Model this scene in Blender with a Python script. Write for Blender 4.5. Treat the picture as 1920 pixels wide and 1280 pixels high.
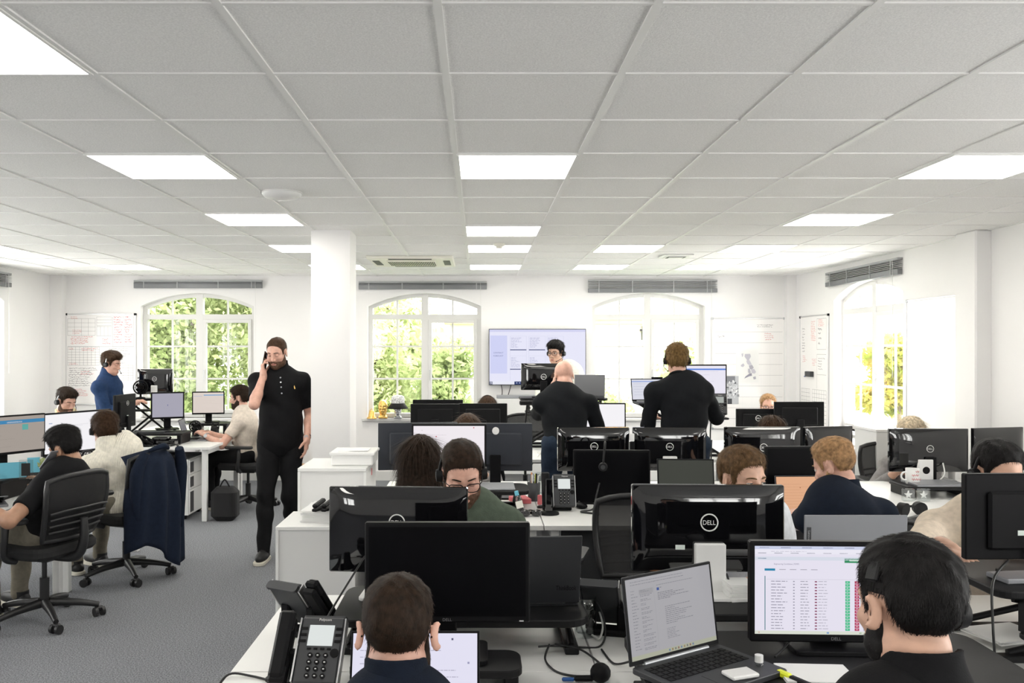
import bpy, bmesh, math, random
import numpy as np
from mathutils import Matrix, Vector
R = math.radians
PI = math.pi
S = bpy.context.scene
C = S.collection
for _o in list(bpy.data.objects):
    bpy.data.objects.remove(_o, do_unlink=True)

# ---------------------------------------------------------------- camera, sky, exposure
CAMH, FPX, CX, CY = 1.68, 1617.0, 898.0, 655.0
cam_d = bpy.data.cameras.new('camera')
cam_d.sensor_width = 36.0
cam_d.lens = FPX / 1920 * 36
cam_d.shift_x = (960 - CX) / 1920
cam_d.shift_y = (CY - 640) / 1920
cam_d.clip_start = 0.05
cam = bpy.data.objects.new('camera', cam_d); C.objects.link(cam)
cam.location = (0, 0, CAMH)
cam.rotation_euler = (R(90), 0, 0)
S.camera = cam

W = bpy.data.worlds.new('overcast_sky'); S.world = W
W.use_nodes = True
_bg = W.node_tree.nodes['Background']
_bg.inputs['Color'].default_value = (1.0, 0.975, 0.965, 1)
_bg.inputs['Strength'].default_value = 7.0
W.cycles.sampling_method = 'MANUAL'; W.cycles.sample_map_resolution = 256

S.view_settings.view_transform = 'Standard'
S.view_settings.look = 'None'
S.view_settings.gamma = 1
S.view_settings.use_curve_mapping = False
S.view_settings.exposure = 0.86
S.cycles.use_denoising = True
S.cycles.max_bounces = 10
S.cycles.diffuse_bounces = 5
S.cycles.transparent_max_bounces = 24
S.cycles.sample_clamp_indirect = 8
PANEL_W = 6.5          # emission of the ceiling light diffusers

def window_light(name, loc, rot, sx, sy):
    """portal: tells the renderer that sky light comes in through this window"""
    d = bpy.data.lights.new(name, 'AREA'); d.shape = 'RECTANGLE'; d.size = sx; d.size_y = sy
    d.cycles.is_portal = True
    o = bpy.data.objects.new(name, d); C.objects.link(o); o.location = loc; o.rotation_euler = rot
for _x in (-3.62, -0.70, 2.18):
    window_light('window_daylight', (_x, 11.25, 1.6), (R(-90), 0, 0), 1.46, 1.64)
window_light('window_daylight', (4.20, 9.02, 1.6), (R(90), 0, R(90)), 1.62, 1.64)
for _y in (9.1, 6.2, 3.3): window_light('window_daylight', (-5.62, _y, 1.6), (R(90), 0, R(-90)), 1.62, 1.64)  # the nearer ones serve the unseen windows added in the left wall
for _y in (2.4, -.4): window_light('window_daylight', (4.20, _y, 1.6), (R(90), 0, R(90)), 1.62, 1.64)  # for the unseen windows added in the right wall
for _x in (-3.4, 2.4): window_light('window_daylight', (_x, -3.37, 1.6), (R(90), 0, 0), 1.46, 1.64)  # for the unseen windows added behind the camera

def X(px, d): return (px - CX) / FPX * d
def Z(py, d): return CAMH - (py - CY) / FPX * d
def at(px, py, d): return Vector((X(px, d), d, Z(py, d)))

# ---------------------------------------------------------------- materials
def s2l(c):
    return tuple((v / 12.92 if v <= 0.04045 else ((v + 0.055) / 1.055) ** 2.4) for v in c)
def hexc(h):
    return s2l(tuple(int(h[i:i + 2], 16) / 255 for i in (0, 2, 4)))
M = {}
def mat(name, col, rough=0.5, metal=0.0, spec=0.5, noise=None, bump=None, coat=0.0, emit=None, trans=0, alpha=1, attr=False, sheen=0, sub=0, aniso=0):
    """noise=(scale, amount) varies the colour; bump=(scale, strength[, kind]) varies the surface"""
    m = bpy.data.materials.new(name); m.use_nodes = True
    nt = m.node_tree; b = nt.nodes['Principled BSDF']
    if isinstance(col, str): col = hexc(col)
    b.inputs['Base Color'].default_value = (*col, 1)
    b.inputs['Roughness'].default_value = rough
    b.inputs['Metallic'].default_value = metal
    b.inputs['Specular IOR Level'].default_value = spec
    b.inputs['Coat Weight'].default_value = coat
    b.inputs['Transmission Weight'].default_value = trans
    b.inputs['Sheen Weight'].default_value = sheen
    if sub:
        b.inputs['Subsurface Weight'].default_value = sub
        b.inputs['Subsurface Radius'].default_value = (0.012, 0.005, 0.003)
        b.inputs['Subsurface Scale'].default_value = 1.0
    tc = nt.nodes.new('ShaderNodeTexCoord')
    if attr:
        a = nt.nodes.new('ShaderNodeAttribute'); a.attribute_name = 'Col'
        nt.links.new(a.outputs['Color'], b.inputs['Base Color'])
    if emit is not None:
        if attr:
            b.inputs['Base Color'].default_value = (0.004, 0.004, 0.004, 1)
            for l in list(b.inputs['Base Color'].links): nt.links.remove(l)
            nt.links.new(a.outputs['Color'], b.inputs['Emission Color'])
        else:
            b.inputs['Emission Color'].default_value = (*col, 1)
        b.inputs['Emission Strength'].default_value = emit
    if noise and not attr:
        n = nt.nodes.new('ShaderNodeTexNoise'); n.inputs['Scale'].default_value = noise[0]; n.inputs['Detail'].default_value = 4
        nt.links.new(tc.outputs['Object'], n.inputs['Vector'])
        r = nt.nodes.new('ShaderNodeValToRGB')
        k = noise[1]
        r.color_ramp.elements[0].position = 0.3; r.color_ramp.elements[1].position = 0.7
        r.color_ramp.elements[0].color = (*[max(0, c * (1 - k)) for c in col], 1)
        r.color_ramp.elements[1].color = (*[min(1, c * (1 + k)) for c in col], 1)
        nt.links.new(n.outputs['Fac'], r.inputs['Fac']); nt.links.new(r.outputs['Color'], b.inputs['Base Color'])
    if bump:
        kind = bump[2] if len(bump) > 2 else 'noise'
        if kind == 'noise':
            n = nt.nodes.new('ShaderNodeTexNoise'); n.inputs['Scale'].default_value = bump[0]; n.inputs['Detail'].default_value = 5
            out = n.outputs['Fac']
        else:
            n = nt.nodes.new('ShaderNodeTexWave'); n.inputs['Scale'].default_value = bump[0]; n.inputs['Distortion'].default_value = 1.0
            n.bands_direction = kind; out = n.outputs['Fac']
        nt.links.new(tc.outputs['Object'], n.inputs['Vector'])
        bp = nt.nodes.new('ShaderNodeBump'); bp.inputs['Strength'].default_value = bump[1]; bp.inputs['Distance'].default_value = 0.004
        nt.links.new(out, bp.inputs['Height']); nt.links.new(bp.outputs['Normal'], b.inputs['Normal'])
    M[name] = m
    return m

mat('wall_paint', (0.86, 0.85, 0.845), 0.6, noise=(2.0, 0.012), bump=(180, 0.05))
mat('tile_mineral', (0.88, 0.875, 0.86), 0.9, noise=(160, 0.10), bump=(260, 0.35))
mat('grid_white', (0.86, 0.855, 0.84), 0.45)
mat('carpet', (0.21, 0.216, 0.234), 0.95, noise=(130, 0.6), bump=(220, 1.0), spec=0.15)
mat('upvc', (0.72, 0.715, 0.70), 0.3)
mat('diffuser', (1.0, 0.965, 0.89), 0.5, emit=PANEL_W)
mat('blind_grey', (0.20, 0.205, 0.215), 0.4, metal=0.3)
mat('blind_light', (0.36, 0.365, 0.375), 0.4, metal=0.3)
mat('desk_white', (0.80, 0.80, 0.785), 0.35, noise=(3, 0.01))
mat('desk_metal', (0.78, 0.78, 0.77), 0.4)
mat('cabinet_white', (0.74, 0.74, 0.73), 0.4)
mat('cabinet_grey', (0.30, 0.31, 0.33), 0.5)
mat('dark_panel', (0.05, 0.052, 0.056), 0.6)
mat('black_plastic', (0.006, 0.006, 0.007), 0.45, spec=.14, bump=(400, 0.03))
mat('black_satin', (0.009, 0.009, 0.010), 0.5, spec=.22, bump=(300, 0.05))
mat('black_gloss', (0.004, 0.004, 0.005), 0.05, coat=1.0)
mat('screen_off', (0.003, 0.003, 0.004), 0.35, spec=.08)
mat('grey_back', (0.022, 0.026, 0.036), 0.5, bump=(900, 0.04))
mat('charcoal', (0.035, 0.037, 0.041), 0.5)
mat('silver', (0.62, 0.62, 0.63), 0.28, metal=0.9)
mat('steel', (0.45, 0.46, 0.48), 0.35, metal=0.9)
mat('laptop_grey', (0.26, 0.265, 0.285), 0.42, metal=0.35)
mat('laptop_dark', (0.040, 0.042, 0.047), 0.45, metal=0.3)
mat('logo_white', (0.78, 0.78, 0.77), 0.4)
mat('logo_dim', (0.16, 0.16, 0.17), 0.5)
mat('sticker', (0.72, 0.80, 0.75), 0.6)
mat('white_plastic', (0.80, 0.80, 0.79), 0.4)
mat('paper', (0.82, 0.82, 0.81), 0.8)
mat('screen', (0, 0, 0), 0.35, spec=0.12, attr=True, emit=0.55)
mat('board', (0.8, 0.8, 0.8), 0.16, attr=True)
mat('print', (0.8, 0.8, 0.8), 0.6, attr=True)
mat('seat_fabric', (0.013, 0.013, 0.014), 0.9, bump=(300, 0.3))
mat('chair_plastic', (0.014, 0.014, 0.015), 0.42)
mat('chrome', (0.7, 0.7, 0.72), 0.15, metal=1.0)
mat('cable_black', (0.008, 0.008, 0.009), 0.45)
mat('cable_white', (0.75, 0.75, 0.73), 0.5)
mat('gold', (0.80, 0.52, 0.16), 0.32, metal=0.85)
mat('silver_leaf', (0.55, 0.56, 0.58), 0.25, metal=0.95, bump=(60, 0.5))
mat('ac_plastic', (0.84, 0.82, 0.74), 0.4)
mat('wood', (0.46, 0.22, 0.045), 0.5, noise=(14, 0.2))
mat('orange_card', (0.72, 0.30, 0.12), 0.7)
mat('pink_card', (0.80, 0.20, 0.22), 0.7)
mat('cyan_card', (0.16, 0.50, 0.64), 0.8)
mat('yellow_plastic', (0.78, 0.85, 0.03), 0.4)
mat('red_plastic', (0.62, 0.02, 0.03), 0.4)
mat('green_plastic', (0.02, 0.30, 0.24), 0.4)
mat('blue_plastic', (0.01, 0.08, 0.30), 0.4)
mat('leaf_small', (0.08, 0.22, 0.05), 0.5)
mat('bark', (0.16, 0.12, 0.08), 0.9, bump=(30, 0.5))
mat('render_wall', (0.80, 0.78, 0.74), 0.8)
mat('terracotta', (0.62, 0.34, 0.18), 0.8)
mat('lawn', (0.12, 0.20, 0.05), 0.9, noise=(3, 0.4))

def glass_mat(name, tint=(1, 1, 1), f0=0.04):
    m = bpy.data.materials.new(name); m.use_nodes = True; nt = m.node_tree
    for n in list(nt.nodes): nt.nodes.remove(n)
    o = nt.nodes.new('ShaderNodeOutputMaterial'); mx = nt.nodes.new('ShaderNodeMixShader')
    t = nt.nodes.new('ShaderNodeBsdfTransparent'); g = nt.nodes.new('ShaderNodeBsdfGlossy'); f = nt.nodes.new('ShaderNodeLayerWeight')
    t.inputs['Color'].default_value = (*tint, 1); g.inputs['Roughness'].default_value = 0.01
    f.inputs['Blend'].default_value = 0.5
    p = nt.nodes.new('ShaderNodeMath'); p.operation = 'POWER'; p.inputs[1].default_value = 5
    q = nt.nodes.new('ShaderNodeMath'); q.operation = 'MULTIPLY_ADD'; q.inputs[1].default_value = 0.8; q.inputs[2].default_value = f0
    nt.links.new(f.outputs['Facing'], p.inputs[0]); nt.links.new(p.outputs[0], q.inputs[0])
    nt.links.new(q.outputs[0], mx.inputs[0]); nt.links.new(t.outputs[0], mx.inputs[1]); nt.links.new(g.outputs[0], mx.inputs[2])
    nt.links.new(mx.outputs[0], o.inputs[0]); M[name] = m
def weave_mat(name, col, open_=.4):
    """open-weave mesh: part of the light passes between the threads"""
    m = bpy.data.materials.new(name); m.use_nodes = True; nt = m.node_tree; b = nt.nodes['Principled BSDF']
    b.inputs['Base Color'].default_value = (*col, 1); b.inputs['Roughness'].default_value = .6
    mx = nt.nodes.new('ShaderNodeMixShader'); t = nt.nodes.new('ShaderNodeBsdfTransparent'); mx.inputs[0].default_value = open_
    nt.links.new(b.outputs[0], mx.inputs[1]); nt.links.new(t.outputs[0], mx.inputs[2]); nt.links.new(mx.outputs[0], nt.nodes['Material Output'].inputs['Surface']); M[name] = m
glass_mat('window_glass', (0.97, 0.98, 0.97), 0.03)
glass_mat('drink_glass', (0.90, 0.92, 0.92), 0.08)
weave_mat('mesh_fabric', (0.010, 0.010, 0.011), .25)
glass_mat('lens_glass', (0.97, 0.97, 0.98), 0.04)

def leaf_mat(name, c1, c2):
    m = bpy.data.materials.new(name); m.use_nodes = True; nt = m.node_tree
    for n in list(nt.nodes): nt.nodes.remove(n)
    o = nt.nodes.new('ShaderNodeOutputMaterial'); mx = nt.nodes.new('ShaderNodeMixShader')
    d = nt.nodes.new('ShaderNodeBsdfDiffuse'); t = nt.nodes.new('ShaderNodeBsdfTranslucent')
    tc = nt.nodes.new('ShaderNodeTexCoord'); n = nt.nodes.new('ShaderNodeTexNoise'); n.inputs['Scale'].default_value = 2.5
    r = nt.nodes.new('ShaderNodeValToRGB'); r.color_ramp.elements[0].color = (*c1, 1); r.color_ramp.elements[1].color = (*c2, 1)
    r.color_ramp.elements[0].position = 0.35; r.color_ramp.elements[1].position = 0.65
    nt.links.new(tc.outputs['Object'], n.inputs['Vector']); nt.links.new(n.outputs['Fac'], r.inputs['Fac'])
    nt.links.new(r.outputs['Color'], d.inputs['Color']); nt.links.new(r.outputs['Color'], t.inputs['Color'])
    mx.inputs[0].default_value = 0.45
    nt.links.new(d.outputs[0], mx.inputs[1]); nt.links.new(t.outputs[0], mx.inputs[2]); nt.links.new(mx.outputs[0], o.inputs[0]); M[name] = m
leaf_mat('leaves_deep', (0.22, 0.28, 0.11), (0.50, 0.56, 0.31))
leaf_mat('leaves_fresh', (0.36, 0.43, 0.19), (0.64, 0.68, 0.42))
leaf_mat('leaves_autumn', (0.30, 0.34, 0.06), (0.62, 0.48, 0.16))
# ---------------------------------------------------------------- mesh builder
class MB:
    def __init__(s, M0=None):
        s.v = []; s.f = []; s.sm = []; s.c = []; s.M = M0 or Matrix.Identity(4)
    def add(s, vs, fs, col=None, smooth=False):
        n = len(s.v); Mt = s.M
        s.v.extend([tuple(Mt @ Vector(p)) for p in vs])
        for f in fs:
            s.f.append(tuple(i + n for i in f)); s.sm.append(smooth); s.c.append(col)
        return s
    def box(s, x0, x1, y0, y1, z0, z1, ch=0.0, col=None):
        if ch <= 0:
            vs = [(x, y, z) for x in (x0, x1) for y in (y0, y1) for z in (z0, z1)]
            fs = [(0, 1, 3, 2), (4, 6, 7, 5), (0, 4, 5, 1), (2, 3, 7, 6), (0, 2, 6, 4), (1, 5, 7, 3)]
            return s.add(vs, fs, col)
        ch = min(ch, (x1 - x0) * .49, (y1 - y0) * .49, (z1 - z0) * .49)
        cx, cy, cz = (x0 + x1) / 2, (y0 + y1) / 2, (z0 + z1) / 2
        hx, hy, hz = (x1 - x0) / 2, (y1 - y0) / 2, (z1 - z0) / 2
        vs = []; ix = {}
        for a in (-1, 1):
            for b in (-1, 1):
                for c in (-1, 1):
                    for k in range(3):
                        ex = 0 if k == 0 else ch; ey = 0 if k == 1 else ch; ez = 0 if k == 2 else ch
                        ix[a, b, c, k] = len(vs)
                        vs.append((cx + a * (hx - ex), cy + b * (hy - ey), cz + c * (hz - ez)))
        fs = []
        for a in (-1, 1):
            fs.append([ix[a, -1, -1, 0], ix[a, 1, -1, 0], ix[a, 1, 1, 0], ix[a, -1, 1, 0]])
            fs.append([ix[-1, a, -1, 1], ix[1, a, -1, 1], ix[1, a, 1, 1], ix[-1, a, 1, 1]])
            fs.append([ix[-1, -1, a, 2], ix[1, -1, a, 2], ix[1, 1, a, 2], ix[-1, 1, a, 2]])
            for b in (-1, 1):
                fs.append([ix[a, b, -1, 0], ix[a, b, 1, 0], ix[a, b, 1, 1], ix[a, b, -1, 1]])
                fs.append([ix[a, -1, b, 0], ix[a, 1, b, 0], ix[a, 1, b, 2], ix[a, -1, b, 2]])
                fs.append([ix[-1, a, b, 1], ix[1, a, b, 1], ix[1, a, b, 2], ix[-1, a, b, 2]])
                for c in (-1, 1):
                    fs.append([ix[a, b, c, 0], ix[a, b, c, 1], ix[a, b, c, 2]])
        cc = Vector((cx, cy, cz)); out = []
        for f in fs:
            p = [Vector(vs[i]) for i in f]; n = (p[1] - p[0]).cross(p[2] - p[0])
            mid = sum(p, Vector()) / len(p)
            out.append(tuple(f) if n.dot(mid - cc) > 0 else tuple(reversed(f)))
        return s.add(vs, out, col)
    def cb(s, c, sz, ch=0.0, col=None):
        return s.box(c[0] - sz[0] / 2, c[0] + sz[0] / 2, c[1] - sz[1] / 2, c[1] + sz[1] / 2, c[2] - sz[2] / 2, c[2] + sz[2] / 2, ch, col)
    def cyl(s, p0, p1, r0, r1=None, n=14, col=None, caps=True):
        p0, p1 = Vector(p0), Vector(p1); r1 = r0 if r1 is None else r1
        d = (p1 - p0).normalized(); u = d.orthogonal().normalized(); w = d.cross(u)
        vs = []
        for p, r in ((p0, r0), (p1, r1)):
            for i in range(n):
                a = 2 * PI * i / n; vs.append(p + (u * math.cos(a) + w * math.sin(a)) * r)
        s.add(vs, [(i, (i + 1) % n, n + (i + 1) % n, n + i) for i in range(n)], col, True)
        if caps:
            s.add(vs, [tuple(reversed(range(n))), tuple(range(n, 2 * n))], col)
        return s
    def tube(s, pts, r, n=8, col=None, smooth_path=True, closed=False):
        P = [Vector(p) for p in pts]
        if smooth_path and len(P) > 2: P = spline(P, 6, closed)
        rs = r if isinstance(r, (list, tuple)) else None
        vs = []; prev = None; m = len(P)
        for k, p in enumerate(P):
            if closed: t = (P[(k + 1) % m] - P[k - 1])
            else: t = P[min(k + 1, m - 1)] - P[max(k - 1, 0)]
            t = t.normalized() if t.length > 1e-9 else Vector((0, 0, 1))
            if prev is None: u = t.orthogonal().normalized()
            else:
                u = prev - t * prev.dot(t)
                u = u.normalized() if u.length > 1e-6 else t.orthogonal().normalized()
            prev = u; w = t.cross(u)
            if rs:
                q = k / (m - 1) * (len(rs) - 1); i = min(int(q), len(rs) - 2); rr = rs[i] + (rs[i + 1] - rs[i]) * (q - i)
            else: rr = r
            for i in range(n):
                a = 2 * PI * i / n; vs.append(p + (u * math.cos(a) + w * math.sin(a)) * rr)
        fs = []
        for k in range(m if closed else m - 1):
            k2 = (k + 1) % m
            for i in range(n): fs.append((k * n + i, k * n + (i + 1) % n, k2 * n + (i + 1) % n, k2 * n + i))
        s.add(vs, fs, col, True)
        if not closed: s.add(vs, [tuple(reversed(range(n))), tuple(range((m - 1) * n, m * n))], col)
        return s
    def lathe(s, prof, n=20, c=(0, 0, 0), col=None):
        vs = [(c[0] + r * math.cos(2 * PI * i / n), c[1] + r * math.sin(2 * PI * i / n), c[2] + z) for r, z in prof for i in range(n)]
        fs = [(k * n + i, k * n + (i + 1) % n, (k + 1) * n + (i + 1) % n, (k + 1) * n + i) for k in range(len(prof) - 1) for i in range(n)]
        s.add(vs, fs, col, True)
        if prof[0][0] > 1e-4: s.add(vs, [tuple(reversed(range(n)))], col)
        if prof[-1][0] > 1e-4: s.add(vs, [tuple(range((len(prof) - 1) * n, len(prof) * n))], col)
        return s
    def ell(s, c, r, n=14, col=None):
        m = max(6, n // 2); vs = []; fs = []
        for j in range(m + 1):
            a = PI * j / m
            for i in range(n):
                b = 2 * PI * i / n
                vs.append((c[0] + r[0] * math.sin(a) * math.cos(b), c[1] + r[1] * math.sin(a) * math.sin(b), c[2] - r[2] * math.cos(a)))
        for j in range(m):
            for i in range(n): fs.append((j * n + i, j * n + (i + 1) % n, (j + 1) * n + (i + 1) % n, (j + 1) * n + i))
        return s.add(vs, fs, col, True)
    def slab(s, poly, z0, z1, col=None, ch=0.0):
        """polygon in XY (counter-clockwise) extruded along Z"""
        n = len(poly)
        if ch <= 0:
            vs = [(x, y, z0) for x, y in poly] + [(x, y, z1) for x, y in poly]
            s.add(vs, [(i, (i + 1) % n, n + (i + 1) % n, n + i) for i in range(n)], col)
            return s.add(vs, [tuple(reversed(range(n))), tuple(range(n, 2 * n))], col)
        cx = sum(p[0] for p in poly) / n; cy = sum(p[1] for p in poly) / n
        def ins(p):
            dx, dy = p[0] - cx, p[1] - cy; l = math.hypot(dx, dy); return (p[0] - dx / l * ch, p[1] - dy / l * ch)
        q = [ins(p) for p in poly]
        rings = [[(x, y, z0) for x, y in q], [(x, y, z0 + ch) for x, y in poly], [(x, y, z1 - ch) for x, y in poly], [(x, y, z1) for x, y in q]]
        vs = [p for r in rings for p in r]
        s.add(vs, [(k * n + i, k * n + (i + 1) % n, (k + 1) * n + (i + 1) % n, (k + 1) * n + i) for k in range(3) for i in range(n)], col)
        return s.add(vs, [tuple(reversed(range(n))), tuple(range(3 * n, 4 * n))], col)
    def quad(s, a, b, c, d, col=None): return s.add([a, b, c, d], [(0, 1, 2, 3)], col)
    def rect(s, x0, z0, x1, z1, y, col=None):
        """upright rectangle facing -Y"""
        return s.add([(x0, y, z0), (x1, y, z0), (x1, y, z1), (x0, y, z1)], [(0, 1, 2, 3)], col)
    def torus(s, c, axis, Rr, r, n=28, m=8, col=None):
        ax = Vector(axis).normalized(); u = ax.orthogonal().normalized(); w = ax.cross(u); c = Vector(c)
        return s.tube([c + (u * math.cos(2 * PI * i / n) + w * math.sin(2 * PI * i / n)) * Rr for i in range(n)], r, m, col, False, True)
    def mesh(s, name):
        me = bpy.data.meshes.new(name); me.from_pydata(s.v, [], s.f)
        me.polygons.foreach_set('use_smooth', s.sm)
        if any(c is not None for c in s.c):
            ca = me.color_attributes.new('Col', 'FLOAT_COLOR', 'CORNER')
            arr = []
            for p, c in zip(me.polygons, s.c):
                c = c or (0.8, 0.8, 0.8); arr.extend([c[0], c[1], c[2], 1.0] * p.loop_total)
            ca.data.foreach_set('color', arr)
        me.update(); return me
    def obj(s, name, material, parent=None, label=None):
        o = bpy.data.objects.new(name, s.mesh(name)); C.objects.link(o)
        o.data.materials.append(M[material] if isinstance(material, str) else material)
        if parent is not None: o.parent = parent
        if label: o['label'] = label
        return o

def spline(P, k=6, closed=False):
    out = []; m = len(P)
    rng = range(m if closed else m - 1)
    for i in rng:
        if closed: p0, p1, p2, p3 = P[i - 1], P[i], P[(i + 1) % m], P[(i + 2) % m]
        else: p0, p1, p2, p3 = P[max(i - 1, 0)], P[i], P[i + 1], P[min(i + 2, m - 1)]
        for j in range(k):
            t = j / k
            out.append(0.5 * ((2 * p1) + (p2 - p0) * t + (2 * p0 - 5 * p1 + 4 * p2 - p3) * t * t + (3 * p1 - p0 - 3 * p2 + p3) * t ** 3))
    if not closed: out.append(P[-1])
    return out

def rrect(x0, x1, y0, y1, r, n=5):
    rs = r if isinstance(r, (list, tuple)) else (r, r, r, r)   # corner radii: x0y0, x1y0, x1y1, x0y1
    out = []
    for (cx, cy, a0, rr) in ((x0, y0, 180, rs[0]), (x1, y0, 270, rs[1]), (x1, y1, 0, rs[2]), (x0, y1, 90, rs[3])):
        rr = max(rr, 1e-4); ox = cx + (rr if cx == x0 else -rr); oy = cy + (rr if cy == y0 else -rr)
        for i in range(n + 1):
            a = R(a0 + 90 * i / n); out.append((ox + rr * math.cos(a), oy + rr * math.sin(a)))
    return out

def T(x=0, y=0, z=0): return Matrix.Translation((x, y, z))
def RX(a): return Matrix.Rotation(R(a), 4, 'X')
def RY(a): return Matrix.Rotation(R(a), 4, 'Y')
def RZ(a): return Matrix.Rotation(R(a), 4, 'Z')

def tag(o, label, cat, group=None, kind=None):
    o['label'] = label; o['category'] = cat
    if group: o['group'] = group
    if kind: o['kind'] = kind
    return o
def thing(name, label, cat, loc=(0, 0, 0), rotz=0, group=None):
    o = bpy.data.objects.new(name, None); C.objects.link(o); o.empty_display_size = 0.05
    o.location = loc; o.rotation_euler = (0, 0, R(rotz))
    return tag(o, label, cat, group)
def struct(o):
    o['kind'] = 'structure'; return o
def dup(root, label, loc, rotz, group=None):
    r = root.copy(); C.objects.link(r); r.location = loc; r.rotation_euler = (0, 0, R(rotz)); r['label'] = label
    if group: r['group'] = group
    for ch in list(root.children):
        c = ch.copy(); C.objects.link(c); c.parent = r
        for g in ch.children:
            d = g.copy(); C.objects.link(d); d.parent = c
    return r

_tm = {}
def text_mesh(txt):
    """(verts, faces) of a line of lettering, cap height 1, centred, lying in XZ and facing -Y"""
    if txt in _tm: return _tm[txt]
    cu = bpy.data.curves.new('lettering', 'FONT'); cu.body = txt; cu.size = 1.4; cu.resolution_u = 3
    cu.align_x = 'CENTER'; cu.align_y = 'CENTER'
    o = bpy.data.objects.new('lettering', cu); C.objects.link(o)
    dg = bpy.context.evaluated_depsgraph_get(); dg.update()
    me = bpy.data.meshes.new_from_object(o.evaluated_get(dg))
    vs = [(v.co.x, 0.0, v.co.y) for v in me.vertices]; fs = [tuple(p.vertices) for p in me.polygons]
    bpy.data.objects.remove(o, do_unlink=True); bpy.data.meshes.remove(me)
    if vs:
        zs = [v[2] for v in vs]; zc = (min(zs) + max(zs)) / 2; xs = [v[0] for v in vs]; xc = (min(xs) + max(xs)) / 2
        vs = [(v[0] - xc, 0.0, v[2] - zc) for v in vs]
    _tm[txt] = (vs, fs); return _tm[txt]
def add_text(mb, txt, x, y, z, h, col=None, width=None, flip=False):
    vs, fs = text_mesh(txt)
    sx = h
    if width:
        w = max(v[0] for v in vs) - min(v[0] for v in vs); sx = width / w
    k = -1 if flip else 1
    mb.add([(x + k * v[0] * sx, y, z + v[2] * h) for v in vs], fs, col)

# ---------------------------------------------------------------- signed-distance modelling (people, busts)
def V3(*a): return np.array(a, dtype=np.float64)
def cone(P, a, b, ra, rb):
    ab = b - a; t = np.clip(((P - a) @ ab) / max(ab @ ab, 1e-9), 0, 1)
    return np.linalg.norm(P - a - t[:, None] * ab, axis=1) - (ra + (rb - ra) * t)
def ell(P, c, r, Rm=None):
    q = P - np.asarray(c)
    if Rm is not None: q = q @ Rm
    r = np.asarray(r); k0 = np.linalg.norm(q / r, axis=1); k1 = np.linalg.norm(q / (r * r), axis=1)
    return k0 * (k0 - 1) / np.maximum(k1, 1e-6)
def rbox(P, c, h, r, Rm=None):
    q = P - np.asarray(c)
    if Rm is not None: q = q @ Rm
    q = np.abs(q) - (np.asarray(h) - r)
    return np.linalg.norm(np.maximum(q, 0), axis=1) + np.minimum(q.max(axis=1), 0) - r
def smin(a, b, k):
    h = np.clip(.5 + .5 * (b - a) / k, 0, 1); return b + (a - b) * h - k * h * (1 - h)
def smax(a, b, k): return -smin(-a, -b, k)
def sstep(a, b, x):
    t = np.clip((x - a) / (b - a), 0, 1); return t * t * (3 - 2 * t)

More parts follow.
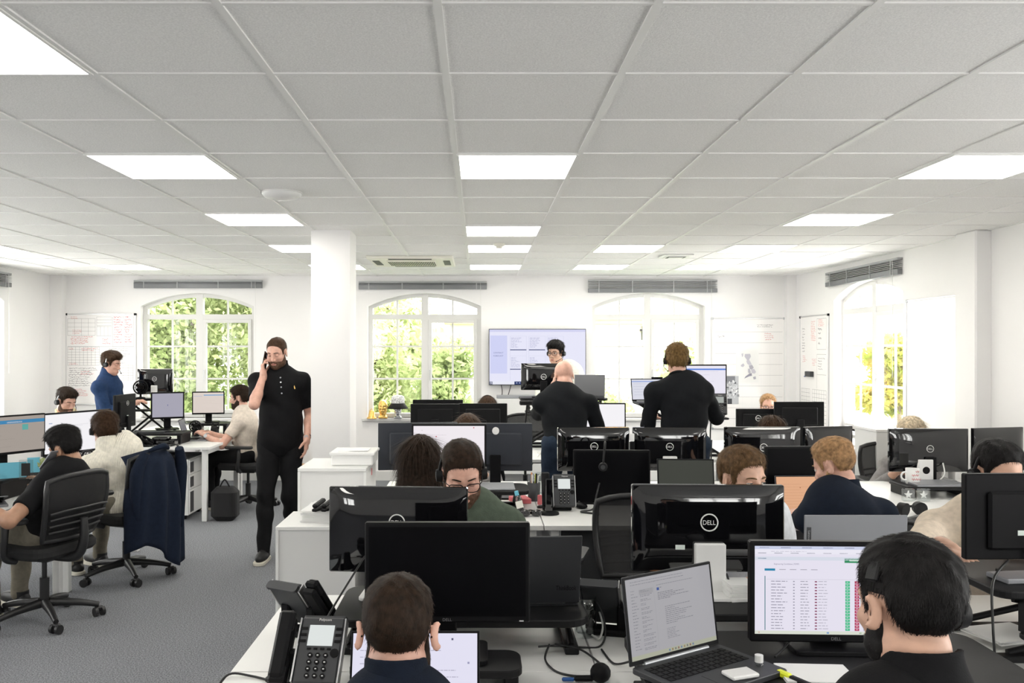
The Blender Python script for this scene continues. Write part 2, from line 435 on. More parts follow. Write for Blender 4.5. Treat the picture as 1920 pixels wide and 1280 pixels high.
def sdf_mesh(fn, lo, hi, h):
    """surface-nets mesh of fn(P) < 0"""
    lo = np.asarray(lo, float); hi = np.asarray(hi, float); B = 8
    nb = np.maximum(1, np.ceil((hi - lo) / (h * B)).astype(int)); n = nb * B
    bi = np.stack(np.meshgrid(*[np.arange(k) for k in nb], indexing='ij'), -1).reshape(-1, 3)
    cen = lo + (bi * B + (B - 1) / 2) * h
    d = fn(cen); half = h * B * 0.5 * 1.75
    act = np.abs(d) < half * 1.5 + 0.012
    sgn = np.where(d < 0, -1.0, 1.0).astype(np.float32).reshape(nb)
    F = np.repeat(np.repeat(np.repeat(sgn, B, 0), B, 1), B, 2)
    off = np.stack(np.meshgrid(*[np.arange(B)] * 3, indexing='ij'), -1).reshape(-1, 3)
    ab = bi[act]
    for k in range(0, len(ab), 600):
        I = (ab[k:k + 600, None, :] * B + off[None]).reshape(-1, 3)
        F[I[:, 0], I[:, 1], I[:, 2]] = fn(lo + I * h)
    F[0] = F[-1] = 1; F[:, 0] = F[:, -1] = 1; F[:, :, 0] = F[:, :, -1] = 1
    ins = (F < 0)
    cnt = np.zeros(tuple(n - 1), np.uint8)
    for a in (0, 1):
        for b in (0, 1):
            for c in (0, 1):
                cnt += ins[a:n[0] - 1 + a, b:n[1] - 1 + b, c:n[2] - 1 + c]
    cells = np.argwhere((cnt > 0) & (cnt < 8))
    if len(cells) == 0: return np.zeros((0, 3)), np.zeros((0, 4), int)
    co = [(a, b, c) for a in (0, 1) for b in (0, 1) for c in (0, 1)]
    val = np.stack([F[cells[:, 0] + a, cells[:, 1] + b, cells[:, 2] + c] for a, b, c in co], 1)
    acc = np.zeros((len(cells), 3)); num = np.zeros(len(cells))
    for i in range(8):
        for j in range(i + 1, 8):
            if sum(abs(co[i][k] - co[j][k]) for k in range(3)) != 1: continue
            va, vb = val[:, i], val[:, j]; m = (va < 0) != (vb < 0)
            t = np.where(m, va / np.where(m, va - vb, 1), 0)
            p = np.array(co[i])[None] + t[:, None] * (np.array(co[j]) - np.array(co[i]))[None]
            acc += np.where(m[:, None], p, 0); num += m
    V = lo + (cells + acc / num[:, None]) * h
    vid = np.full(tuple(n - 1), -1, np.int32); vid[cells[:, 0], cells[:, 1], cells[:, 2]] = np.arange(len(cells))
    Fs = []
    for ax in range(3):
        o1, o2 = [(1, 2), (2, 0), (0, 1)][ax]
        sl0 = [slice(1, -1)] * 3; sl1 = [slice(1, -1)] * 3
        sl0[ax] = slice(0, -1); sl1[ax] = slice(1, None)
        ch = ins[tuple(sl0)] != ins[tuple(sl1)]
        e = np.argwhere(ch); add = np.ones(3, int); add[ax] = 0; e = e + add
        inside0 = ins[e[:, 0], e[:, 1], e[:, 2]]
        def cell(d1, d2):
            q = e.copy(); q[:, o1] += d1; q[:, o2] += d2; return vid[q[:, 0], q[:, 1], q[:, 2]]
        q = np.stack([cell(-1, -1), cell(0, -1), cell(0, 0), cell(-1, 0)], 1)
        q = np.where(inside0[:, None], q, q[:, ::-1]); Fs.append(q[(q >= 0).all(1)])
    return V, np.concatenate(Fs)

def np_mesh(name, V, Fq, material, parent=None, origin=(0, 0, 0), colors=None, smooth=True):
    me = bpy.data.meshes.new(name)
    V = np.asarray(V) - np.asarray(origin)
    me.vertices.add(len(V)); me.vertices.foreach_set('co', V.astype(np.float32).ravel())
    k = Fq.shape[1]; nf = len(Fq)
    me.loops.add(nf * k); me.loops.foreach_set('vertex_index', Fq.astype(np.int32).ravel())
    me.polygons.add(nf); me.polygons.foreach_set('loop_start', np.arange(0, nf * k, k, dtype=np.int32))
    try: me.polygons.foreach_set('loop_total', np.full(nf, k, dtype=np.int32))
    except Exception: pass
    me.polygons.foreach_set('use_smooth', np.full(nf, smooth))
    if colors is not None:
        ca = me.color_attributes.new('Col', 'FLOAT_COLOR', 'POINT')
        ca.data.foreach_set('color', np.concatenate([colors, np.ones((len(colors), 1))], 1).astype(np.float32).ravel())
    me.update(calc_edges=True); me.validate()
    o = bpy.data.objects.new(name, me); C.objects.link(o)
    me.materials.append(M[material] if isinstance(material, str) else material)
    if parent is not None: o.parent = parent
    return o
# ---------------------------------------------------------------- the room
XL, XR, YB, YF, HC = -5.45, 4.04, 11.08, -3.2, 2.626
struct(MB().box(XL - .3, XR + .3, YF - .2, YB + .25, -0.12, 0.0).obj('floor', 'carpet'))
GX = [-0.113 + 0.6 * k for k in range(-9, 7)]
GY = [2.353 + 0.6 * k for k in range(-9, 15)]
ce = struct(MB().box(XL - .1, XR + .1, YF - .1, YB + .1, HC, HC + .06).obj('ceiling', 'tile_mineral'))
g = MB()
for x in GX: g.box(x - .012, x + .012, YF, YB, HC - .006, HC + .002)
for y in GY: g.box(XL, XR, y - .008, y + .008, HC - .005, HC + .002)
g.box(XL, XR, YB - .02, YB, HC - .006, HC); g.box(XL, XL + .02, YF, YB, HC - .006, HC); g.box(XR - .02, XR, YF, YB, HC - .006, HC)
struct(g.obj('trim_1', 'grid_white'))

def arch_z(u, zs, za):                      # u in -1..1 across the opening
    return zs + (za - zs) * math.sqrt(max(0, 1 - (u * 0.97) ** 2)) if False else zs + (za - zs) * (1 - abs(u) ** 2.0)

ZS, ZA, ZSILL = 2.235, 2.405, 0.80
def wall_with_windows(name, along, a0, a1, pos, out, wins, hgt=HC):
    """along 'x' or 'y'; pos = inner face; out = +1/-1 direction of outside; wins = [(c0, c1)]"""
    b = MB(); th = 0.24; N = 18
    def P(a, z, dep):
        q = pos + out * dep
        return (a, q, z) if along == 'x' else (q, a, z)
    def quad(p, q, r, s): b.quad(p, q, r, s)
    edges = [a0]
    for c0, c1 in wins: edges += [c0, c1]
    edges.append(a1)
    for i in range(0, len(edges), 2):
        for dep in (0, th): quad(P(edges[i], 0, dep), P(edges[i + 1], 0, dep), P(edges[i + 1], hgt, dep), P(edges[i], hgt, dep))
    for c0, c1 in wins:
        for dep in (0, th): quad(P(c0, 0, dep), P(c1, 0, dep), P(c1, ZSILL, dep), P(c0, ZSILL, dep))
        quad(P(c0, ZSILL, 0), P(c1, ZSILL, 0), P(c1, ZSILL, th), P(c0, ZSILL, th))
        for c in (c0, c1): quad(P(c, ZSILL, 0), P(c, ZS, 0), P(c, ZS, th), P(c, ZSILL, th))
        for i in range(N):
            u0, u1 = -1 + 2 * i / N, -1 + 2 * (i + 1) / N
            x0, x1 = c0 + (c1 - c0) * i / N, c0 + (c1 - c0) * (i + 1) / N
            z0, z1 = arch_z(u0, ZS, ZA), arch_z(u1, ZS, ZA)
            for dep in (0, th): quad(P(x0, z0, dep), P(x1, z1, dep), P(x1, hgt, dep), P(x0, hgt, dep))
            quad(P(x0, z0, 0), P(x1, z1, 0), P(x1, z1, th), P(x0, z0, th))
    # outer rim closes the thickness
    quad(P(a0, 0, 0), P(a0, hgt, 0), P(a0, hgt, th), P(a0, 0, th)); quad(P(a1, 0, 0), P(a1, hgt, 0), P(a1, hgt, th), P(a1, 0, th))
    quad(P(a0, hgt, 0), P(a1, hgt, 0), P(a1, hgt, th), P(a0, hgt, th))
    return struct(b.obj(name, 'wall_paint'))
WB = [(-4.35, -2.89), (-1.43, 0.03), (1.455, 2.905)]
WR = [(-1.2, .4), (1.6, 3.2), (8.22, 9.82)]  # the nearer ones are unseen, added to bring daylight to the front
WREAR_ADDED = [(-4.13, -2.67), (1.67, 3.13)]  # unseen rear windows, added to light what faces the camera
WLF = [(2.5, 4.1), (5.4, 7.0), (8.3, 9.90)]  # all but the farthest are unseen, added for daylight in the front half
wall_with_windows('wall_back', 'x', XL, XR, YB, 1, WB)
wall_with_windows('wall_right', 'y', YF, YB, XR, 1, WR)
wall_with_windows('wall_left', 'y', YF, YB, XL, -1, WLF)
wall_with_windows('wall_rear', 'x', XL, XR, YF, -1, WREAR_ADDED)
struct(MB().box(3.92, XR, YB - .11, YB, 0, HC).obj('trim_2', 'wall_paint'))
struct(MB().box(XL, XL + .15, YB - .13, YB, 0, HC).obj('trim_3', 'wall_paint'))
struct(MB().box(3.915, XR + .01, 6.80, 7.10, 0, HC, 0.012).obj('trim_4', 'wall_paint'))
struct(MB().box(-1.33, -1.022, 6.83, 7.17, 0, HC).obj('column', 'wall_paint'))
struct(MB().box(XL, XR, YB - .015, YB, 0, .12).obj('baseboard_back', 'upvc'))
struct(MB().box(XR - .015, XR, YF, YB, 0, .12).obj('baseboard_right', 'upvc'))
struct(MB().box(XL, XL + .015, YF, YB, 0, .12).obj('baseboard_left', 'upvc'))

def window(n, Mt, w, right_open=True):
    """local: x across (centre 0), y outward, z up; the frame plane sits 0.12 into the wall"""
    r = bpy.data.objects.new('window_%d' % n, None); C.objects.link(r); r.matrix_world = Mt; struct(r)
    y0, y1 = 0.10, 0.17; hw = w / 2; f = 0.055; zt = 2.105
    b = MB()
    b.box(-hw, -hw + f, y0, y1, ZSILL, ZS + .005); b.box(hw - f, hw, y0, y1, ZSILL, ZS + .005); b.box(-hw, hw, y0 + .002, y1 - .002, ZSILL, ZSILL + f)
    b.box(-.045, .045, y0 - .008, y1 + .002, ZSILL, ZA - .01)
    b.box(-hw, hw, y0 - .004, y1, zt - .035, zt + .03)
    N = 24
    for i in range(N):
        u0, u1 = -1 + 2 * i / N, -1 + 2 * (i + 1) / N
        za0, za1 = arch_z(u0, ZS, ZA), arch_z(u1, ZS, ZA); x0, x1 = u0 * hw, u1 * hw; t = 0.05
        ya = y0 + .004
        vs = [(x0, ya, za0 - t), (x1, ya, za1 - t), (x1, ya, za1 + .01), (x0, ya, za0 + .01), (x0, y1, za0 - t), (x1, y1, za1 - t), (x1, y1, za1 + .01), (x0, y1, za0 + .01)]
        b.add(vs, [(0, 1, 2, 3), (4, 7, 6, 5), (0, 4, 5, 1)])
    b.obj('window_frame', 'upvc', r)
    for sgn in (-1, 1):
        bars = MB(); c = sgn * (hw - f + .045) / 2
        x0, x1 = (-hw + f, -.045) if sgn < 0 else (.045, hw - f)
        sash = sgn > 0 and right_open
        if sash:
            s = MB(); e = .045
            s.box(x0, x0 + e, y0 - .02, y0 + .04, ZSILL + f, zt - .035, .004); s.box(x1 - e, x1, y0 - .02, y0 + .04, ZSILL + f, zt - .035, .004)
            s.box(x0 + .001, x1 - .001, y0 - .018, y0 + .038, zt - .036 - e, zt - .035, .004); s.box(x0 + .001, x1 - .001, y0 - .018, y0 + .038, ZSILL + f + .001, ZSILL + f + e, .004)
            so = s.obj('window_sash', 'upvc', r)
            MB().box(x0 + .012, x0 + .03, y0 - .045, y0 - .02, 1.38, 1.42, .003).box(x0 + .014, x0 + .028, y0 - .052, y0 - .04, 1.28, 1.40, .003).obj('window_handle', 'silver', so)
        bars.box(c - .012, c + .012, y0 + .02, y0 + .035, ZSILL + f, ZA - .03)
        for z in (1.30, 1.72): bars.box(x0, x1, y0 + .021, y0 + .034, z - .012, z + .012)
        bars.obj('glazing_bar', 'upvc', r)
    MB().box(-hw + .03, hw - .03, y0 + .024, y0 + .030, ZSILL + .03, ZS).obj('window_pane', 'window_glass', r)
    p = MB(); N = 16
    for i in range(N):
        u0, u1 = -1 + 2 * i / N, -1 + 2 * (i + 1) / N
        p.quad((u0 * hw, y0 + .027, ZS), (u1 * hw, y0 + .027, ZS), (u1 * hw, y0 + .027, arch_z(u1, ZS, ZA) - .02), (u0 * hw, y0 + .027, arch_z(u0, ZS, ZA) - .02))
    p.obj('arched_pane', 'window_glass', r)
    MB().box(-hw - .07, hw + .07, -.055, y0 + .01, ZSILL - .035, ZSILL, .006).obj('window_sill', 'upvc', r)
    return r
for i, (a, b_) in enumerate(WB): window(i + 1, T((a + b_) / 2, YB, 0), b_ - a)
_n = 4
for a, b_ in reversed(WR): window(_n, T(XR, (a + b_) / 2, 0) @ RZ(-90), b_ - a); _n += 1
for a, b_ in reversed(WLF): window(_n, T(XL, (a + b_) / 2, 0) @ RZ(90), b_ - a); _n += 1

for a, b_ in WREAR_ADDED: window(_n, T((a + b_) / 2, YF, 0) @ RZ(180), b_ - a); _n += 1
# blinds, drawn up over the windows
def blind(label, loc, rotz, w, slats, tilt_open):
    r = thing('venetian_blind', label, 'blind', loc, rotz, 'raised blinds above the windows')
    MB().box(-w / 2, w / 2, -.05, 0, -.022, 0, .002).obj('headrail', 'blind_light', r)
    s = MB(); z = -.026
    for i in range(slats):
        s.box(-w / 2, w / 2, -.052, -.004, z - .0035, z); z -= .017 if tilt_open else .005
    s.obj('slat_stack', 'blind_light' if tilt_open else 'blind_grey', r)
    zb = z - .05
    MB().box(-w / 2, w / 2, -.05, -.006, zb, z + .002, .002).obj('bottom_rail', 'blind_grey', r)
    for k in (-.42, -.16, .16, .42):
        MB().box(k * w - .006, k * w + .006, -.055, -.05, zb, -.02).obj('ladder_tape', 'blind_light', r)
    MB().tube([(w * .45, -.06, -.02), (w * .455, -.06, -.5), (w * .452, -.06, -1.15)], .0022, 5).obj('pull_cord', 'cable_white', r)
blind('grey raised blind over the window beside the red-inked whiteboard', (X(373, YB), YB, 2.567), 0, 1.64, 5, False)
blind('grey raised blind over the window between the column and the television', (X(793, YB), YB, 2.552), 0, 1.64, 5, False)
blind('silver blind with hanging open slats over the window right of the television', (X(1223, YB), YB, 2.572), 0, 1.65, 5, True)
blind('grey blind on the right wall over the side window', (XR, 9.08, 2.56), -90, 1.72, 5, True)
blind('grey blind end on the left wall at the picture edge', (XL, 9.11, 2.56), 90, 1.72, 5, True)

# ceiling lights, in the grid
def light(c, k, label):
    x0 = -0.113 + .6 * c; y0 = 2.353 + .6 * k
    r = thing('ceiling_light_panel', label, 'ceiling light', (x0 + .3, y0 + .3, HC), 0, 'square ceiling light panels')
    f = MB()
    for a, b_, c_, d in ((-.296, .296, -.296, -.284), (-.296, .296, .284, .296), (-.296, -.284, -.284, .284), (.284, .296, -.284, .284)): f.box(a, b_, c_, d, -.010, 0)
    f.obj('light_frame', 'grid_white', r)
    MB().box(-.284, .284, -.284, .284, -.007, -.001).obj('light_diffuser', 'diffuser', r)
LL = [(-3, 0, 'large glowing ceiling panel cut by the top left picture corner'), (-3, 3, 'glowing ceiling panel left of the domed ceiling fitting'),
      (-3, 6, 'glowing ceiling panel just in front of the white column top'), (-3, 9, 'glowing ceiling panel half hidden by the left side of the column'),
      (-3, 12, 'glowing ceiling panel peeping out right of the column'), (-7, 12, 'glowing ceiling panel near the back wall above the left whiteboard'),
      (-8, 9, 'glowing ceiling panel at the left picture edge near the left wall'), (0, 3, 'biggest glowing ceiling panel in the middle row'),
      (0, 7, 'glowing ceiling panel in front of the small smoke detector'), (0, 9, 'glowing ceiling panel just behind the small smoke detector'),
      (0, 12, 'middle row glowing ceiling panel nearest the back wall'), (2, 9, 'glowing ceiling panel in front of the small square vent, left side'),
      (2, 12, 'glowing ceiling panel above the silver blind near the back wall'), (4, 3, 'glowing ceiling panel cut by the right picture edge'),
      (4, 6, 'glowing ceiling panel second from the right picture edge'), (4, 9, 'glowing ceiling panel in front of the small square vent, right side'),
      (4, 12, 'glowing ceiling panel nearest the right back corner')]
LL += [(c, k, 'added unseen ceiling panel light behind the viewer, %s' % w) for c, k, w in ((-3, -3, 'nearest left'), (0, -3, 'nearest middle'), (4, -3, 'nearest right'))]  # unseen fill panels, added to brighten surfaces that face the camera
for c, k, l in LL: light(c, k, l)

# air conditioner cassette
ac = thing('air_conditioner', 'cream ceiling air conditioner cassette with a slotted grille beside the column', 'air conditioner', (-.70, 9.12, HC), 0)
MB().box(-.44, .44, -.44, .44, -.03, 0, .008).obj('cassette_frame', 'ac_plastic', ac)
b = MB(); b.box(-.25, .25, -.25, .25, -.042, -.028, .004)
gr = b.obj('intake_panel', 'ac_plastic', ac)
b = MB()
for i in range(26): b.box(-.235 + i * .0188 - .005, -.235 + i * .0188 + .005, -.20, .20, -.044, -.041)
b.obj('intake_grille', 'black_satin', gr)
for a in range(4):
    MB(RZ(a * 90)).box(-.22, .22, -.40, -.33, -.034, -.029).obj('air_outlet', 'charcoal', ac)
dm = thing('ceiling_access_point', 'white shallow domed fitting on the ceiling in front of the column', 'ceiling fitting', (X(528, 5.2), 5.2, HC))
MB().lathe([(.118, 0), (.118, -.012), (.10, -.03), (.06, -.042), (0.0, -.046)][::-1], 24).obj('dome', 'white_plastic', dm)
MB().lathe([(.125, 0), (.125, -.006)][::-1], 24).obj('mounting_ring', 'upvc', dm)
sd = thing('smoke_detector', 'small round cream smoke detector between the middle ceiling lights', 'smoke detector', (X(936, 7.69), 7.69, HC - .002))
MB().lathe([(.05, 0), (.05, -.018), (.035, -.026)][::-1], 18).obj('detector_base', 'ac_plastic', sd)
MB().lathe([(.03, -.024), (.028, -.042), (.0, -.045)][::-1], 18).obj('sensor_head', 'ac_plastic', sd)
cv = thing('ceiling_vent', 'small square white ceiling vent between the right-hand lights', 'vent', (X(1268, 8.65), 8.68, HC - .002))
MB().box(-.15, .15, -.15, .15, -.012, 0, .004).obj('vent_frame', 'white_plastic', cv)
for i in range(3): MB().box(-.11 + i * .02, .11 - i * .02, -.10 + i * .03, .10 - i * .03, -.018 - i * .003, -.008).obj('vent_louvre', 'grid_white' if i != 1 else 'charcoal', cv)

# ---------------------------------------------------------------- outside
struct(MB().box(-30, 30, YB + .4, 45, -.35, -.25).obj('ground', 'lawn'))
rng = np.random.default_rng(5)
def foliage(name, parent, blobs, n, size, material, seed):
    rg = np.random.default_rng(seed); V = []
    w = np.array([r[0] * r[1] * r[2] for _, r in blobs]); w = w / w.sum()
    pick = rg.choice(len(blobs), n, p=w)
    cen = np.array([blobs[i][0] for i in pick]); rad = np.array([blobs[i][1] for i in pick])
    u = rg.normal(size=(n, 3)); u /= np.linalg.norm(u, axis=1)[:, None]
    p = cen + u * rad * (rg.random(n) ** .4)[:, None]
    a = rg.normal(size=(n, 3)); a /= np.linalg.norm(a, axis=1)[:, None]
    b = np.cross(a, rg.normal(size=(n, 3))); b /= np.linalg.norm(b, axis=1)[:, None]
    s = (size * (.6 + .8 * rg.random(n)))[:, None]
    q = np.stack([p - a * s, p - b * s * .45, p + a * s, p + b * s * .45], 1).reshape(-1, 3)
    return np_mesh(name, q, np.arange(4 * n).reshape(-1, 4), material, parent, smooth=False)
def tree(label, x, y, h, rad, n, material, seed, size=.085, base=0.3, group='trees and shrubs outside the windows', name='garden_tree'):
    r = thing(name, label, 'tree', (x, y, -.25), 0, group)
    rg = np.random.default_rng(seed); blobs = []
    for i in range(9):
        a = rg.random() * 6.28; q = rg.random()
        blobs.append(((math.cos(a) * rad * .6 * q, math.sin(a) * rad * .6 * q, h * (base + (1 - base) * rg.random() * .8)), (rad * .55, rad * .55, h * .16)))
    foliage('foliage', r, blobs, n, size, material, seed)
    b = MB(); b.tube([(0, 0, 0), (.05, .02, h * .3), (-.04, .05, h * .75)], [.09, .06, .03], 8)
    for i in range(4):
        c = blobs[i][0]; b.tube([(0, 0, h * .25), (c[0] * .5, c[1] * .5, c[2] * .8), c], [.04, .025, .01], 6)
    b.obj('trunk', 'bark', r)
    return r
TR = [(-4.7, 13.2, 4.6, 1.3, 9000, 'leaves_deep', 'dense green tree seen through the left half of the leftmost window'),
      (-3.6, 13.9, 5.2, 1.4, 9000, 'leaves_fresh', 'fresh green tree seen through the middle of the leftmost window'),
      (-5.6, 14.6, 5.5, 1.6, 9000, 'leaves_deep', 'dark tree farthest left beyond the leftmost window'),
      (-2.6, 13.0, 3.6, 1.0, 7000, 'leaves_deep', 'green tree at the right edge of the leftmost window'),
      (-4.2, 15.5, 6.0, 1.9, 9000, 'leaves_fresh', 'tall pale tree standing behind the others beyond the leftmost window'),
      (-1.55, 13.2, 2.6, 0.75, 4200, 'leaves_fresh', 'light green shrub low in the left half of the window behind the silver head'),
      (-0.55, 13.1, 2.2, 0.70, 4200, 'leaves_deep', 'green shrub low in the right half of the window left of the television'),
      (-1.5, 15.4, 4.4, 1.2, 2600, 'leaves_fresh', 'thin leafy tree higher up in the window left of the television'),
      (1.75, 14.0, 1.55, 0.75, 2600, 'leaves_fresh', 'low sunlit shrub beyond the window right of the television'),
      (3.15, 13.8, 2.5, 0.7, 2000, 'leaves_fresh', 'sparse pale tree beyond the open pane right of the television'),
      (9.3, 19.2, 2.3, 1.0, 4000, 'leaves_autumn', 'yellowing shrub beyond the right wall window')]
for i, (x, y, h, rad, n, m_, l) in enumerate(TR): tree(l, x, y, h, rad, int(n * 1.6), m_, 20 + i, size=.055 if y < 15 else .085)
hs = thing('neighbouring_house', 'bright cream building with an orange eave beyond the window right of the television', 'building', (2.4, 17.5, -.25))
MB().box(-3.0, 1.15, 0, .3, 0, 2.44).obj('facade', 'render_wall', hs)
MB().box(-3.1, 1.2, -.25, .3, 2.44, 2.54).obj('eave', 'terracotta', hs)
b = MB(); b.slab([(-3.1, -.3), (1.25, -.3), (1.25, 2.5), (-3.1, 2.5)], 2.54, 2.62); b.obj('roof', 'render_wall', hs)
l = MB(); l.box(.91, .97, -.10, 0, 2.15, 2.40).box(.85, 1.03, -.16, -.06, 2.30, 2.34).box(.88, 1.0, -.17, -.07, 2.12, 2.28); l.obj('wall_lantern', 'black_satin', hs)
# ---------------------------------------------------------------- furniture builders
def desk(label, x0, x1, y0, y1, group, rad=0.004, legs=True, panel=None, zt=.73):
    cx, cy = (x0 + x1) / 2, (y0 + y1) / 2
    r = thing('office_desk', label, 'desk', (cx, cy, 0), 0, group)
    hx, hy = (x1 - x0) / 2 - .0015, (y1 - y0) / 2 - .0015
    MB().slab(rrect(-hx, hx, -hy, hy, rad), zt - .026, zt, None, .002).obj('desktop', 'desk_white', r)
    for sx in (-1, 1):
        for sy in (-1, 1):
            MB().cb((sx * (hx - .06), sy * (hy - .06), (zt - .026) / 2), (.05, .05, zt - .026), .004).obj('leg', 'desk_metal', r)
        MB().cb((sx * (hx - .06), 0, zt - .052), (.045, 2 * hy - .17, .05), .003).obj('rail', 'desk_metal', r)
    if panel:
        py = -hy + .12 if panel == 'near' else hy - .06
        MB().cb((0, py, .50), (2 * hx - .2, .018, .36), .003).obj('modesty_panel', 'dark_panel', r)
    return r

def curved_panel(mb, w, h, y, bulge, nx=16, nz=10, z0=0, tb=0.0):
    """back shell facing +Y, bulging outward"""
    vs = []; fs = []
    for j in range(nz + 1):
        for i in range(nx + 1):
            u = -1 + 2 * i / nx; v = -1 + 2 * j / nz
            k = (1 - abs(u) ** 7) * (1 - abs(v) ** 6)
            vs.append((u * w / 2, y + bulge * k + tb * v, z0 + v * h / 2))
    n = nx + 1
    for j in range(nz):
        for i in range(nx): fs.append((j * n + i + 1, j * n + i, (j + 1) * n + i, (j + 1) * n + i + 1))
    mb.add(vs, fs, None, True)
    rim = [i for i in range(n)] + [j * n + nx for j in range(1, nz + 1)] + [nz * n + i for i in range(nx - 1, -1, -1)] + [j * n for j in range(nz - 1, 0, -1)]
    return rim

def paint_rects(mb, rects, w, h, y0, z0=0, step=.00035):
    """rects: (x0, y0, x1, y1, colour) in 0..1 from the top left"""
    for k, (a, b, c, d, col) in enumerate(rects):
        mb.rect(-w / 2 + a * w, z0 + h / 2 - d * h, -w / 2 + c * w, z0 + h / 2 - b * h, y0 - step * (1 if k else 0), col)

def monitor(label, w, h, hc, loc, rotz, back='matte', content=None, logo=None, off=True, sticker=None, group=None, tilt=0, base='plate', neckw=.07, whitestand=False, bezel=.012, chin=.018, bezel_text=None, zoff=0, texts=None, logo_z=.02, logo_r=.024):
    """local origin on the surface under the stand; screen faces -Y"""
    r = thing('computer_monitor', label, 'monitor', loc, rotz, group)
    Mt = T(0, 0, hc) @ RX(tilt)
    b = MB(Mt); b.box(-w / 2, w / 2, -.016, .012, -h / 2, h / 2, .004)
    bm = {'gloss': 'black_gloss', 'matte': 'black_plastic', 'grey': 'grey_back'}[back]
    if back == 'gloss':
        curved_panel(b, w * .985, h * .97, .012, .018, 24, 18)
    else:
        b.box(-w * .36, w * .36, .012, .030, -h * .38, h * .30, .010)
    b.obj('housing', bm, r)
    sw, sh = w - 2 * bezel, h - bezel - chin
    s = MB(Mt); zc = (chin - bezel) / 2
    yf = -.0168
    if content:
        paint_rects(s, content, sw, sh, yf, zc)
        for (tx, u, v, hh, col) in (texts or []): add_text(s, tx, -sw / 2 + u * sw, yf - .0008, zc + sh / 2 - v * sh, hh * sh, col)
        s.obj('screen', 'screen', r)
    else:
        s.rect(-sw / 2, zc - sh / 2, sw / 2, zc + sh / 2, yf); s.obj('screen', 'screen_off', r)
    if bezel_text:
        s = MB(Mt); add_text(s, bezel_text, 0, -.0168, -h / 2 + chin * .5, .0085); s.obj('bezel_lettering', 'logo_dim', r)
        MB(Mt).box(w / 2 - .03, w / 2 - .018, -.0172, -.016, -h / 2 + .004, -h / 2 + .007).obj('power_light', 'logo_white', r)
    yb = .012 + (.0185 if back == 'gloss' else .0185)
    if logo:
        s = MB(Mt @ RZ(180)); rr = logo_r
        s.torus((0, -yb - .0015, logo_z), (0, 1, 0), rr, rr * .085, 32, 6)
        add_text(s, logo, 0, -yb - .0012, logo_z, rr * .56, width=rr * 1.50)
        s.obj('logo', 'logo_white', r)
    if sticker:
        u, v = sticker
        MB(Mt @ RZ(180)).box(-u * w - .016, -u * w + .016, -yb - .001, -.012, v * h - .008, v * h + .008).obj('asset_sticker', 'sticker', r)
    nz = max(hc - h * .15, .06)
    if base == 'plate':
        MB().box(-neckw / 2, neckw / 2, .030, .052, .004, nz, .004).obj('stand_neck', 'white_plastic' if whitestand else 'black_plastic', r)
        b = MB(); b.slab(rrect(-.115, .115, -.05, .13, .02), 0, .012, None, .002); b.obj('stand_base', 'white_plastic' if whitestand else 'black_plastic', r)
    elif base == 'round':
        MB().box(-neckw / 2, neckw / 2, .030, .052, .004, nz, .006).obj('stand_neck', 'black_plastic', r)
        MB().lathe([(.105, 0), (.105, .006), (.09, .014), (.0, .016)], 28, (0, .04, 0)).obj('stand_base', 'black_plastic', r)
    if whitestand == 'hole':
        MB().cyl((0, .0535, nz * .45), (0, .0515, nz * .45), .022, n=20).obj('cable_hole', 'black_plastic', r)
    return r

def mon_px(label, px0, px1, pt, pb, d, zb, rotz=0, back='matte', content=None, **kw):
    """size and place of a monitor measured at its real distance d"""
    w = (px1 - px0) * d / FPX / max(.3, abs(math.cos(R(rotz if abs(rotz) < 90 else 180 - rotz))))
    h = (pb - pt) * d / FPX
    zc = (Z(pt, d) + Z(pb, d)) / 2
    return monitor(label, w, h, zc - zb, (X((px0 + px1) / 2, d), d, zb), rotz, back, content, **kw)

def riser(label, x0, x1, y0, y1, zb, zt, name='sit_stand_converter', group='sit stand desk converters', tray=True, rotz=0, feet=True):
    cx, cy = (x0 + x1) / 2, (y0 + y1) / 2
    r = thing(name, label, 'desk converter', (cx, cy, zb), rotz, group)
    hx, hy, h = (x1 - x0) / 2, (y1 - y0) / 2, zt - zb
    MB().slab(rrect(-hx, hx, -hy, hy, min(.07, hy * .4)), h - .024, h, None, .004).obj('platform', 'black_satin', r)
    for sx in (-1, 1):
        xx = sx * (hx - .055)
        MB().box(xx - .022, xx + .022, -hy + .02, hy - .02, 0, .022, .003).obj('base_rail', 'black_satin', r)
        b = MB(); b.tube([(xx, -hy + .05, .02), (xx, hy - .06, h - .03)], .011, 6, smooth_path=False); b.obj('scissor_arm', 'black_satin', r)
        b = MB(); b.tube([(xx - sx * .026, hy - .05, .02), (xx - sx * .026, -hy + .06, h - .03)], .011, 6, smooth_path=False); b.obj('scissor_arm', 'charcoal', r)
    MB().box(-hx + .05, hx - .05, hy - .05, hy - .02, 0, .02, .003).obj('base_bar', 'black_satin', r)
    if tray:
        MB().slab(rrect(-hx + .05, hx - .05, -hy - .16, -hy + .02, .03), h * .45 - .016, h * .45, None, .003).obj('keyboard_tray', 'black_satin', r)
        for sx in (-1, 1): MB().box(sx * (hx - .08) - .008, sx * (hx - .08) + .008, -hy - .04, -hy + .02, h * .45 - .004, h - .02).obj('tray_bracket', 'black_satin', r)
    return r

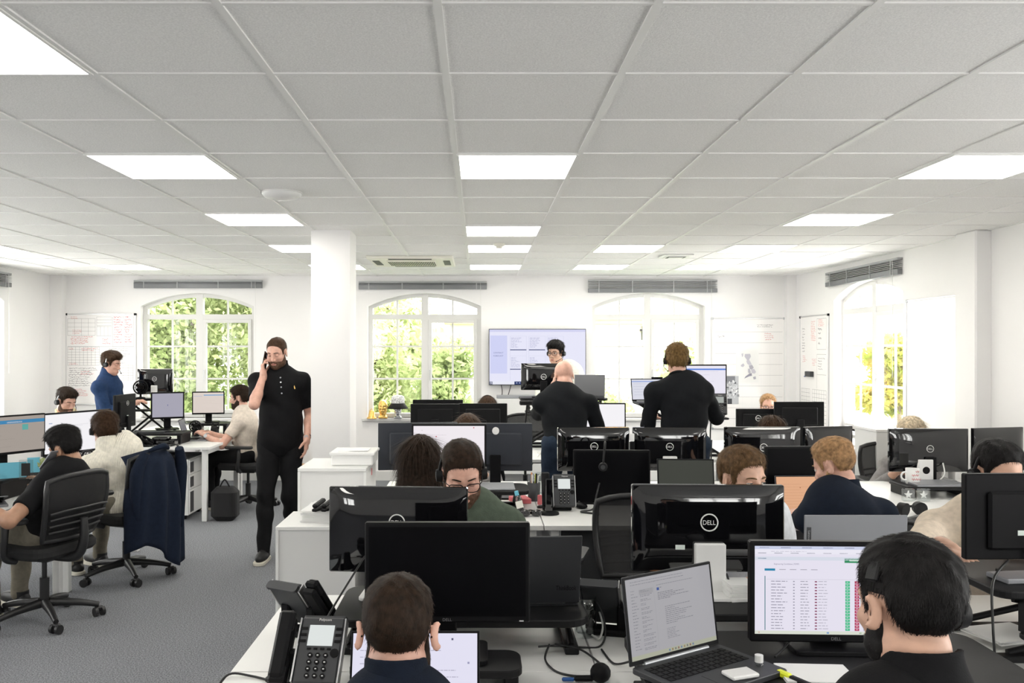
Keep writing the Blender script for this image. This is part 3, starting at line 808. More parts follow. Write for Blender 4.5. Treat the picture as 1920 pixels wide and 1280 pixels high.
def riser_x(label, x0, x1, y0, y1, zb, zt, group='sit stand desk converters'):
    """converter raised for standing: crossed arms run across its width"""
    cx, cy = (x0 + x1) / 2, (y0 + y1) / 2
    r = thing('sit_stand_converter', label, 'desk converter', (cx, cy, zb), 0, group)
    hx, hy, h = (x1 - x0) / 2, (y1 - y0) / 2, zt - zb
    MB().slab(rrect(-hx, hx, -hy, hy, .05), h - .024, h, None, .004).obj('platform', 'black_satin', r)
    for sy in (-1, 1):
        yy = sy * (hy - .05)
        for s in (-1, 1):
            b = MB(); o = .014 * s
            b.tube([(-s * (hx - .06), yy + o, .02), (s * (hx - .06), yy + o, h - .03)], .012, 6, smooth_path=False); b.obj('scissor_arm', 'black_satin', r)
        MB().box(-hx + .02, hx - .02, yy - .02, yy + .02, 0, .02, .003).obj('base_rail', 'black_satin', r)
    MB().slab(rrect(-hx + .04, hx - .04, -hy - .20, -hy - .005, .03), h - .13, h - .115, None, .003).obj('keyboard_tray', 'black_satin', r)
    for sx in (-1, 1): MB().box(sx * (hx - .08) - .008, sx * (hx - .08) + .008, -hy - .06, -hy + .03, h - .125, h - .02).obj('tray_bracket', 'black_satin', r)
    return r

def shelf_riser(label, x0, x1, y0, y1, zb, zt, group='black monitor shelves'):
    cx, cy = (x0 + x1) / 2, (y0 + y1) / 2
    r = thing('monitor_riser', label, 'monitor riser', (cx, cy, zb), 0, group)
    hx, hy, h = (x1 - x0) / 2, (y1 - y0) / 2, zt - zb
    MB().slab(rrect(-hx, hx, -hy, hy, .04), h - .022, h, None, .004).obj('platform', 'black_satin', r)
    for sx in (-1, 1): MB().box(sx * (hx - .03) - .02, sx * (hx - .03) + .02, -hy + .03, hy - .03, 0, h - .02, .004).obj('side_support', 'black_satin', r)
    return r

def laptop(label, loc, rotz, w, dp, ang, lid='laptop_grey', content=None, texts=None, lid_text=None, text_at=(.3, -.3), base_col=None, lid_bezel=.008, group=None, text_vertical=False, chin=.016):
    """hinge line at local y=0, keyboard towards -Y, lid opened ang degrees from shut"""
    r = thing('laptop', label, 'laptop', loc, rotz, group)
    base_col = base_col or lid
    MB().slab(rrect(-w / 2, w / 2, -dp, 0, .008), 0, .014, None, .002).obj('laptop_base', base_col, r)
    k = MB(); n = 14
    for j in range(5):
        for i in range(n):
            a = -w * .44 + i * (w * .88 / n); b_ = -.025 - j * .0185
            k.box(a, a + w * .88 / n - .003, b_ - .0155, b_, .0138, .0156)
    k.obj('keyboard', 'black_plastic', r)
    MB().box(-w * .17, w * .17, -dp + .012, -dp + .085, .0139, .0146).obj('touchpad', 'charcoal' if base_col == 'laptop_dark' else 'steel', r)
    MB().cyl((-w * .36, .002, .014), (w * .36, .002, .014), .006, n=10).obj('hinge', 'steel' if base_col == 'laptop_dark' else base_col, r)
    Mt = T(0, .004, .014) @ RX(90 - ang) @ T(0, 0, dp / 2)
    l = MB(Mt); l.box(-w / 2, w / 2, 0, .006, -dp / 2, dp / 2, .002); lo = l.obj('laptop_lid', lid, r)
    MB(Mt).box(-w / 2 + .001, w / 2 - .001, -.0012, .0004, -dp / 2 + .001, dp / 2 - .001).obj('lid_bezel', 'black_plastic', lo)
    s = MB(Mt); sw, sh = w - 2 * lid_bezel, dp - lid_bezel - chin; zc = (chin - lid_bezel) / 2
    if content:
        paint_rects(s, content, sw, sh, -.0016, zc)
        for (tx, u, v, hh, col) in (texts or []): add_text(s, tx, -sw / 2 + u * sw, -.0024, zc + sh / 2 - v * sh, hh * sh, col)
        s.obj('laptop_screen', 'screen', r)
    else:
        s.rect(-sw / 2, zc - sh / 2, sw / 2, zc + sh / 2, -.0016); s.obj('laptop_screen', 'screen_off', r)
    if lid_text:
        b = MB(Mt @ RZ(180)); u, v = text_at
        if text_vertical:
            b.M = Mt @ RZ(180) @ T(u * w, 0, v * dp) @ RY(90); b.box(-.026, .026, -.0068, -.0058, -.007, .007)
            b.obj('lid_badge', 'charcoal', lo); b = MB(Mt @ RZ(180) @ T(u * w, 0, v * dp) @ RY(90)); add_text(b, lid_text, 0, -.0072, 0, .007); b.obj('lid_lettering', 'silver', lo)
        else:
            add_text(b, lid_text, u * w, -.0066, v * dp, .017, width=.066); b.obj('lid_lettering', 'black_plastic', lo)
    return r

def desk_phone(label, loc, rotz, group='black desk telephones', stand=62, lit=True):
    """faces -Y; the body leans back on a foot"""
    r = thing('desk_phone', label, 'telephone', loc, rotz, group)
    w, h = .125, .19
    Mt = T(.035, 0, .028) @ RX(stand - 90)
    b = MB(Mt); b.box(-w / 2, w / 2, -.012, .022, 0, h, .006); b.slab(rrect(-w / 2, w / 2, -.0, .03, .01), h - .002, h + .008); b.obj('phone_body', 'charcoal', r)
    for sx in (-1, 1): MB(Mt).box(sx * (w / 2 + .002) - .0025, sx * (w / 2 + .002) + .0025, -.013, .02, .004, h - .004, .001).obj('side_trim', 'silver', r)
    s = MB(Mt); s.rect(-.036, .105, .036, .165, -.0128, hexc('DDE2E0') if lit else hexc('9AA2A4'))
    s.obj('phone_display', 'screen' if lit else 'print', r)
    k = MB(Mt)
    for j in range(4):
        for i in range(3): k.cyl((-.022 + i * .022, -.012, .078 - j * .019), (-.022 + i * .022, -.0155, .078 - j * .019), .0072, n=10)
    for i in range(4): k.box(-.034 + i * .019, -.023 + i * .019, -.0145, -.012, .094, .099)
    for sx in (-1, 1):
        for j in range(3): k.box(sx * .05 - .009, sx * .05 + .009, -.0145, -.012, .115 + j * .018, .122 + j * .018)
    k.cyl((.046, -.012, .085), (.046, -.0155, .085), .0125, n=14); k.obj('keypad', 'black_plastic', r)
    t = MB(Mt)
    for j in range(4):
        for i in range(3): t.box(-.0245 + i * .022, -.0195 + i * .022, -.0158, -.0154, .0765 - j * .019, .0795 - j * .019)
    t.obj('key_digits', 'logo_white', r)
    t = MB(Mt); add_text(t, 'Polycom', .006, -.0126, h - .010, .0075); t.obj('brand_lettering', 'logo_white', r)
    Mh = T(-.072, 0, .028) @ RX(stand - 90)
    c = MB(Mh); c.box(-.024, .024, .0, .026, 0, h + .004, .006); c.obj('handset_cradle', 'black_plastic', r)
    hs = MB(Mh); vs = []
    prof = [(0, -.012), (.02, -.030), (.06, -.034), (.12, -.034), (.165, -.034), (.195, -.022)]
    hs.box(-.021, .021, -.030, -.012, .012, h + .012, .008); hs.box(-.024, .024, -.020, .002, .0, .052, .008); hs.box(-.024, .024, -.022, .002, h - .045, h + .016, .008)
    hs.obj('handset', 'black_plastic', r)
    MB(T(-.02, .03, 0)).box(-.07, .10, .0, .075, 0, .02, .006).obj('phone_foot', 'black_plastic', r)
    f = MB(); f.box(-.055, -.02, .055, .085, .01, .10, .006); f.box(.05, .085, .055, .085, .01, .10, .006); f.obj('phone_stand', 'black_plastic', r)
    cd = MB(); pts = []
    for i in range(60):
        t_ = i / 59; a = t_ * 60; pts.append((-.085 - .03 * math.sin(t_ * 3.1) + .006 * math.cos(a), .04 + .05 * t_, .016 + .006 * math.sin(a)))
    cd.tube(pts, .0028, 5, smooth_path=False); cd.obj('coiled_cord', 'cable_black', r)
    return r

# ---------------------------------------------------------------- office chair (forward = +Y)
def chair_parts(r):
    b = MB(); b.slab(rrect(-.25, .25, -.22, .26, .09), .43, .50, None, .02); b.obj('seat', 'seat_fabric', r)
    def bp(u, v):                          # backrest surface, u -1..1, v 0..1
        w = .20 + .045 * math.sin(v * 2.2); z = .54 + .39 * v - .03 * abs(u) ** 3 * v
        return (u * w, -.225 - .075 * v + .045 * u * u - .05 * math.sin(v * 3.1) * .5, z)
    g = MB(); nx, nz = 10, 10; vs = []; fs = []
    for j in range(nz + 1):
        for i in range(nx + 1): vs.append(bp(-1 + 2 * i / nx, j / nz))
    for j in range(nz + 1):
        for i in range(nx + 1):
            p = bp(-1 + 2 * i / nx, j / nz); vs.append((p[0], p[1] - .008, p[2]))
    n = nx + 1; N = n * (nz + 1)
    for j in range(nz):
        for i in range(nx):
            a = j * n + i; fs.append((a + 1, a, a + n, a + n + 1)); fs.append((N + a, N + a + 1, N + a + n + 1, N + a + n))
    g.add(vs, fs, None, True); g.obj('backrest_mesh', 'mesh_fabric', r)
    ol = [bp(-1, v / 8) for v in range(9)] + [bp(-1 + 2 * u / 8, 1) for u in range(1, 8)] + [bp(1, 1 - v / 8) for v in range(9)] + [bp(1 - 2 * u / 8, 0) for u in range(1, 8)]
    MB().tube(ol, .017, 8, None, False, True).obj('backrest_frame', 'chair_plastic', r)
    for k in range(4):
        z = .60 + .042 * k; v = (z - .54) / .39
        b = MB(); b.tube([(p[0] * .95, p[1] - .03, p[2]) for p in [bp(-1 + 2 * i / 6, v) for i in range(7)]], .008, 6); b.obj('lumbar_slat', 'chair_plastic', r)
    b = MB(); b.tube([(0, -.06, .41), (0, -.24, .42), (0, -.30, .52), (0, -.30, .66)], [.03, .03, .028, .022], 8); b.obj('back_bracket', 'chair_plastic', r)
    for s in (-1, 1):
        a = MB(); a.tube([(s * .22, .0, .42), (s * .30, -.0, .46), (s * .315, -.02, .58), (s * .30, -.01, .665)], [.022, .02, .02, .022], 8); a = a.obj('armrest', 'chair_plastic', r)
        MB().slab([(s * .30 + x, -.02 + y) for x, y in rrect(-.045, .045, -.14, .15, .04)], .662, .69, None, .008).obj('arm_pad', 'chair_plastic', a)
    MB().box(-.09, .09, -.10, .10, .385, .435, .01).obj('seat_mechanism', 'chair_plastic', r)
    MB().cyl((0, 0, .10), (0, 0, .27), .028).cyl((0, 0, .26), (0, 0, .40), .015).obj('gas_lift', 'chair_plastic', r)
    for k in range(5):
        a = R(72 * k + 20); c, s_ = math.cos(a), math.sin(a)
        b = MB(); b.tube([(c * .03, s_ * .03, .115), (c * .18, s_ * .18, .10), (c * .31, s_ * .31, .072)], [.03, .022, .016], 8); b = b.obj('base_leg', 'chair_plastic', r)
        q = MB(T(c * .31, s_ * .31, 0) @ RZ(72 * k + 50))
        q.cyl((-.012, 0, .028), (-.032, 0, .028), .028, n=14).cyl((.012, 0, .028), (.032, 0, .028), .028, n=14).box(-.03, .03, -.012, .02, .03, .062, .01).obj('caster', 'chair_plastic', b)
_chair0 = []
def chair(label, x, y, rotz):
    if not _chair0:
        r = thing('office_chair', label, 'chair', (x, y, 0), rotz, 'black mesh office chairs'); chair_parts(r); _chair0.append(r); return r
    return dup(_chair0[0], label, (x, y, 0), rotz)

def cable(label, pts, r=.004, m='cable_black', name='desk_cable', group='loose cables on the desks'):
    p0 = Vector(pts[0]); b = MB(); b.tube([Vector(p) - p0 for p in pts], r, 6)
    o = b.obj(name, m); o.location = p0; return tag(o, label, 'cable', group)

def tumbler(label, loc, rad=.036, h=.13, flutes=10, fill=0, straw=False, group='drinking glasses'):
    r = thing('drinking_glass', label, 'glass', loc, 0, group)
    n = 40; rings = []
    def rr(a, z, k): return k * (1 + .035 * math.cos(flutes * a) * (1 if z < h * .68 else .1))
    prof = [(rad * .86, 0), (rad * .9, .01), (rad * .95, h * .6), (rad * 1.02, h * .7), (rad * 1.06, h), (rad * .98, h), (rad * .94, h * .7), (rad * .84, h * .6), (rad * .78, .014), (0.0005, .014)]
    vs = []
    for k, z in prof:
        for i in range(n):
            a = 2 * PI * i / n; q = rr(a, z, k); vs.append((q * math.cos(a), q * math.sin(a), z))
    fs = [(k * n + i, k * n + (i + 1) % n, (k + 1) * n + (i + 1) % n, (k + 1) * n + i) for k in range(len(prof) - 1) for i in range(n)]
    b = MB(); b.add(vs, fs, None, True); b.add(vs, [tuple(reversed(range(n)))]); b.obj('glass_wall', 'drink_glass', r)
    if fill: MB().lathe([(rad * .78, .015), (rad * .86, .015 + fill), (0, .015 + fill)], 24).obj('water', 'drink_glass', r)
    if straw: MB().cyl((.01, 0, .02), (-.045, .0, h + .10), .0035, n=8).obj('straw', 'green_plastic', r)
    return r

def box_thing(name, label, cat, loc, size, material, ch=.004, rotz=0, group=None):
    o = MB().box(-size[0] / 2, size[0] / 2, -size[1] / 2, size[1] / 2, 0, size[2], ch).obj(name, material)
    o.location = loc; o.rotation_euler = (0, 0, R(rotz)); return tag(o, label, cat, group)

def paper_stack(label, loc, w, d, n, rotz=0, material='paper', name='paper_stack', curl=.0):
    rg = random.Random(label); b = MB()
    for i in range(n):
        a = RZ(rg.uniform(-5, 5)); b.M = a
        b.box(-w / 2, w / 2, -d / 2, d / 2, i * .004, i * .004 + .0034)
    o = b.obj(name, material); o.location = loc; o.rotation_euler = (0, 0, R(rotz)); return tag(o, label, 'papers')

def headset_mesh(r, Mt=None, mic=1, rad=.088, cups=.028, silver=False, sides=(-1, 1)):
    """local head frame: x to the ears, y towards the face, z up; origin between the eyes' height"""
    Mt = Mt or Matrix.Identity(4)
    b = MB(Mt); pts = []
    for i in range(0 if 1 in sides or not sides else 3, 17 if -1 in sides or not sides else 14):
        a = PI * i / 16; pts.append((math.cos(a) * rad, -.012 - .01 * math.sin(a), -.01 + math.sin(a) * (rad + .048)))
    b.tube(pts, .0065, 8, smooth_path=False); b.obj('headband', 'steel' if silver else 'black_satin', r)
    for s in sides:
        c = MB(Mt); c.cyl((s * (rad - .012), -.012, -.012), (s * (rad + .012), -.012, -.012), cups, cups * .86, n=18); c = c.obj('ear_cup', 'black_satin', r)
        MB(Mt).cyl((s * (rad + .0125), -.012, -.012), (s * (rad + .014), -.012, -.012), cups * .5, n=14).obj('cup_cap', 'charcoal', c)
    for s in (-1, 1):
        if s not in sides: MB(Mt @ T(s * (math.cos(PI * 3 / 16) * rad), -.018, -.01 + math.sin(PI * 3 / 16) * (rad + .048)) @ RY(s * -20)).box(-.006, .003, -.016, .016, -.024, .014, .003).obj('temple_pad', 'black_satin', r)
    if mic:
        MB(Mt).tube([(mic * (rad + .004), -.01, -.02), (mic * (rad + .002), .04, -.055), (mic * .06, .095, -.085)], .0028, 6).ell((mic * .055, .10, -.087), (.008, .009, .006), 10).obj('microphone_boom', 'black_satin', r)
# ---------------------------------------------------------------- people
mat('skin_fair', (0.60, 0.36, 0.26), 0.48, noise=(28, 0.10), bump=(220, 0.06))
mat('skin_pink', (0.66, 0.38, 0.29), 0.48, noise=(28, 0.12), bump=(220, 0.06))
mat('skin_tan', (0.40, 0.22, 0.14), 0.45, noise=(28, 0.12), bump=(220, 0.06))
mat('lip', (0.42, 0.15, 0.12), 0.4)
mat('eye', (0.8, 0.8, 0.8), 0.15, attr=True)
def hairmat(n, c, k=.45): mat(n, c, 0.6, noise=(60, k), spec=0.16)
hairmat('hair_black', (0.010, 0.009, 0.009)); hairmat('hair_dark', (0.026, 0.015, 0.009)); hairmat('hair_brown', (0.052, 0.027, 0.014))
hairmat('hair_fairbrown', (0.13, 0.075, 0.035)); hairmat('hair_ginger', (0.40, 0.24, 0.12)); hairmat('hair_golden', (0.20, 0.12, 0.045)); hairmat('hair_blonde', (0.60, 0.50, 0.36)); hairmat('hair_stubble', (0.10, 0.055, 0.035))
def cloth(n, c, bump=(260, .25), rough=.9, noise=(40, .12)): mat(n, c, rough, bump=bump, noise=noise, spec=.2)
cloth('knit_black', (0.007, 0.008, 0.010)); cloth('jersey_black', (0.0065, 0.0065, 0.0075)); cloth('navy_dark', (0.006, 0.010, 0.020)); cloth('navy', (0.020, 0.045, 0.115))
cloth('polo_green', (0.085, 0.110, 0.082)); cloth('shirt_white', (0.68, 0.70, 0.74)); cloth('sweater_beige', (0.62, 0.53, 0.43)); cloth('sweater_cream', (0.80, 0.76, 0.66), (24, .6, 'X'))
cloth('tee_beige', (0.66, 0.58, 0.50)); cloth('tee_yellow', (0.78, 0.66, 0.42)); cloth('shirt_cream', (0.74, 0.74, 0.68)); cloth('jeans', (0.020, 0.032, 0.055)); cloth('trouser_black', (0.008, 0.008, 0.009))
cloth('trouser_khaki', (0.20, 0.18, 0.14)); cloth('blouse_grey', (0.25, 0.24, 0.24)); cloth('coat_navy', (0.010, 0.016, 0.032), (60, .3))
mat('shoe_black', (0.012, 0.012, 0.013), 0.5); mat('sole_white', (0.72, 0.68, 0.58), 0.6)

def rot(yaw, pitch=0, roll=0):
    cy, sy = math.cos(R(yaw)), math.sin(R(yaw)); cp, sp = math.cos(R(-pitch)), math.sin(R(-pitch)); cr, sr = math.cos(R(roll)), math.sin(R(roll))
    return np.array([[cy, -sy, 0], [sy, cy, 0], [0, 0, 1]]) @ np.array([[1, 0, 0], [0, cp, -sp], [0, sp, cp]]) @ np.array([[cr, 0, sr], [0, 1, 0], [-sr, 0, cr]])

def head_fn(Q, ears=True, ear_out=0.0, jaw=1.0, ear_ang=.35):
    A = np.abs(Q[:, 0]); Sx = Q.copy(); Sx[:, 0] = A            # mirror-symmetric
    d = ell(Q, (0, -.012, .030), (.0745, .098, .086))
    d = smin(d, ell(Q, (0, .026, -.040), (.060, .058, .078)), .03)
    d = smin(d, ell(Q, (0, .034, -.082), (.050 * jaw, .046, .036)), .025)
    d = smin(d, ell(Sx, (.046, .0, -.070), (.018 * jaw, .034, .026)), .03)
    d = smin(d, ell(Q, (0, .070, -.102), (.022, .016, .016)), .02)
    d = smin(d, ell(Sx, (.040, .052, -.026), (.024, .026, .018)), .02)
    d = smax(d, -ell(Sx, (.032, .100, -.001), (.021, .019, .013)), .014)
    d = smin(d, cone(Sx, V3(.012, .080, .019), V3(.044, .066, .019), .010, .009), .014)
    d = smin(d, cone(Q, V3(0, .082, .010), V3(0, .104, -.034), .008, .0115), .012)
    d = smin(d, ell(Sx, (.0125, .094, -.040), (.0085, .011, .008)), .008)
    d = smin(d, ell(Q, (0, .078, -.072), (.026, .016, .016)), .014)
    d = smax(d, -ell(Q, (0, .096, -.0725), (.024, .006, .0022)), .005)
    d = smax(d, -ell(Q, (0, .092, -.090), (.018, .006, .004)), .008)
    if ears:
        ex = .0765 + ear_out
        c, s = math.cos(.35 + ear_out * 35), math.sin(.35 + ear_out * 35)
        Er = np.array([[c, s, 0], [-s, c, 0], [0, 0, 1.0]])
        e = ell(Sx, (ex, -.014, -.010), (.0075, .019, .033), Er)
        e = smax(e, -ell(Sx, (ex + .008, -.008, -.008), (.006, .011, .021), Er), .006)
        d = smin(d, e, .008)
    return d

HP_Y = [-.13, -.06, -.045, -.036, .012, .018, .033, .042, .058, .070, .10]
HP_Z = [-.072, -.074, -.06, .018, .024, -.012, -.014, .030, .050, .060, .062]
def hair_fn(Q, top=.022, side=.010, line=0.0, quiff=0.0, fade=.05, nape=0.0, part=0.0):
    base = head_fn(Q, False)
    z0 = np.interp(Q[:, 1], HP_Y, HP_Z) + line * sstep(.03, .07, Q[:, 1]) - nape * sstep(-.03, -.06, Q[:, 1])
    z = Q[:, 2]; reg = z - z0
    t = side + (top - side) * sstep(.025, .095, z)
    t = t * np.clip(reg / fade, .12, 1)
    if quiff: t = t + quiff * np.exp(-((Q[:, 1] - .065) / .04) ** 2) * sstep(.055, .085, z) + quiff * .5 * np.exp(-((Q[:, 1]) / .06) ** 2) * sstep(.08, .11, z)
    t = t + .0018 * np.sin(150 * Q[:, 0] + 40 * Q[:, 1]) * np.sin(60 * Q[:, 1] + 110 * z) * np.clip(t / .012, 0, 1)
    return smax(base - t, -reg, .006)
def long_fn(Q, length=.30, vol=1.0):
    d = ell(Q, (0, -.014, .036), (.089 * vol, .112, .094))
    d = smin(d, ell(Q, (0, -.070, -.10 - length * .25), (.098 * vol, .052, .12 + length * .5)), .05)
    Sx = Q.copy(); Sx[:, 0] = np.abs(Q[:, 0])
    d = smin(d, cone(Sx, V3(.062, -.02, .03), V3(.082 * vol, -.045, -length * .8), .034, .036), .04)
    d = smax(d, -ell(Q, (0, .105, -.060), (.066, .085, .118)), .015)
    d = smax(d, -cone(Q, V3(0, .10, .136), V3(0, -.06, .150), .013, .013), .006)
    return d + .0016 * np.sin(170 * Q[:, 0] + 9 * np.sin(30 * Q[:, 2]))
def beard_fn(Q, t=.006, full=True):
    base = head_fn(Q, False); y, z = Q[:, 1], Q[:, 2]
    zb = np.interp(y, [-.02, .02, .05, .075, .12], [.01, -.03, -.058, -.050, -.050])
    reg = np.minimum(zb - z, z + .150); reg = np.minimum(reg, y + .012)
    lips = ell(Q, (0, .094, -.074), (.023, .030, .010)); reg = np.minimum(reg, lips)
    t = t * np.clip(reg / .012, .15, 1) + .0008 * np.sin(260 * Q[:, 0]) * np.sin(240 * z)
    return smax(base - t, -reg, .004)

def normals_of(V, Fq):
    n = np.cross(V[Fq[:, 2]] - V[Fq[:, 0]], V[Fq[:, 3]] - V[Fq[:, 1]]); N = np.zeros_like(V)
    for k in range(4): np.add.at(N, Fq[:, k], n)
    return N / np.maximum(np.linalg.norm(N, axis=1), 1e-12)[:, None]
def strands(V, Fq, n, length, width, seed, down=0.0, lift=.25, crown=(0, -.05, .14)):
    """short tapered locks lying along the hair, combed away from the crown"""
    rg = np.random.default_rng(seed); N = normals_of(V, Fq); i = rg.integers(0, len(V), n)
    p, nn = V[i], N[i]
    fl = p - np.array(crown); fl = fl / np.linalg.norm(fl, axis=1)[:, None]
    fl = fl * (1 - down) + np.array([0, 0, -1.0]) * down + rg.normal(size=(n, 3)) * .18
    fl = fl - nn * (fl * nn).sum(1)[:, None]; fl /= np.maximum(np.linalg.norm(fl, axis=1), 1e-9)[:, None]
    sd = np.cross(fl, nn); L = (length * (.5 + rg.random(n)))[:, None]; w = width
    a = p - nn * .002; b = p + fl * L * .5 + nn * L * lift * .5; c = p + fl * L + nn * L * lift * (.5 if not down else .0)
    q = np.stack([a - sd * w, a + sd * w, b + sd * w * .8, b - sd * w * .8, c + sd * w * .15, c - sd * w * .15], 1).reshape(-1, 3)
    k = np.arange(n)[:, None] * 6
    f = np.concatenate([k + np.array([[0, 1, 2, 3]]), k + np.array([[3, 2, 4, 5]])])
    return q, f

def grp(P, c, rad, fn, far=.05):
    d = np.linalg.norm(P - c, axis=1) - rad; out = np.maximum(d, 0) + far; m = d < .06
    if m.any(): out[m] = fn(P[m])
    return out
def wrinkle(P, a=.0022, seed=0.0):
    x, y, z = P[:, 0] + seed, P[:, 1], P[:, 2]
    return a * (np.sin(26 * x + 11 * z + 3 * np.sin(15 * z)) + np.sin(21 * y - 33 * z + 3 * np.sin(13 * x + seed)))
def ik(Sh, Wr, l1, l2, pole):
    d = Wr - Sh; L = np.linalg.norm(d); L2 = min(L, (l1 + l2) * .995); u = d / max(L, 1e-6)
    if L > L2: Wr = Sh + u * L2
    a = (l1 * l1 - l2 * l2 + L2 * L2) / (2 * L2); hgt = math.sqrt(max(l1 * l1 - a * a, 0))
    p = pole - u * (pole @ u); p /= max(np.linalg.norm(p), 1e-6)
    return Sh + u * a + p * hgt, Wr

def hand_prims(Wr, dr, n, side, curl=25, spread=.0):
    """dr towards the fingertips, n out of the palm, side = +1 right hand, -1 left"""
    dr = dr / np.linalg.norm(dr); n = n - dr * (n @ dr); n /= np.linalg.norm(n); z = -n; x = np.cross(dr, z)
    Rm = np.stack([x, dr, z], 1); pr = [('box', Wr + dr * .048, (.039, .046, .0135), .012, Rm), ('cone', Wr - dr * .02, Wr + dr * .03, .026, .028)]
    for k, (o, L) in enumerate(((-.029, .074), (-.0095, .083), (.0105, .078), (.029, .060))):
        o *= side; b = Wr + dr * (.088 - (.006 if k == 3 else 0)) + x * o * 1.0; ang = R(curl * (.8 + .12 * k)); tot = 0; dd = dr + x * o * (2 + spread * 20)
        dd /= np.linalg.norm(dd); r = .0088 if k < 3 else .0076
        for j, fr in enumerate((.45, .31, .24)):
            tot += ang * (.8 if j == 0 else 1.0); v = dd * math.cos(tot) + n * math.sin(tot); e = b + v * L * fr
            pr.append(('cone', b, e, r * (1 - .07 * j), r * (1 - .07 * (j + 1)))); b = e
    b = Wr + dr * .022 - x * side * .030 + n * .004; v = dr * .62 - x * side * .66 + n * .42; v /= np.linalg.norm(v); e = b + v * .046
    pr.append(('cone', b, e, .0135, .0105)); v2 = v * .7 + dr * .45 + n * .25 * curl / 30; v2 /= np.linalg.norm(v2); pr.append(('cone', e, e + v2 * .036, .0102, .0082))
    return pr
def prims_eval(P, pr, k=.007):
    d = None
    for q in pr:
        v = cone(P, q[1], q[2], q[3], q[4]) if q[0] == 'cone' else rbox(P, q[1], q[2], q[3], q[4])
        d = v if d is None else smin(d, v, k)
    return d

def lid_patch(mb, c, r, e0, e1):
    vs = []; fs = []; n, m = 10, 5
    for j in range(m + 1):
        e = R(e0 + (e1 - e0) * j / m)
        for i in range(n + 1):
            a = R(-85 + 170 * i / n); vs.append((c[0] + r * math.sin(a) * math.cos(e), c[1] + r * math.cos(a) * math.cos(e), c[2] + r * math.sin(e)))
    for j in range(m):
        for i in range(n): q = j * (n + 1) + i; fs.append((q, q + 1, q + n + 2, q + n + 1))
    mb.add(vs, fs, None, True)

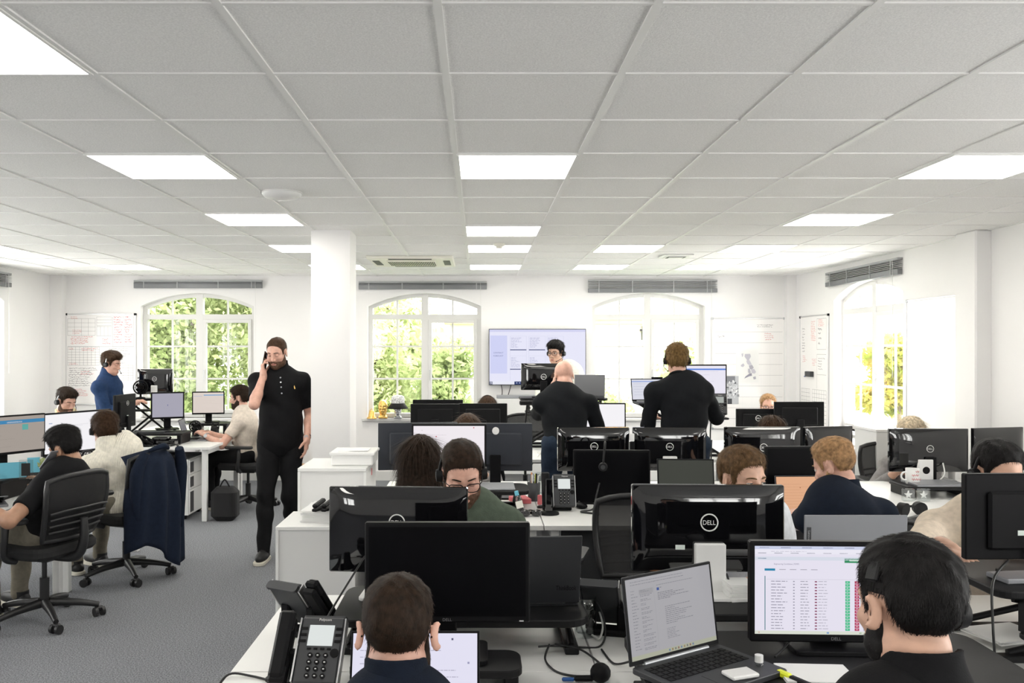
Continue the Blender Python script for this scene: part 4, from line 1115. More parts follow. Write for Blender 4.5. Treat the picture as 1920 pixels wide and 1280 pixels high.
def person(label, H, yaw, head, pelvis, pose='sit', h=.006, skin='skin_fair', hair=None, hairm='hair_dark', shirt='knit_black', sleeve='long', collar='crew', trousers='trouser_black',
           wr=None, wl=None, hr=None, hl=None, polr=None, poll=None, feet=None, knees=None, wd=1.0, girth=1.0, beard=None, beardm=None, eyes='open', gaze=0, ear_out=0.0, hs=1.0, st=(0, 0), shoes=True, browm=None, jaw=1.0, lips=True, hem=.10, sleeve_t=.62):
    H = np.array(H, float); pv = np.array(pelvis, float); Rh = rot(*head); Rt = rot(yaw); f = Rt[:, 1]; rt = Rt[:, 0]
    neck_top = H + Rh @ V3(0, -.022, -.075) * hs
    Nb = H + Rh @ V3(0, -.028, -.06) * hs + V3(0, 0, -.088) * hs - f * .012
    u = Nb - pv; L = np.linalg.norm(u); u = u / L
    fr = np.cross(u, rt); fr /= np.linalg.norm(fr); Bt = np.stack([rt, fr, u], 1)
    org = V3(pv[0], pv[1], 0.0)
    root = thing('person', label, 'person', tuple(org), 0)
    ShR = Nb + rt * .172 * wd - u * .108; ShL = Nb - rt * .172 * wd - u * .108
    def tgt(w, sgn):
        if w is None:
            if pose == 'sit': return pv + rt * sgn * .18 + f * .34 + V3(0, 0, .21)
            return pv + rt * sgn * .27 + f * .06 + V3(0, 0, -.10)
        return np.array(w, float)
    dpr = np.array(polr) if polr is not None else rt * .5 - f * .45 - V3(0, 0, .8)
    dpl = np.array(poll) if poll is not None else -rt * .5 - f * .45 - V3(0, 0, .8)
    Er, Wr_ = ik(ShR, tgt(wr, 1), .295, .265, dpr); El, Wl_ = ik(ShL, tgt(wl, -1), .295, .265, dpl)
    hr = hr or {}; hl = hl or {}
    hpr = hand_prims(Wr_, np.array(hr.get('dir', Wr_ - Er)), np.array(hr.get('n', (0, 0, -1) if pose == 'sit' or wr is not None else tuple(-rt))), 1, hr.get('curl', 28))
    hpl = hand_prims(Wl_, np.array(hl.get('dir', Wl_ - El)), np.array(hl.get('n', (0, 0, -1) if pose == 'sit' or wl is not None else tuple(rt))), -1, hl.get('curl', 28))
    hipR, hipL = pv + rt * .088 * wd - u * .01, pv - rt * .088 * wd - u * .01
    if pose == 'sit':
        kr = hipR + f * .41 + rt * .03 + V3(0, 0, -.03); kl = hipL + f * .41 - rt * .03 + V3(0, 0, -.03)
        if knees: kr, kl = [np.array(k, float) for k in knees]
        ar, al = (np.array(q, float) for q in feet) if feet else (V3(kr[0], kr[1], .085) + f * .02, V3(kl[0], kl[1], .085) - f * .04)
    else:
        ar, al = (np.array(q, float) for q in feet) if feet else (hipR * V3(1, 1, 0) + V3(0, 0, .085) + rt * .03, hipL * V3(1, 1, 0) + V3(0, 0, .085) - rt * .03)
        kr, _ = ik(hipR, ar, .45, .43, f); kl, _ = ik(hipL, al, .45, .43, f)
    g = girth
    def torso(P, inf=0.0):
        q = (P - pv) @ Bt; z = lambda k: k * L
        d = ell(q, (0, -.005, z(.70)), (.158 * wd + inf, .112 * g + inf, .205 + inf))
        d = smin(d, ell(q, (0, .012, z(.36)), (.142 * wd * (.5 + .5 * g) + inf, .108 * g + inf, .18 + inf)), .05)
        d = smin(d, ell(q, (0, 0, z(.0)), (.158 * wd + inf, .118 * g + inf, .12 + inf)), .05)
        d = smin(d, cone(P, ShR, ShL, .060 + inf, .060 + inf), .05)
        d = smin(d, np.minimum(cone(P, Nb - u * .012, ShR - rt * .02, .046 + inf, .052 + inf), cone(P, Nb - u * .012, ShL + rt * .02, .046 + inf, .052 + inf)), .03)
        return d
    def upper(P, a, b, inf): return smin(np.linalg.norm(P - a, axis=1) - (.053 * (.4 + .6 * g) + inf), cone(P, a, b, .051 * (.4 + .6 * g) + inf, .041 + inf), .02)
    def lower(P, a, b, inf): return smin(cone(P, a, a + (b - a) * .35, .041 + inf, .040 + inf), cone(P, a + (b - a) * .3, b, .040 + inf, .0265 + inf), .02)
    def leg(P, a, k, b, inf): return smin(cone(P, a, k, .086 * (.5 + .5 * g) + inf, .056 + inf), smin(cone(P, k, k + (b - k) * .4, .054 + inf, .052 + inf), cone(P, k + (b - k) * .35, b, .052 + inf, .037 + inf), .02), .03)
    def lerp(a, b): return (a + b) / 2
    tc = pv + u * L * .5
    def body(P):
        d = grp(P, tc, L * .5 + .24, lambda q: torso(q))
        d = smin(d, grp(P, lerp(neck_top, Nb), .2, lambda q: cone(q, neck_top, Nb - u * .03, .054 * hs, .060)), .03)
        d = smin(d, grp(P, H, .22, lambda q: head_fn(((q - H) @ Rh) / hs, True, ear_out, jaw) * hs), .018)
        for a, e, w, pr in ((ShR, Er, Wr_, hpr), (ShL, El, Wl_, hpl)):
            d = smin(d, grp(P, lerp(a, e), .24, lambda q: upper(q, a, e, 0)), .03)
            d = smin(d, grp(P, lerp(e, w), .22, lambda q: lower(q, e, w, 0)), .02)
            d = smin(d, grp(P, w + (pr[0][1] - w) * 2, .16, lambda q: prims_eval(q, pr)), .012)
        for a, k, b in ((hipR, kr, ar), (hipL, kl, al)):
            d = smin(d, grp(P, k, .58, lambda q: leg(q, a, k, b, 0)), .02)
            d = smin(d, grp(P, b, .3, lambda q: cone(q, b - V3(0, 0, .025), b + f * .11 - V3(0, 0, .045), .030, .026)), .02)
        return d
    pts = np.stack([H + V3(0, 0, .14), H, Nb, pv, ShR, ShL, Er, El, Wr_ + (hpr[0][1] - Wr_) * 3.6, Wl_ + (hpl[0][1] - Wl_) * 3.6, Wr_, Wl_, kr, kl, ar + f * .16, al + f * .16])
    lo = pts.min(0) - .17; hi = pts.max(0) + .17; lo[2] = max(lo[2], .0)
    V, Fq = sdf_mesh(body, lo, hi, h)
    np_mesh('body', V, Fq, skin, root, org)
    # clothes
    sd = float(H[0] * 7.3 + H[1])
    def shirt_fn(P):
        d = grp(P, tc, L * .5 + .26, lambda q: torso(q, .014))
        if hem >= .1 and pose == 'stand': d = smin(d, grp(P, pv, .34, lambda q: ell((q - pv) @ Bt, (0, .004, .06), (.172 * wd, .130 * g, .26))), .04)
        d = smax(d, -((P - pv) @ u + hem), .012)
        for a, e, w in ((ShR, Er, Wr_), (ShL, El, Wl_)):
            ax = (e - a) / np.linalg.norm(e - a)
            if sleeve == 'short':
                c = grp(P, lerp(a, e), .24, lambda q: smax(upper(q, a, e, .015), (q - (a + (e - a) * sleeve_t)) @ ax, .006))
                d = smin(d, c, .03)
            else:
                d = smin(d, grp(P, lerp(a, e), .26, lambda q: upper(q, a, e, .014)), .03)
                bx = (w - e) / np.linalg.norm(w - e)
                d = smin(d, grp(P, lerp(e, w), .24, lambda q: smax(lower(q, e, w, .012), (q - (w - bx * .012)) @ bx, .006)), .03)
        # neckline: keep the neck itself clear
        ntd = (neck_top - Nb) / np.linalg.norm(neck_top - Nb)
        d = smax(d, -cone(P, Nb + ntd * (.085 if collar == 'crew' else .11), neck_top + ntd * .12, .066 * hs, .075 * hs), .006)
        return d + wrinkle(P, .0023, sd)
    V, Fq = sdf_mesh(shirt_fn, lo, hi, h * 1.25); sh = np_mesh('sweater' if sleeve == 'long' else 'shirt', V, Fq, shirt, root, org)
    nd = (neck_top - Nb) / np.linalg.norm(neck_top - Nb)
    if collar:
        cb = MB(); c0 = Nb - org; side = rt; fw = np.cross(nd, side)
        def ring(hh, rr, rf): return [tuple(c0 + nd * (hh + (-.018 if collar != 'turtle' else -.006) * math.cos(a)) + side * rr * math.sin(a) + fw * (rf * math.cos(a) + .004)) for a in [2 * PI * i / 28 for i in range(28)]]
        if collar == 'crew': cb.tube(ring(.024, .064, .066), .0095, 8, None, False, True)
        if collar == 'crew': cb.obj('collar', shirt, sh)
        else:
            top = {'turtle': .088, 'polo': .060, 'shirt': .068}[collar]
            def coll(P):
                q = P - Nb; hh = q @ nd; ss = q @ side; ff = q @ fw
                fl = .010 if collar == 'turtle' else .020
                r_out = .070 + fl * sstep(top, -.02, hh); rad = np.sqrt(ss * ss + (ff * .97) ** 2)
                lim = top - .028 * np.clip(ff / .06, -.3, 1)
                d = np.maximum(rad - r_out, hh - lim); d = np.maximum(d, -.035 - hh)
                d = np.maximum(d, -np.maximum(rad - .0605, -(hh - lim + .02)))
                if collar != 'turtle': d = np.maximum(d, -np.maximum(np.abs(ss) - (.006 + .42 * np.clip(hh + .012, 0, 1)), .015 - ff))
                return d
            V, Fq = sdf_mesh(coll, Nb - .15, Nb + .15, max(.003, h * .7)); np_mesh('collar', V, Fq, shirt, sh, org)
    def trou(P):
        q = (P - pv) @ Bt
        d = ell(q, (0, 0, -.02), (.158 * wd, .121 * g, .13))
        for a, k, b in ((hipR, kr, ar), (hipL, kl, al)):
            ax = (b - k) / np.linalg.norm(b - k)
            d = smin(d, grp(P, k, .6, lambda p: smax(leg(p, a, k, b, .013), (p - (b + ax * .045)) @ ax, .008)), .03)
        return smax(d, q[:, 2] - .09, .01) + wrinkle(P, .003, sd + 2)
    V, Fq = sdf_mesh(trou, lo, hi, h * 1.5); np_mesh('trousers', V, Fq, trousers, root, org)
    if shoes:
        for b in (ar, al):
            base = V3(b[0], b[1], max(b[2] - .085, 0)) - org
            Mt = T(*base) @ Matrix.Rotation(math.atan2(-f[0], f[1]), 4, 'Z')
            m = MB(Mt); m.ell((0, .055, .048), (.046, .135, .046)).cyl((0, -.01, .05), (0, -.015, .105), .047, .045, 16); m.ell((0, -.03, .05), (.043, .05, .045))
            so = m.obj('shoe', 'shoe_black', root)
            MB(Mt).slab([(x, y) for x, y in rrect(-.046, .046, -.085, .192, .042)], 0.002, .028, None, .004).obj('sole', 'sole_white', so)
            if h < .0056:
                lc = MB(Mt)
                for i in range(4): lc.tube([(-.026, .05 + .022 * i, .087 - .004 * i), (0, .055 + .022 * i, .097 - .006 * i), (.026, .05 + .022 * i, .087 - .004 * i)], .003, 5)
                lc.obj('lace', 'cable_black', so)
    # head details
    def loc(P): return (np.asarray(P) * hs) @ Rh.T + H
    Mh = Matrix([[*(Rh[i] * hs), H[i] - org[i]] for i in range(3)] + [[0, 0, 0, 1]])
    for s in (-1, 1):
        c = (s * .0315, .0735, 0); r_ = .0128; vs = []; fs = []; cols = []
        m_ = MB(Mh @ T(*c) @ RZ(-gaze) @ RX(-18 if eyes == 'down' else -2))
        # eyeball built around its gaze axis (+y)
        el = [0, 12, 14, 32, 36, 60, 90, 130, 170]; cc = [(.004, .004, .004), (.004, .004, .004), (.09, .10, .09), (.07, .08, .08), (.75, .73, .70), (.75, .73, .70), (.7, .66, .62), (.6, .5, .48), (.6, .5, .48)]
        n = 16
        for j, e in enumerate(el):
            for i in range(n):
                a = 2 * PI * i / n; vs.append((r_ * math.sin(R(e)) * math.cos(a), r_ * math.cos(R(e)), r_ * math.sin(R(e)) * math.sin(a)))
        for j in range(len(el) - 1):
            for i in range(n): m_.add([vs[j * n + i], vs[j * n + (i + 1) % n], vs[(j + 1) * n + (i + 1) % n], vs[(j + 1) * n + i]], [(0, 1, 2, 3)], cc[j + 1], True)
        eo = m_.obj('eye', 'eye', root)
        ld = MB(Mh); lid_patch(ld, c, .0142, -28 if eyes == 'down' else 20, 85); lid_patch(ld, c, .0140, -85, -30 if eyes == 'down' else -22); ld.obj('eyelid', skin, eo)
        if browm:
            e0 = -28 if eyes == 'down' else 20; lash = MB(Mh)
            lash.tube([(c[0] + .0145 * math.sin(R(a)) * math.cos(R(e0)), c[1] + .0147 * math.cos(R(a)) * math.cos(R(e0)), c[2] + .0145 * math.sin(R(e0))) for a in (-70, -35, 0, 35, 70)], .0009, 5); lash.obj('eyelashes', 'hair_black', eo)
            b = MB(Mh); b.tube([(s * .013, .0945, .0215), (s * .026, .0915, .0245), (s * .040, .0815, .0235), (s * .052, .067, .016)], [.0022, .0031, .0027, .0012], 6); b.obj('eyebrow', browm, root)
    if lips and browm:
        b = MB(Mh); b.ell((0, .0905, -.0685), (.0205, .0055, .0034)).ell((0, .090, -.0775), (.018, .0058, .0042)); b.obj('lips', 'lip', root)
    if hair:
        k = dict(hair); kind = k.pop('kind', 'short'); n_st = k.pop('n', 0); ln = k.pop('ln', .02); lift = k.pop('lift', .25); wdt = k.pop('wdt', .0011); dn = k.pop('down', .0)
        hh = max(.0032, h * .72)
        if kind == 'short': V, Fq = sdf_mesh(lambda Q: hair_fn(Q, **k), (-.13, -.16, -.13), (.13, .16, .20), hh)
        else: V, Fq = sdf_mesh(lambda Q: long_fn(Q, **k), (-.16, -.17, -.20 - k.get('length', .3)), (.16, .16, .17), hh)
        if n_st:
            q, f2 = strands(V, Fq, n_st, ln, wdt, int(abs(sd) * 100) % 9999, dn, lift); Fq = np.concatenate([Fq, f2 + len(V)]); V = np.concatenate([V, q])
        np_mesh('hair', loc(V), Fq, hairm, root, org)
    if beard:
        V, Fq = sdf_mesh(lambda Q: beard_fn(Q, beard), (-.11, -.06, -.17), (.11, .14, .04), max(.0032, h * .6))
        if h < .006:
            q, f2 = strands(V, Fq, 1500, .008, .0006, 7, .5, .35); Fq = np.concatenate([Fq, f2 + len(V)]); V = np.concatenate([V, q])
        np_mesh('beard', loc(V), Fq, beardm or hairm, root, org)
    return dict(root=root, org=org, shirt=sh, H=H, Rh=Rh, hs=hs, Mw=Matrix([[*(Rh[i] * hs), H[i]] for i in range(3)] + [[0, 0, 0, 1]]), Wr=Wr_, Wl=Wl_, Er=Er, El=El, f=f, rt=rt)

def worn(name, label, cat, P, group=None):
    r = thing(name, label, cat, tuple(P['H']), 0, group)
    return r, Matrix.Translation(-Vector(P['H'])) @ P['Mw']
def headset(label, P, mic=1, rad=.090, **kw):
    r, Mt = worn('headset', label, 'headset', P, 'call headsets'); headset_mesh(r, Mt, mic, rad, **kw); return r
def glasses(label, P):
    r, Mt = worn('glasses', label, 'glasses', P, None); y = .106
    f = MB(Mt)
    for s in (-1, 1):
        pts = [(s * (.034 + .0265 * math.copysign(abs(math.cos(a)) ** .6, math.cos(a))), y - .012 * (abs(math.cos(a)) if math.cos(a) > 0 else 0) , -.004 + .0185 * math.copysign(abs(math.sin(a)) ** .7, math.sin(a))) for a in [2 * PI * i / 24 for i in range(24)]]
        f.tube(pts, .0020, 6, None, False, True)
    f.tube([(-.0085, y, .002), (0, y + .003, .006), (.0085, y, .002)], .0019, 6); f.obj('glasses_frame', 'black_plastic', r)
    for s in (-1, 1):
        MB(Mt).tube([(s * .060, y - .012, .006), (s * .072, .07, .006), (s * .079, .0, .004), (s * .078, -.03, -.012)], .0018, 6).obj('glasses_temple', 'black_plastic', r)
        MB(Mt).box(s * .034 - .024, s * .034 + .024, y - .007, y - .006, -.020, .012).obj('lens', 'lens_glass', r)
    return r

def on_front(P, x, z):
    """point where the front of the shirt is met, coming from the -Y side"""
    from mathutils.bvhtree import BVHTree
    me = P['shirt'].data; t = BVHTree.FromPolygons([v.co for v in me.vertices], [tuple(p.vertices) for p in me.polygons])
    hit = t.ray_cast(Vector((x - P['org'][0], -3, z)), Vector((0, 1, 0)))[0]
    return Vector((0, -.1, z)) if hit is None else hit
# ---------------------------------------------------------------- pictures on the screens and boards
def lines(rg, x0, y0, x1, y1, n, col, lo=.4, hi=1.0, th=.35):
    out = []; dy = (y1 - y0) / n
    for i in range(n):
        x = x0; e = x0 + (x1 - x0) * rg.uniform(lo, hi); y = y0 + i * dy
        while x < e:
            w = rg.uniform(.01, .035); out.append((x, y, min(x + w, e), y + dy * th, col)); x += w + .006
    return out
def sc_sheet():
    rg = random.Random(3); bg = hexc('E4E0EE'); o = [(0, 0, 1, 1, bg), (0, 0, 1, .035, hexc('C9CFE6')), (0, .035, 1, .09, hexc('E9E7F2')), (0, .12, 1, .16, hexc('D5DAE6'))]
    for i in range(7): o.append((.03 + i * .13, .012, .09 + i * .13, .022, hexc('8E93A8')))
    for i in range(9): o.append((.02 + i * .10, .075, .07 + i * .10, .083, hexc('9A9AA8')))
    o += lines(rg, .10, .058, .5, .07, 1, hexc('A5A3B0')) + [(.02, .135, .07, .145, hexc('50708A')), (.55, .135, .82, .185, hexc('2F8B5E')), (.58, .152, .74, .166, hexc('E6F2EA')), (.06, .255, .125, .28, hexc('1E7FA6'))]
    for i in range(4): o.append((.15 + i * .065, .262, .19 + i * .065, .27, hexc('A8A6B2')))
    o += [(.06, .34, .065, .955, hexc('4E7C85')), (.07, .375, .98, .378, hexc('C4C2CE'))]
    for i in range(17):
        y = .395 + i * .0335
        o += lines(rg, .10, y, .20, y + .02, 1, hexc('9B99A8'), .6, 1, .45) + lines(rg, .28, y, .34, y + .02, 1, hexc('A3A1AE'), .7, 1, .45) + lines(rg, .39, y, .45, y + .02, 1, hexc('B4B2BE'), .7, 1, .4)
        o += [(.235, y, .245, y + .012, hexc('9B99A8')), (.368, y, .382, y + .014, hexc('8A4A66')), (.555, y - .004, .583, y + .025, hexc('49B98A')), (.563, y + .003, .573, y + .015, hexc('B8E4D0')), (.612, y - .004, .640, y + .025, hexc('B03A5E')), (.62, y + .003, .632, y + .015, hexc('E4B4C2'))]
        o.append((.79, y - .004, .85, y + .025, hexc('E2B94A')))
        if i < 3: o.append((.665, y - .004, .76, y + .026, hexc('F0A040') if i != 1 else hexc('D9B6E0')))
    o += [(.665, .503, .76, .955, hexc('B3B0BC')), (0, .962, 1, 1, hexc('D8DCD0')), (.02, .974, .03, .988, hexc('C03A3A'))]
    for i in range(10): o.append((.64 + i * .032, .972, .655 + i * .032, .990, [hexc('4A8A4A'), hexc('C89A2A'), hexc('56606A'), hexc('B03A3A'), hexc('E05A3A'), hexc('3A6AB0')][i % 6]))
    o.append((.44, .972, .455, .990, hexc('2A7AC8')))
    return o
def sc_mail(bg='A3A2A6', dk='6C6B74', side=.22):
    rg = random.Random(9); b = hexc(bg); d = hexc(dk); o = [(0, 0, 1, 1, b)]
    o += lines(rg, .05, .04, .95, .055, 1, d) + lines(rg, .05, .075, .9, .09, 1, d, .7, 1)
    o += [(.14, .15, .30, .21, tuple(c * .85 for c in b)), (.31, .12, .312, .92, tuple(c * .8 for c in b))]
    for i in range(20): o += lines(rg, .05, .15 + i * .038, .125, .165 + i * .038, 1, d, .4, 1, .4)
    for i in range(14): o += lines(rg, .15, .16 + i * .055, .29, .195 + i * .055, 2, d, .3, 1, .3)
    o += [(.345, .165, .372, .20, hexc('39508F')), (.38, .165, .40, .172, d)] + lines(rg, .345, .13, .80, .145, 1, d, .9, 1)
    o += lines(rg, .35, .23, .72, .33, 5, d) + lines(rg, .42, .42, .78, .66, 10, d, .3, 1, .25) + lines(rg, .42, .70, .60, .84, 7, d, .4, 1, .25)
    o += [(0, .945, 1, 1, tuple(c * 1.0 for c in hexc('A6A896')))]
    for i in range(9): o.append((.42 + i * .035, .958, .437 + i * .035, .985, [hexc('4A6A9A'), hexc('8A6A3A'), hexc('50505A'), hexc('7A3A3A')][i % 4]))
    return o
def sc_plain(bg, head=None, head_y=(.06, .11), seed=1, rows=8, ink='B8B6C2', dots=()):
    rg = random.Random(seed); o = [(0, 0, 1, 1, hexc(bg))]
    if head: o.append((0, head_y[0], 1, head_y[1], hexc(head)))
    if rows: o += lines(rg, .06, .2, .94, .9, rows, hexc(ink), .3, 1, .12)
    for (x, y, c) in dots: o.append((x - .008, y - .012, x + .008, y + .012, hexc(c)))
    return o

# ---------------------------------------------------------------- desks
G1, G2, G3, G4 = 'front desk bank', 'middle desk bank', 'back desk bank', 'left desk bank'
desk('white front desk with a rounded corner and one turned away desk phone', -.735, .35, 2.545, 3.34, G1, (.004, .004, .004, .11))
desk('white desk at the bottom edge under the lit desk phone', -.735, .35, 2.06, 2.542, G1)
desk('white desk under the open laptop and the coloured spreadsheet monitor', .352, 1.45, 1.90, 2.542, G1)
desk('white desk behind the spreadsheet monitor, under the shiny monitor back', .352, 1.45, 2.545, 3.34, G1)
desk('white desk at the bottom right under the crossed converter arms', 1.452, 2.55, 2.545, 3.34, G1)
desk('white middle desk with the seam beside the headset stand, left side', -.645, .35, 4.65, 5.44, G2, panel='near')
desk('white middle desk holding the black telephone and the monitor with a hung headset', .352, 1.45, 4.65, 5.44, G2, panel='near')
desk('white middle desk in front of the man in the navy polo', 1.452, 2.42, 4.65, 5.44, G2, panel='near')
desk('white middle desk holding the two star awards and black headphones', 2.422, 3.40, 4.65, 5.44, G2, panel='near')
desk('white desk behind the two dark grey monitor backs', -.645, .35, 5.443, 6.23, G2)
desk('white desk under the pair of glossy monitor backs in the middle', .352, 1.45, 5.443, 6.23, G2)
desk('white desk under the glossy monitor behind the ginger haired man', 1.452, 2.42, 5.443, 6.23, G2)
desk('white desk under the glossy monitors in front of the blonde woman', 2.422, 3.40, 5.443, 6.23, G2)
desk('white back desk left, with the white cable loop on it', -.75, .80, 7.45, 8.24, G3)
desk('white back desk in front of the man in black with a headset', .802, 2.25, 7.45, 8.24, G3)
desk('white back desk at the right under the crossed lifter arms', 2.252, 3.65, 7.45, 8.24, G3)
desk('white back desk under the two black monitor backs near the window', -.75, .80, 8.243, 9.03, G3)
desk('white back desk under the raised monitor and grey laptop lid', .802, 2.25, 8.243, 9.03, G3)
desk('white back desk in front of the man with glasses and a beard', 2.252, 3.65, 8.243, 9.03, G3)
desk('white left desk at the picture edge under the reaching bare forearm', -3.60, -2.80, 4.45, 5.92, G4)
desk('white left desk in front of the man in the cream sweater', -3.60, -2.80, 5.923, 7.25, G4)
desk('white desk with the pedestal, its end facing the camera', -3.42, -2.62, 8.38, 9.60, G4)
desk('white desk behind the water glass near the left window', -3.42, -2.62, 9.603, 10.75, G4)
desk('white desk in front of the man with the yellow collar', -4.02, -3.423, 8.38, 9.60, G4)

# cabinets
def cabinet(label, x0, x1, y0, y1, z, doors=1):
    r = thing('storage_cabinet', label, 'cabinet', ((x0 + x1) / 2, (y0 + y1) / 2, 0), 0, 'white storage cabinets by the column')
    hx, hy = (x1 - x0) / 2, (y1 - y0) / 2
    MB().box(-hx + .012, hx - .012, -hy + .008, hy - .002, .03, z - .02).obj('carcass', 'cabinet_white', r)
    MB().box(-hx, hx, -hy, hy, z - .02, z, .002).obj('cabinet_top', 'desk_white', r)
    for s in (-1, 1): MB().box(s * (hx - .008) - .008, s * (hx - .008) + .008, -hy, hy, 0.0, z - .021, .001).obj('side_panel', 'desk_white', r)
    MB().box(-hx + .02, hx - .02, -hy + .02, hy - .02, 0, .03).obj('plinth', 'dark_panel', r)
    return r
cabinet('low white cabinet with stacked paper trays on top', -1.085, -.66, 4.60, 5.04, .735)
cabinet('taller white cabinet against the column with a white box on it', -1.062, -.66, 5.05, 5.52, .985)
pd = thing('pedestal_drawers', 'white drawer pedestal on castors under the left desk end', 'drawer unit', (-3.08, 8.74, 0))
MB().box(-.23, .225, -.27, .27, .05, .60, .002).obj('carcass', 'cabinet_white', pd)
MB().box(-.23, .225, -.27, .27, .601, .612, .002).obj('pedestal_top', 'dark_panel', pd)
for z0, z1 in ((.06, .30), (.305, .445), (.45, .59)):
    dr = MB().box(.226, .242, -.265, .265, z0, z1, .002).obj('drawer', 'cabinet_white', pd)
    MB().box(.238, .2435, -.262, -.16, z0 + .02, z1 - .02).obj('finger_pull', 'dark_panel', dr)
for sx in (-1, 1):
    for sy in (-1, 1): MB().cyl((sx * .17 - .012, sy * .2, .025), (sx * .17 + .012, sy * .2, .025), .025).box(sx * .17 - .02, sx * .17 + .02, sy * .2 - .015, sy * .2 + .015, .03, .055).obj('caster', 'black_plastic', pd)
box_thing('wooden_box', 'small orange-brown wooden box on the carpet beyond the standing man', 'box', (X(537, 9.9), 10.6, 0), (.30, .30, .26), 'wood', .004)
lg = thing('side_cabinet', 'white cabinet end standing by the side window left of a shiny monitor', 'cabinet', (X(1655, 6.9), 7.1, 0))
MB().box(-.05, .13, -.2, .2, 0, 1.02, .003).obj('carcass', 'cabinet_white', lg)
MB().box(-.055, .135, -.205, .205, 1.02, 1.04, .002).obj('cabinet_top', 'desk_white', lg)
lg = thing('window_desk', 'white desk by the side window with a thin coiled cable on it', 'desk', (3.60, 8.35, 0))
lg.location = (3.87, 8.6, 0)
MB().box(-.16, .15, -1.3, 1.2, .715, .74, .002).obj('desktop', 'desk_white', lg)
MB().box(-.14, .13, -1.25, -1.2, 0, .715).obj('leg', 'desk_metal', lg); MB().box(-.14, .13, 1.1, 1.15, 0, .715).obj('leg', 'desk_metal', lg)
cable('thin pale cable coiled on the desk by the side window', [(3.78, 7.6, .745), (3.83, 7.7, .80), (3.80, 7.75, .86), (3.75, 7.72, .80), (3.80, 7.62, .748), (3.85, 7.9, .745)], .003, 'steel')

# ---------------------------------------------------------------- things on the back wall
tv = thing('television', 'large wall television showing a lilac spreadsheet page', 'television', (X(1007.5, 10.98), YB - .021, 1.68 - .095))
w, h = 1.235, .715
MB().box(-w / 2, w / 2, -.095, -.055, -h / 2, h / 2, .004).box(-.3, .3, -.055, 0, -.2, .2).obj('housing', 'black_plastic', tv)
rg = random.Random(2); lil = hexc('DADBF5'); o = [(0, 0, 1, 1, hexc('E6E6F8')), (0, 0, 1, .045, hexc('D2D3F0')), (.01, .11, .185, .80, hexc('CFD2F4'))]
for (x, y0, y1) in ((.215, .12, .57), (.41, .12, .57), (.60, .12, .57), (.215, .48, .93), (.41, .48, .93)):
    o += [(x, y0, x + .17, y0 + .002, hexc('B9BBD8')), (x, y0, x + .0015, y1, hexc('B9BBD8')), (x + .17, y0, x + .1715, y1, hexc('B9BBD8'))]
    o += lines(rg, x + .01, y0 + .03, x + .12, y0 + .22, 8, hexc('A9AACB'), .4, 1, .3)
for (x, y) in ((.215, .362), (.41, .362), (.215, .715)): o.append((x, y, x + .17, y + .016, hexc('3C4474')))
o += [(0, .945, .26, 1, hexc('E8EAF5')), (0, .945, .033, 1, hexc('28365E')), (.014, .962, .024, .982, hexc('DDE2F2')), (.26, .945, 1, 1, hexc('32406E')), (.28, .962, .29, .98, hexc('C9D2EA')), (.31, .962, .32, .98, hexc('C9D2EA'))]
s = MB(); paint_rects(s, o, w - .014, h - .016, -.0956)
for t_, v in (('CONTRACT', .425), ('FORECAST', .48)): add_text(s, t_, -w / 2 + .098 * w, -.0985, h / 2 - v * h, .017, hexc('6A7098'), width=.125)
s.obj('screen', 'screen', tv)
for k, (a, b_) in enumerate((((940, 722), (935, 748)), ((958, 722), (938, 756)))):
    cable('thin black television lead hanging under the screen, %s' % ('short left one' if k == 0 else 'longer right one'), [at(a[0], a[1], 11.03), at((a[0] + b_[0]) / 2 + 4, (a[1] + b_[1]) / 2 + 3, 11.04), at(b_[0], b_[1] + 14, 11.03)], .005, name='television_cable', group=None)
hb = thing('radiator', 'white radiator with a grey top grille under the television', 'radiator', (X(990, 10.98), YB - .022, 0))
MB().box(-.42, .55, -.13, 0, .10, 1.06, .004).obj('radiator_body', 'cabinet_white', hb)
MB().box(-.40, .53, -.135, -.01, 1.06, 1.10, .004).obj('top_grille', 'cabinet_grey', hb)

def whiteboard(label, loc, rotz, w, h, rects, corners=('black_plastic', 'black_plastic'), texts=()):
    r = thing('whiteboard', label, 'whiteboard', loc, rotz)
    s = MB(); s.box(-w / 2, w / 2, -.012, 0, -h / 2, h / 2, 0, hexc('EDEBEA')); paint_rects(s, [(0, 0, 1, 1, hexc('F1EFEE'))] + rects, w - .02, h - .02, -.0125)
    for (t_, u, v, hh, col, ww) in texts: add_text(s, t_, -w / 2 + u * w, -.0140, h / 2 - v * h, hh, col, ww)
    s.obj('board_surface', 'board', r)
    f = MB()
    for a, b_, c_, d in ((-w / 2 - .008, w / 2 + .008, h / 2 - .004, h / 2 + .010), (-w / 2 - .008, w / 2 + .008, -h / 2 - .010, -h / 2 + .004), (-w / 2 - .010, -w / 2 + .002, -h / 2, h / 2), (w / 2 - .002, w / 2 + .010, -h / 2, h / 2)): f.box(a, b_, -.018, 0, c_, d, .002)
    f.obj('board_frame', 'silver', r)
    for sx in (-1, 1):
        for sz in (-1, 1): MB().box(sx * w / 2 - .016, sx * w / 2 + .016, -.021, 0, sz * h / 2 - .014, sz * h / 2 + .014, .004).obj('corner_cap', corners[0], r)
    return r
GL, RD, BK = hexc('55535A'), hexc('D04A55'), hexc('77737A')
def scrib(rg, x0, y0, x1, y1, n, col):
    out = []; dy = (y1 - y0) / n
    for i in range(n):
        x = x0 + rg.uniform(0, .02)
        e = x0 + (x1 - x0) * rg.uniform(.5, 1)
        while x < e:
            wv = rg.uniform(.004, .012); yy = y0 + i * dy + rg.uniform(-.2, .2) * dy
            out.append((x, yy, x + wv, yy + dy * rg.uniform(.12, .4), col)); x += wv + rg.uniform(.002, .008)
    return out
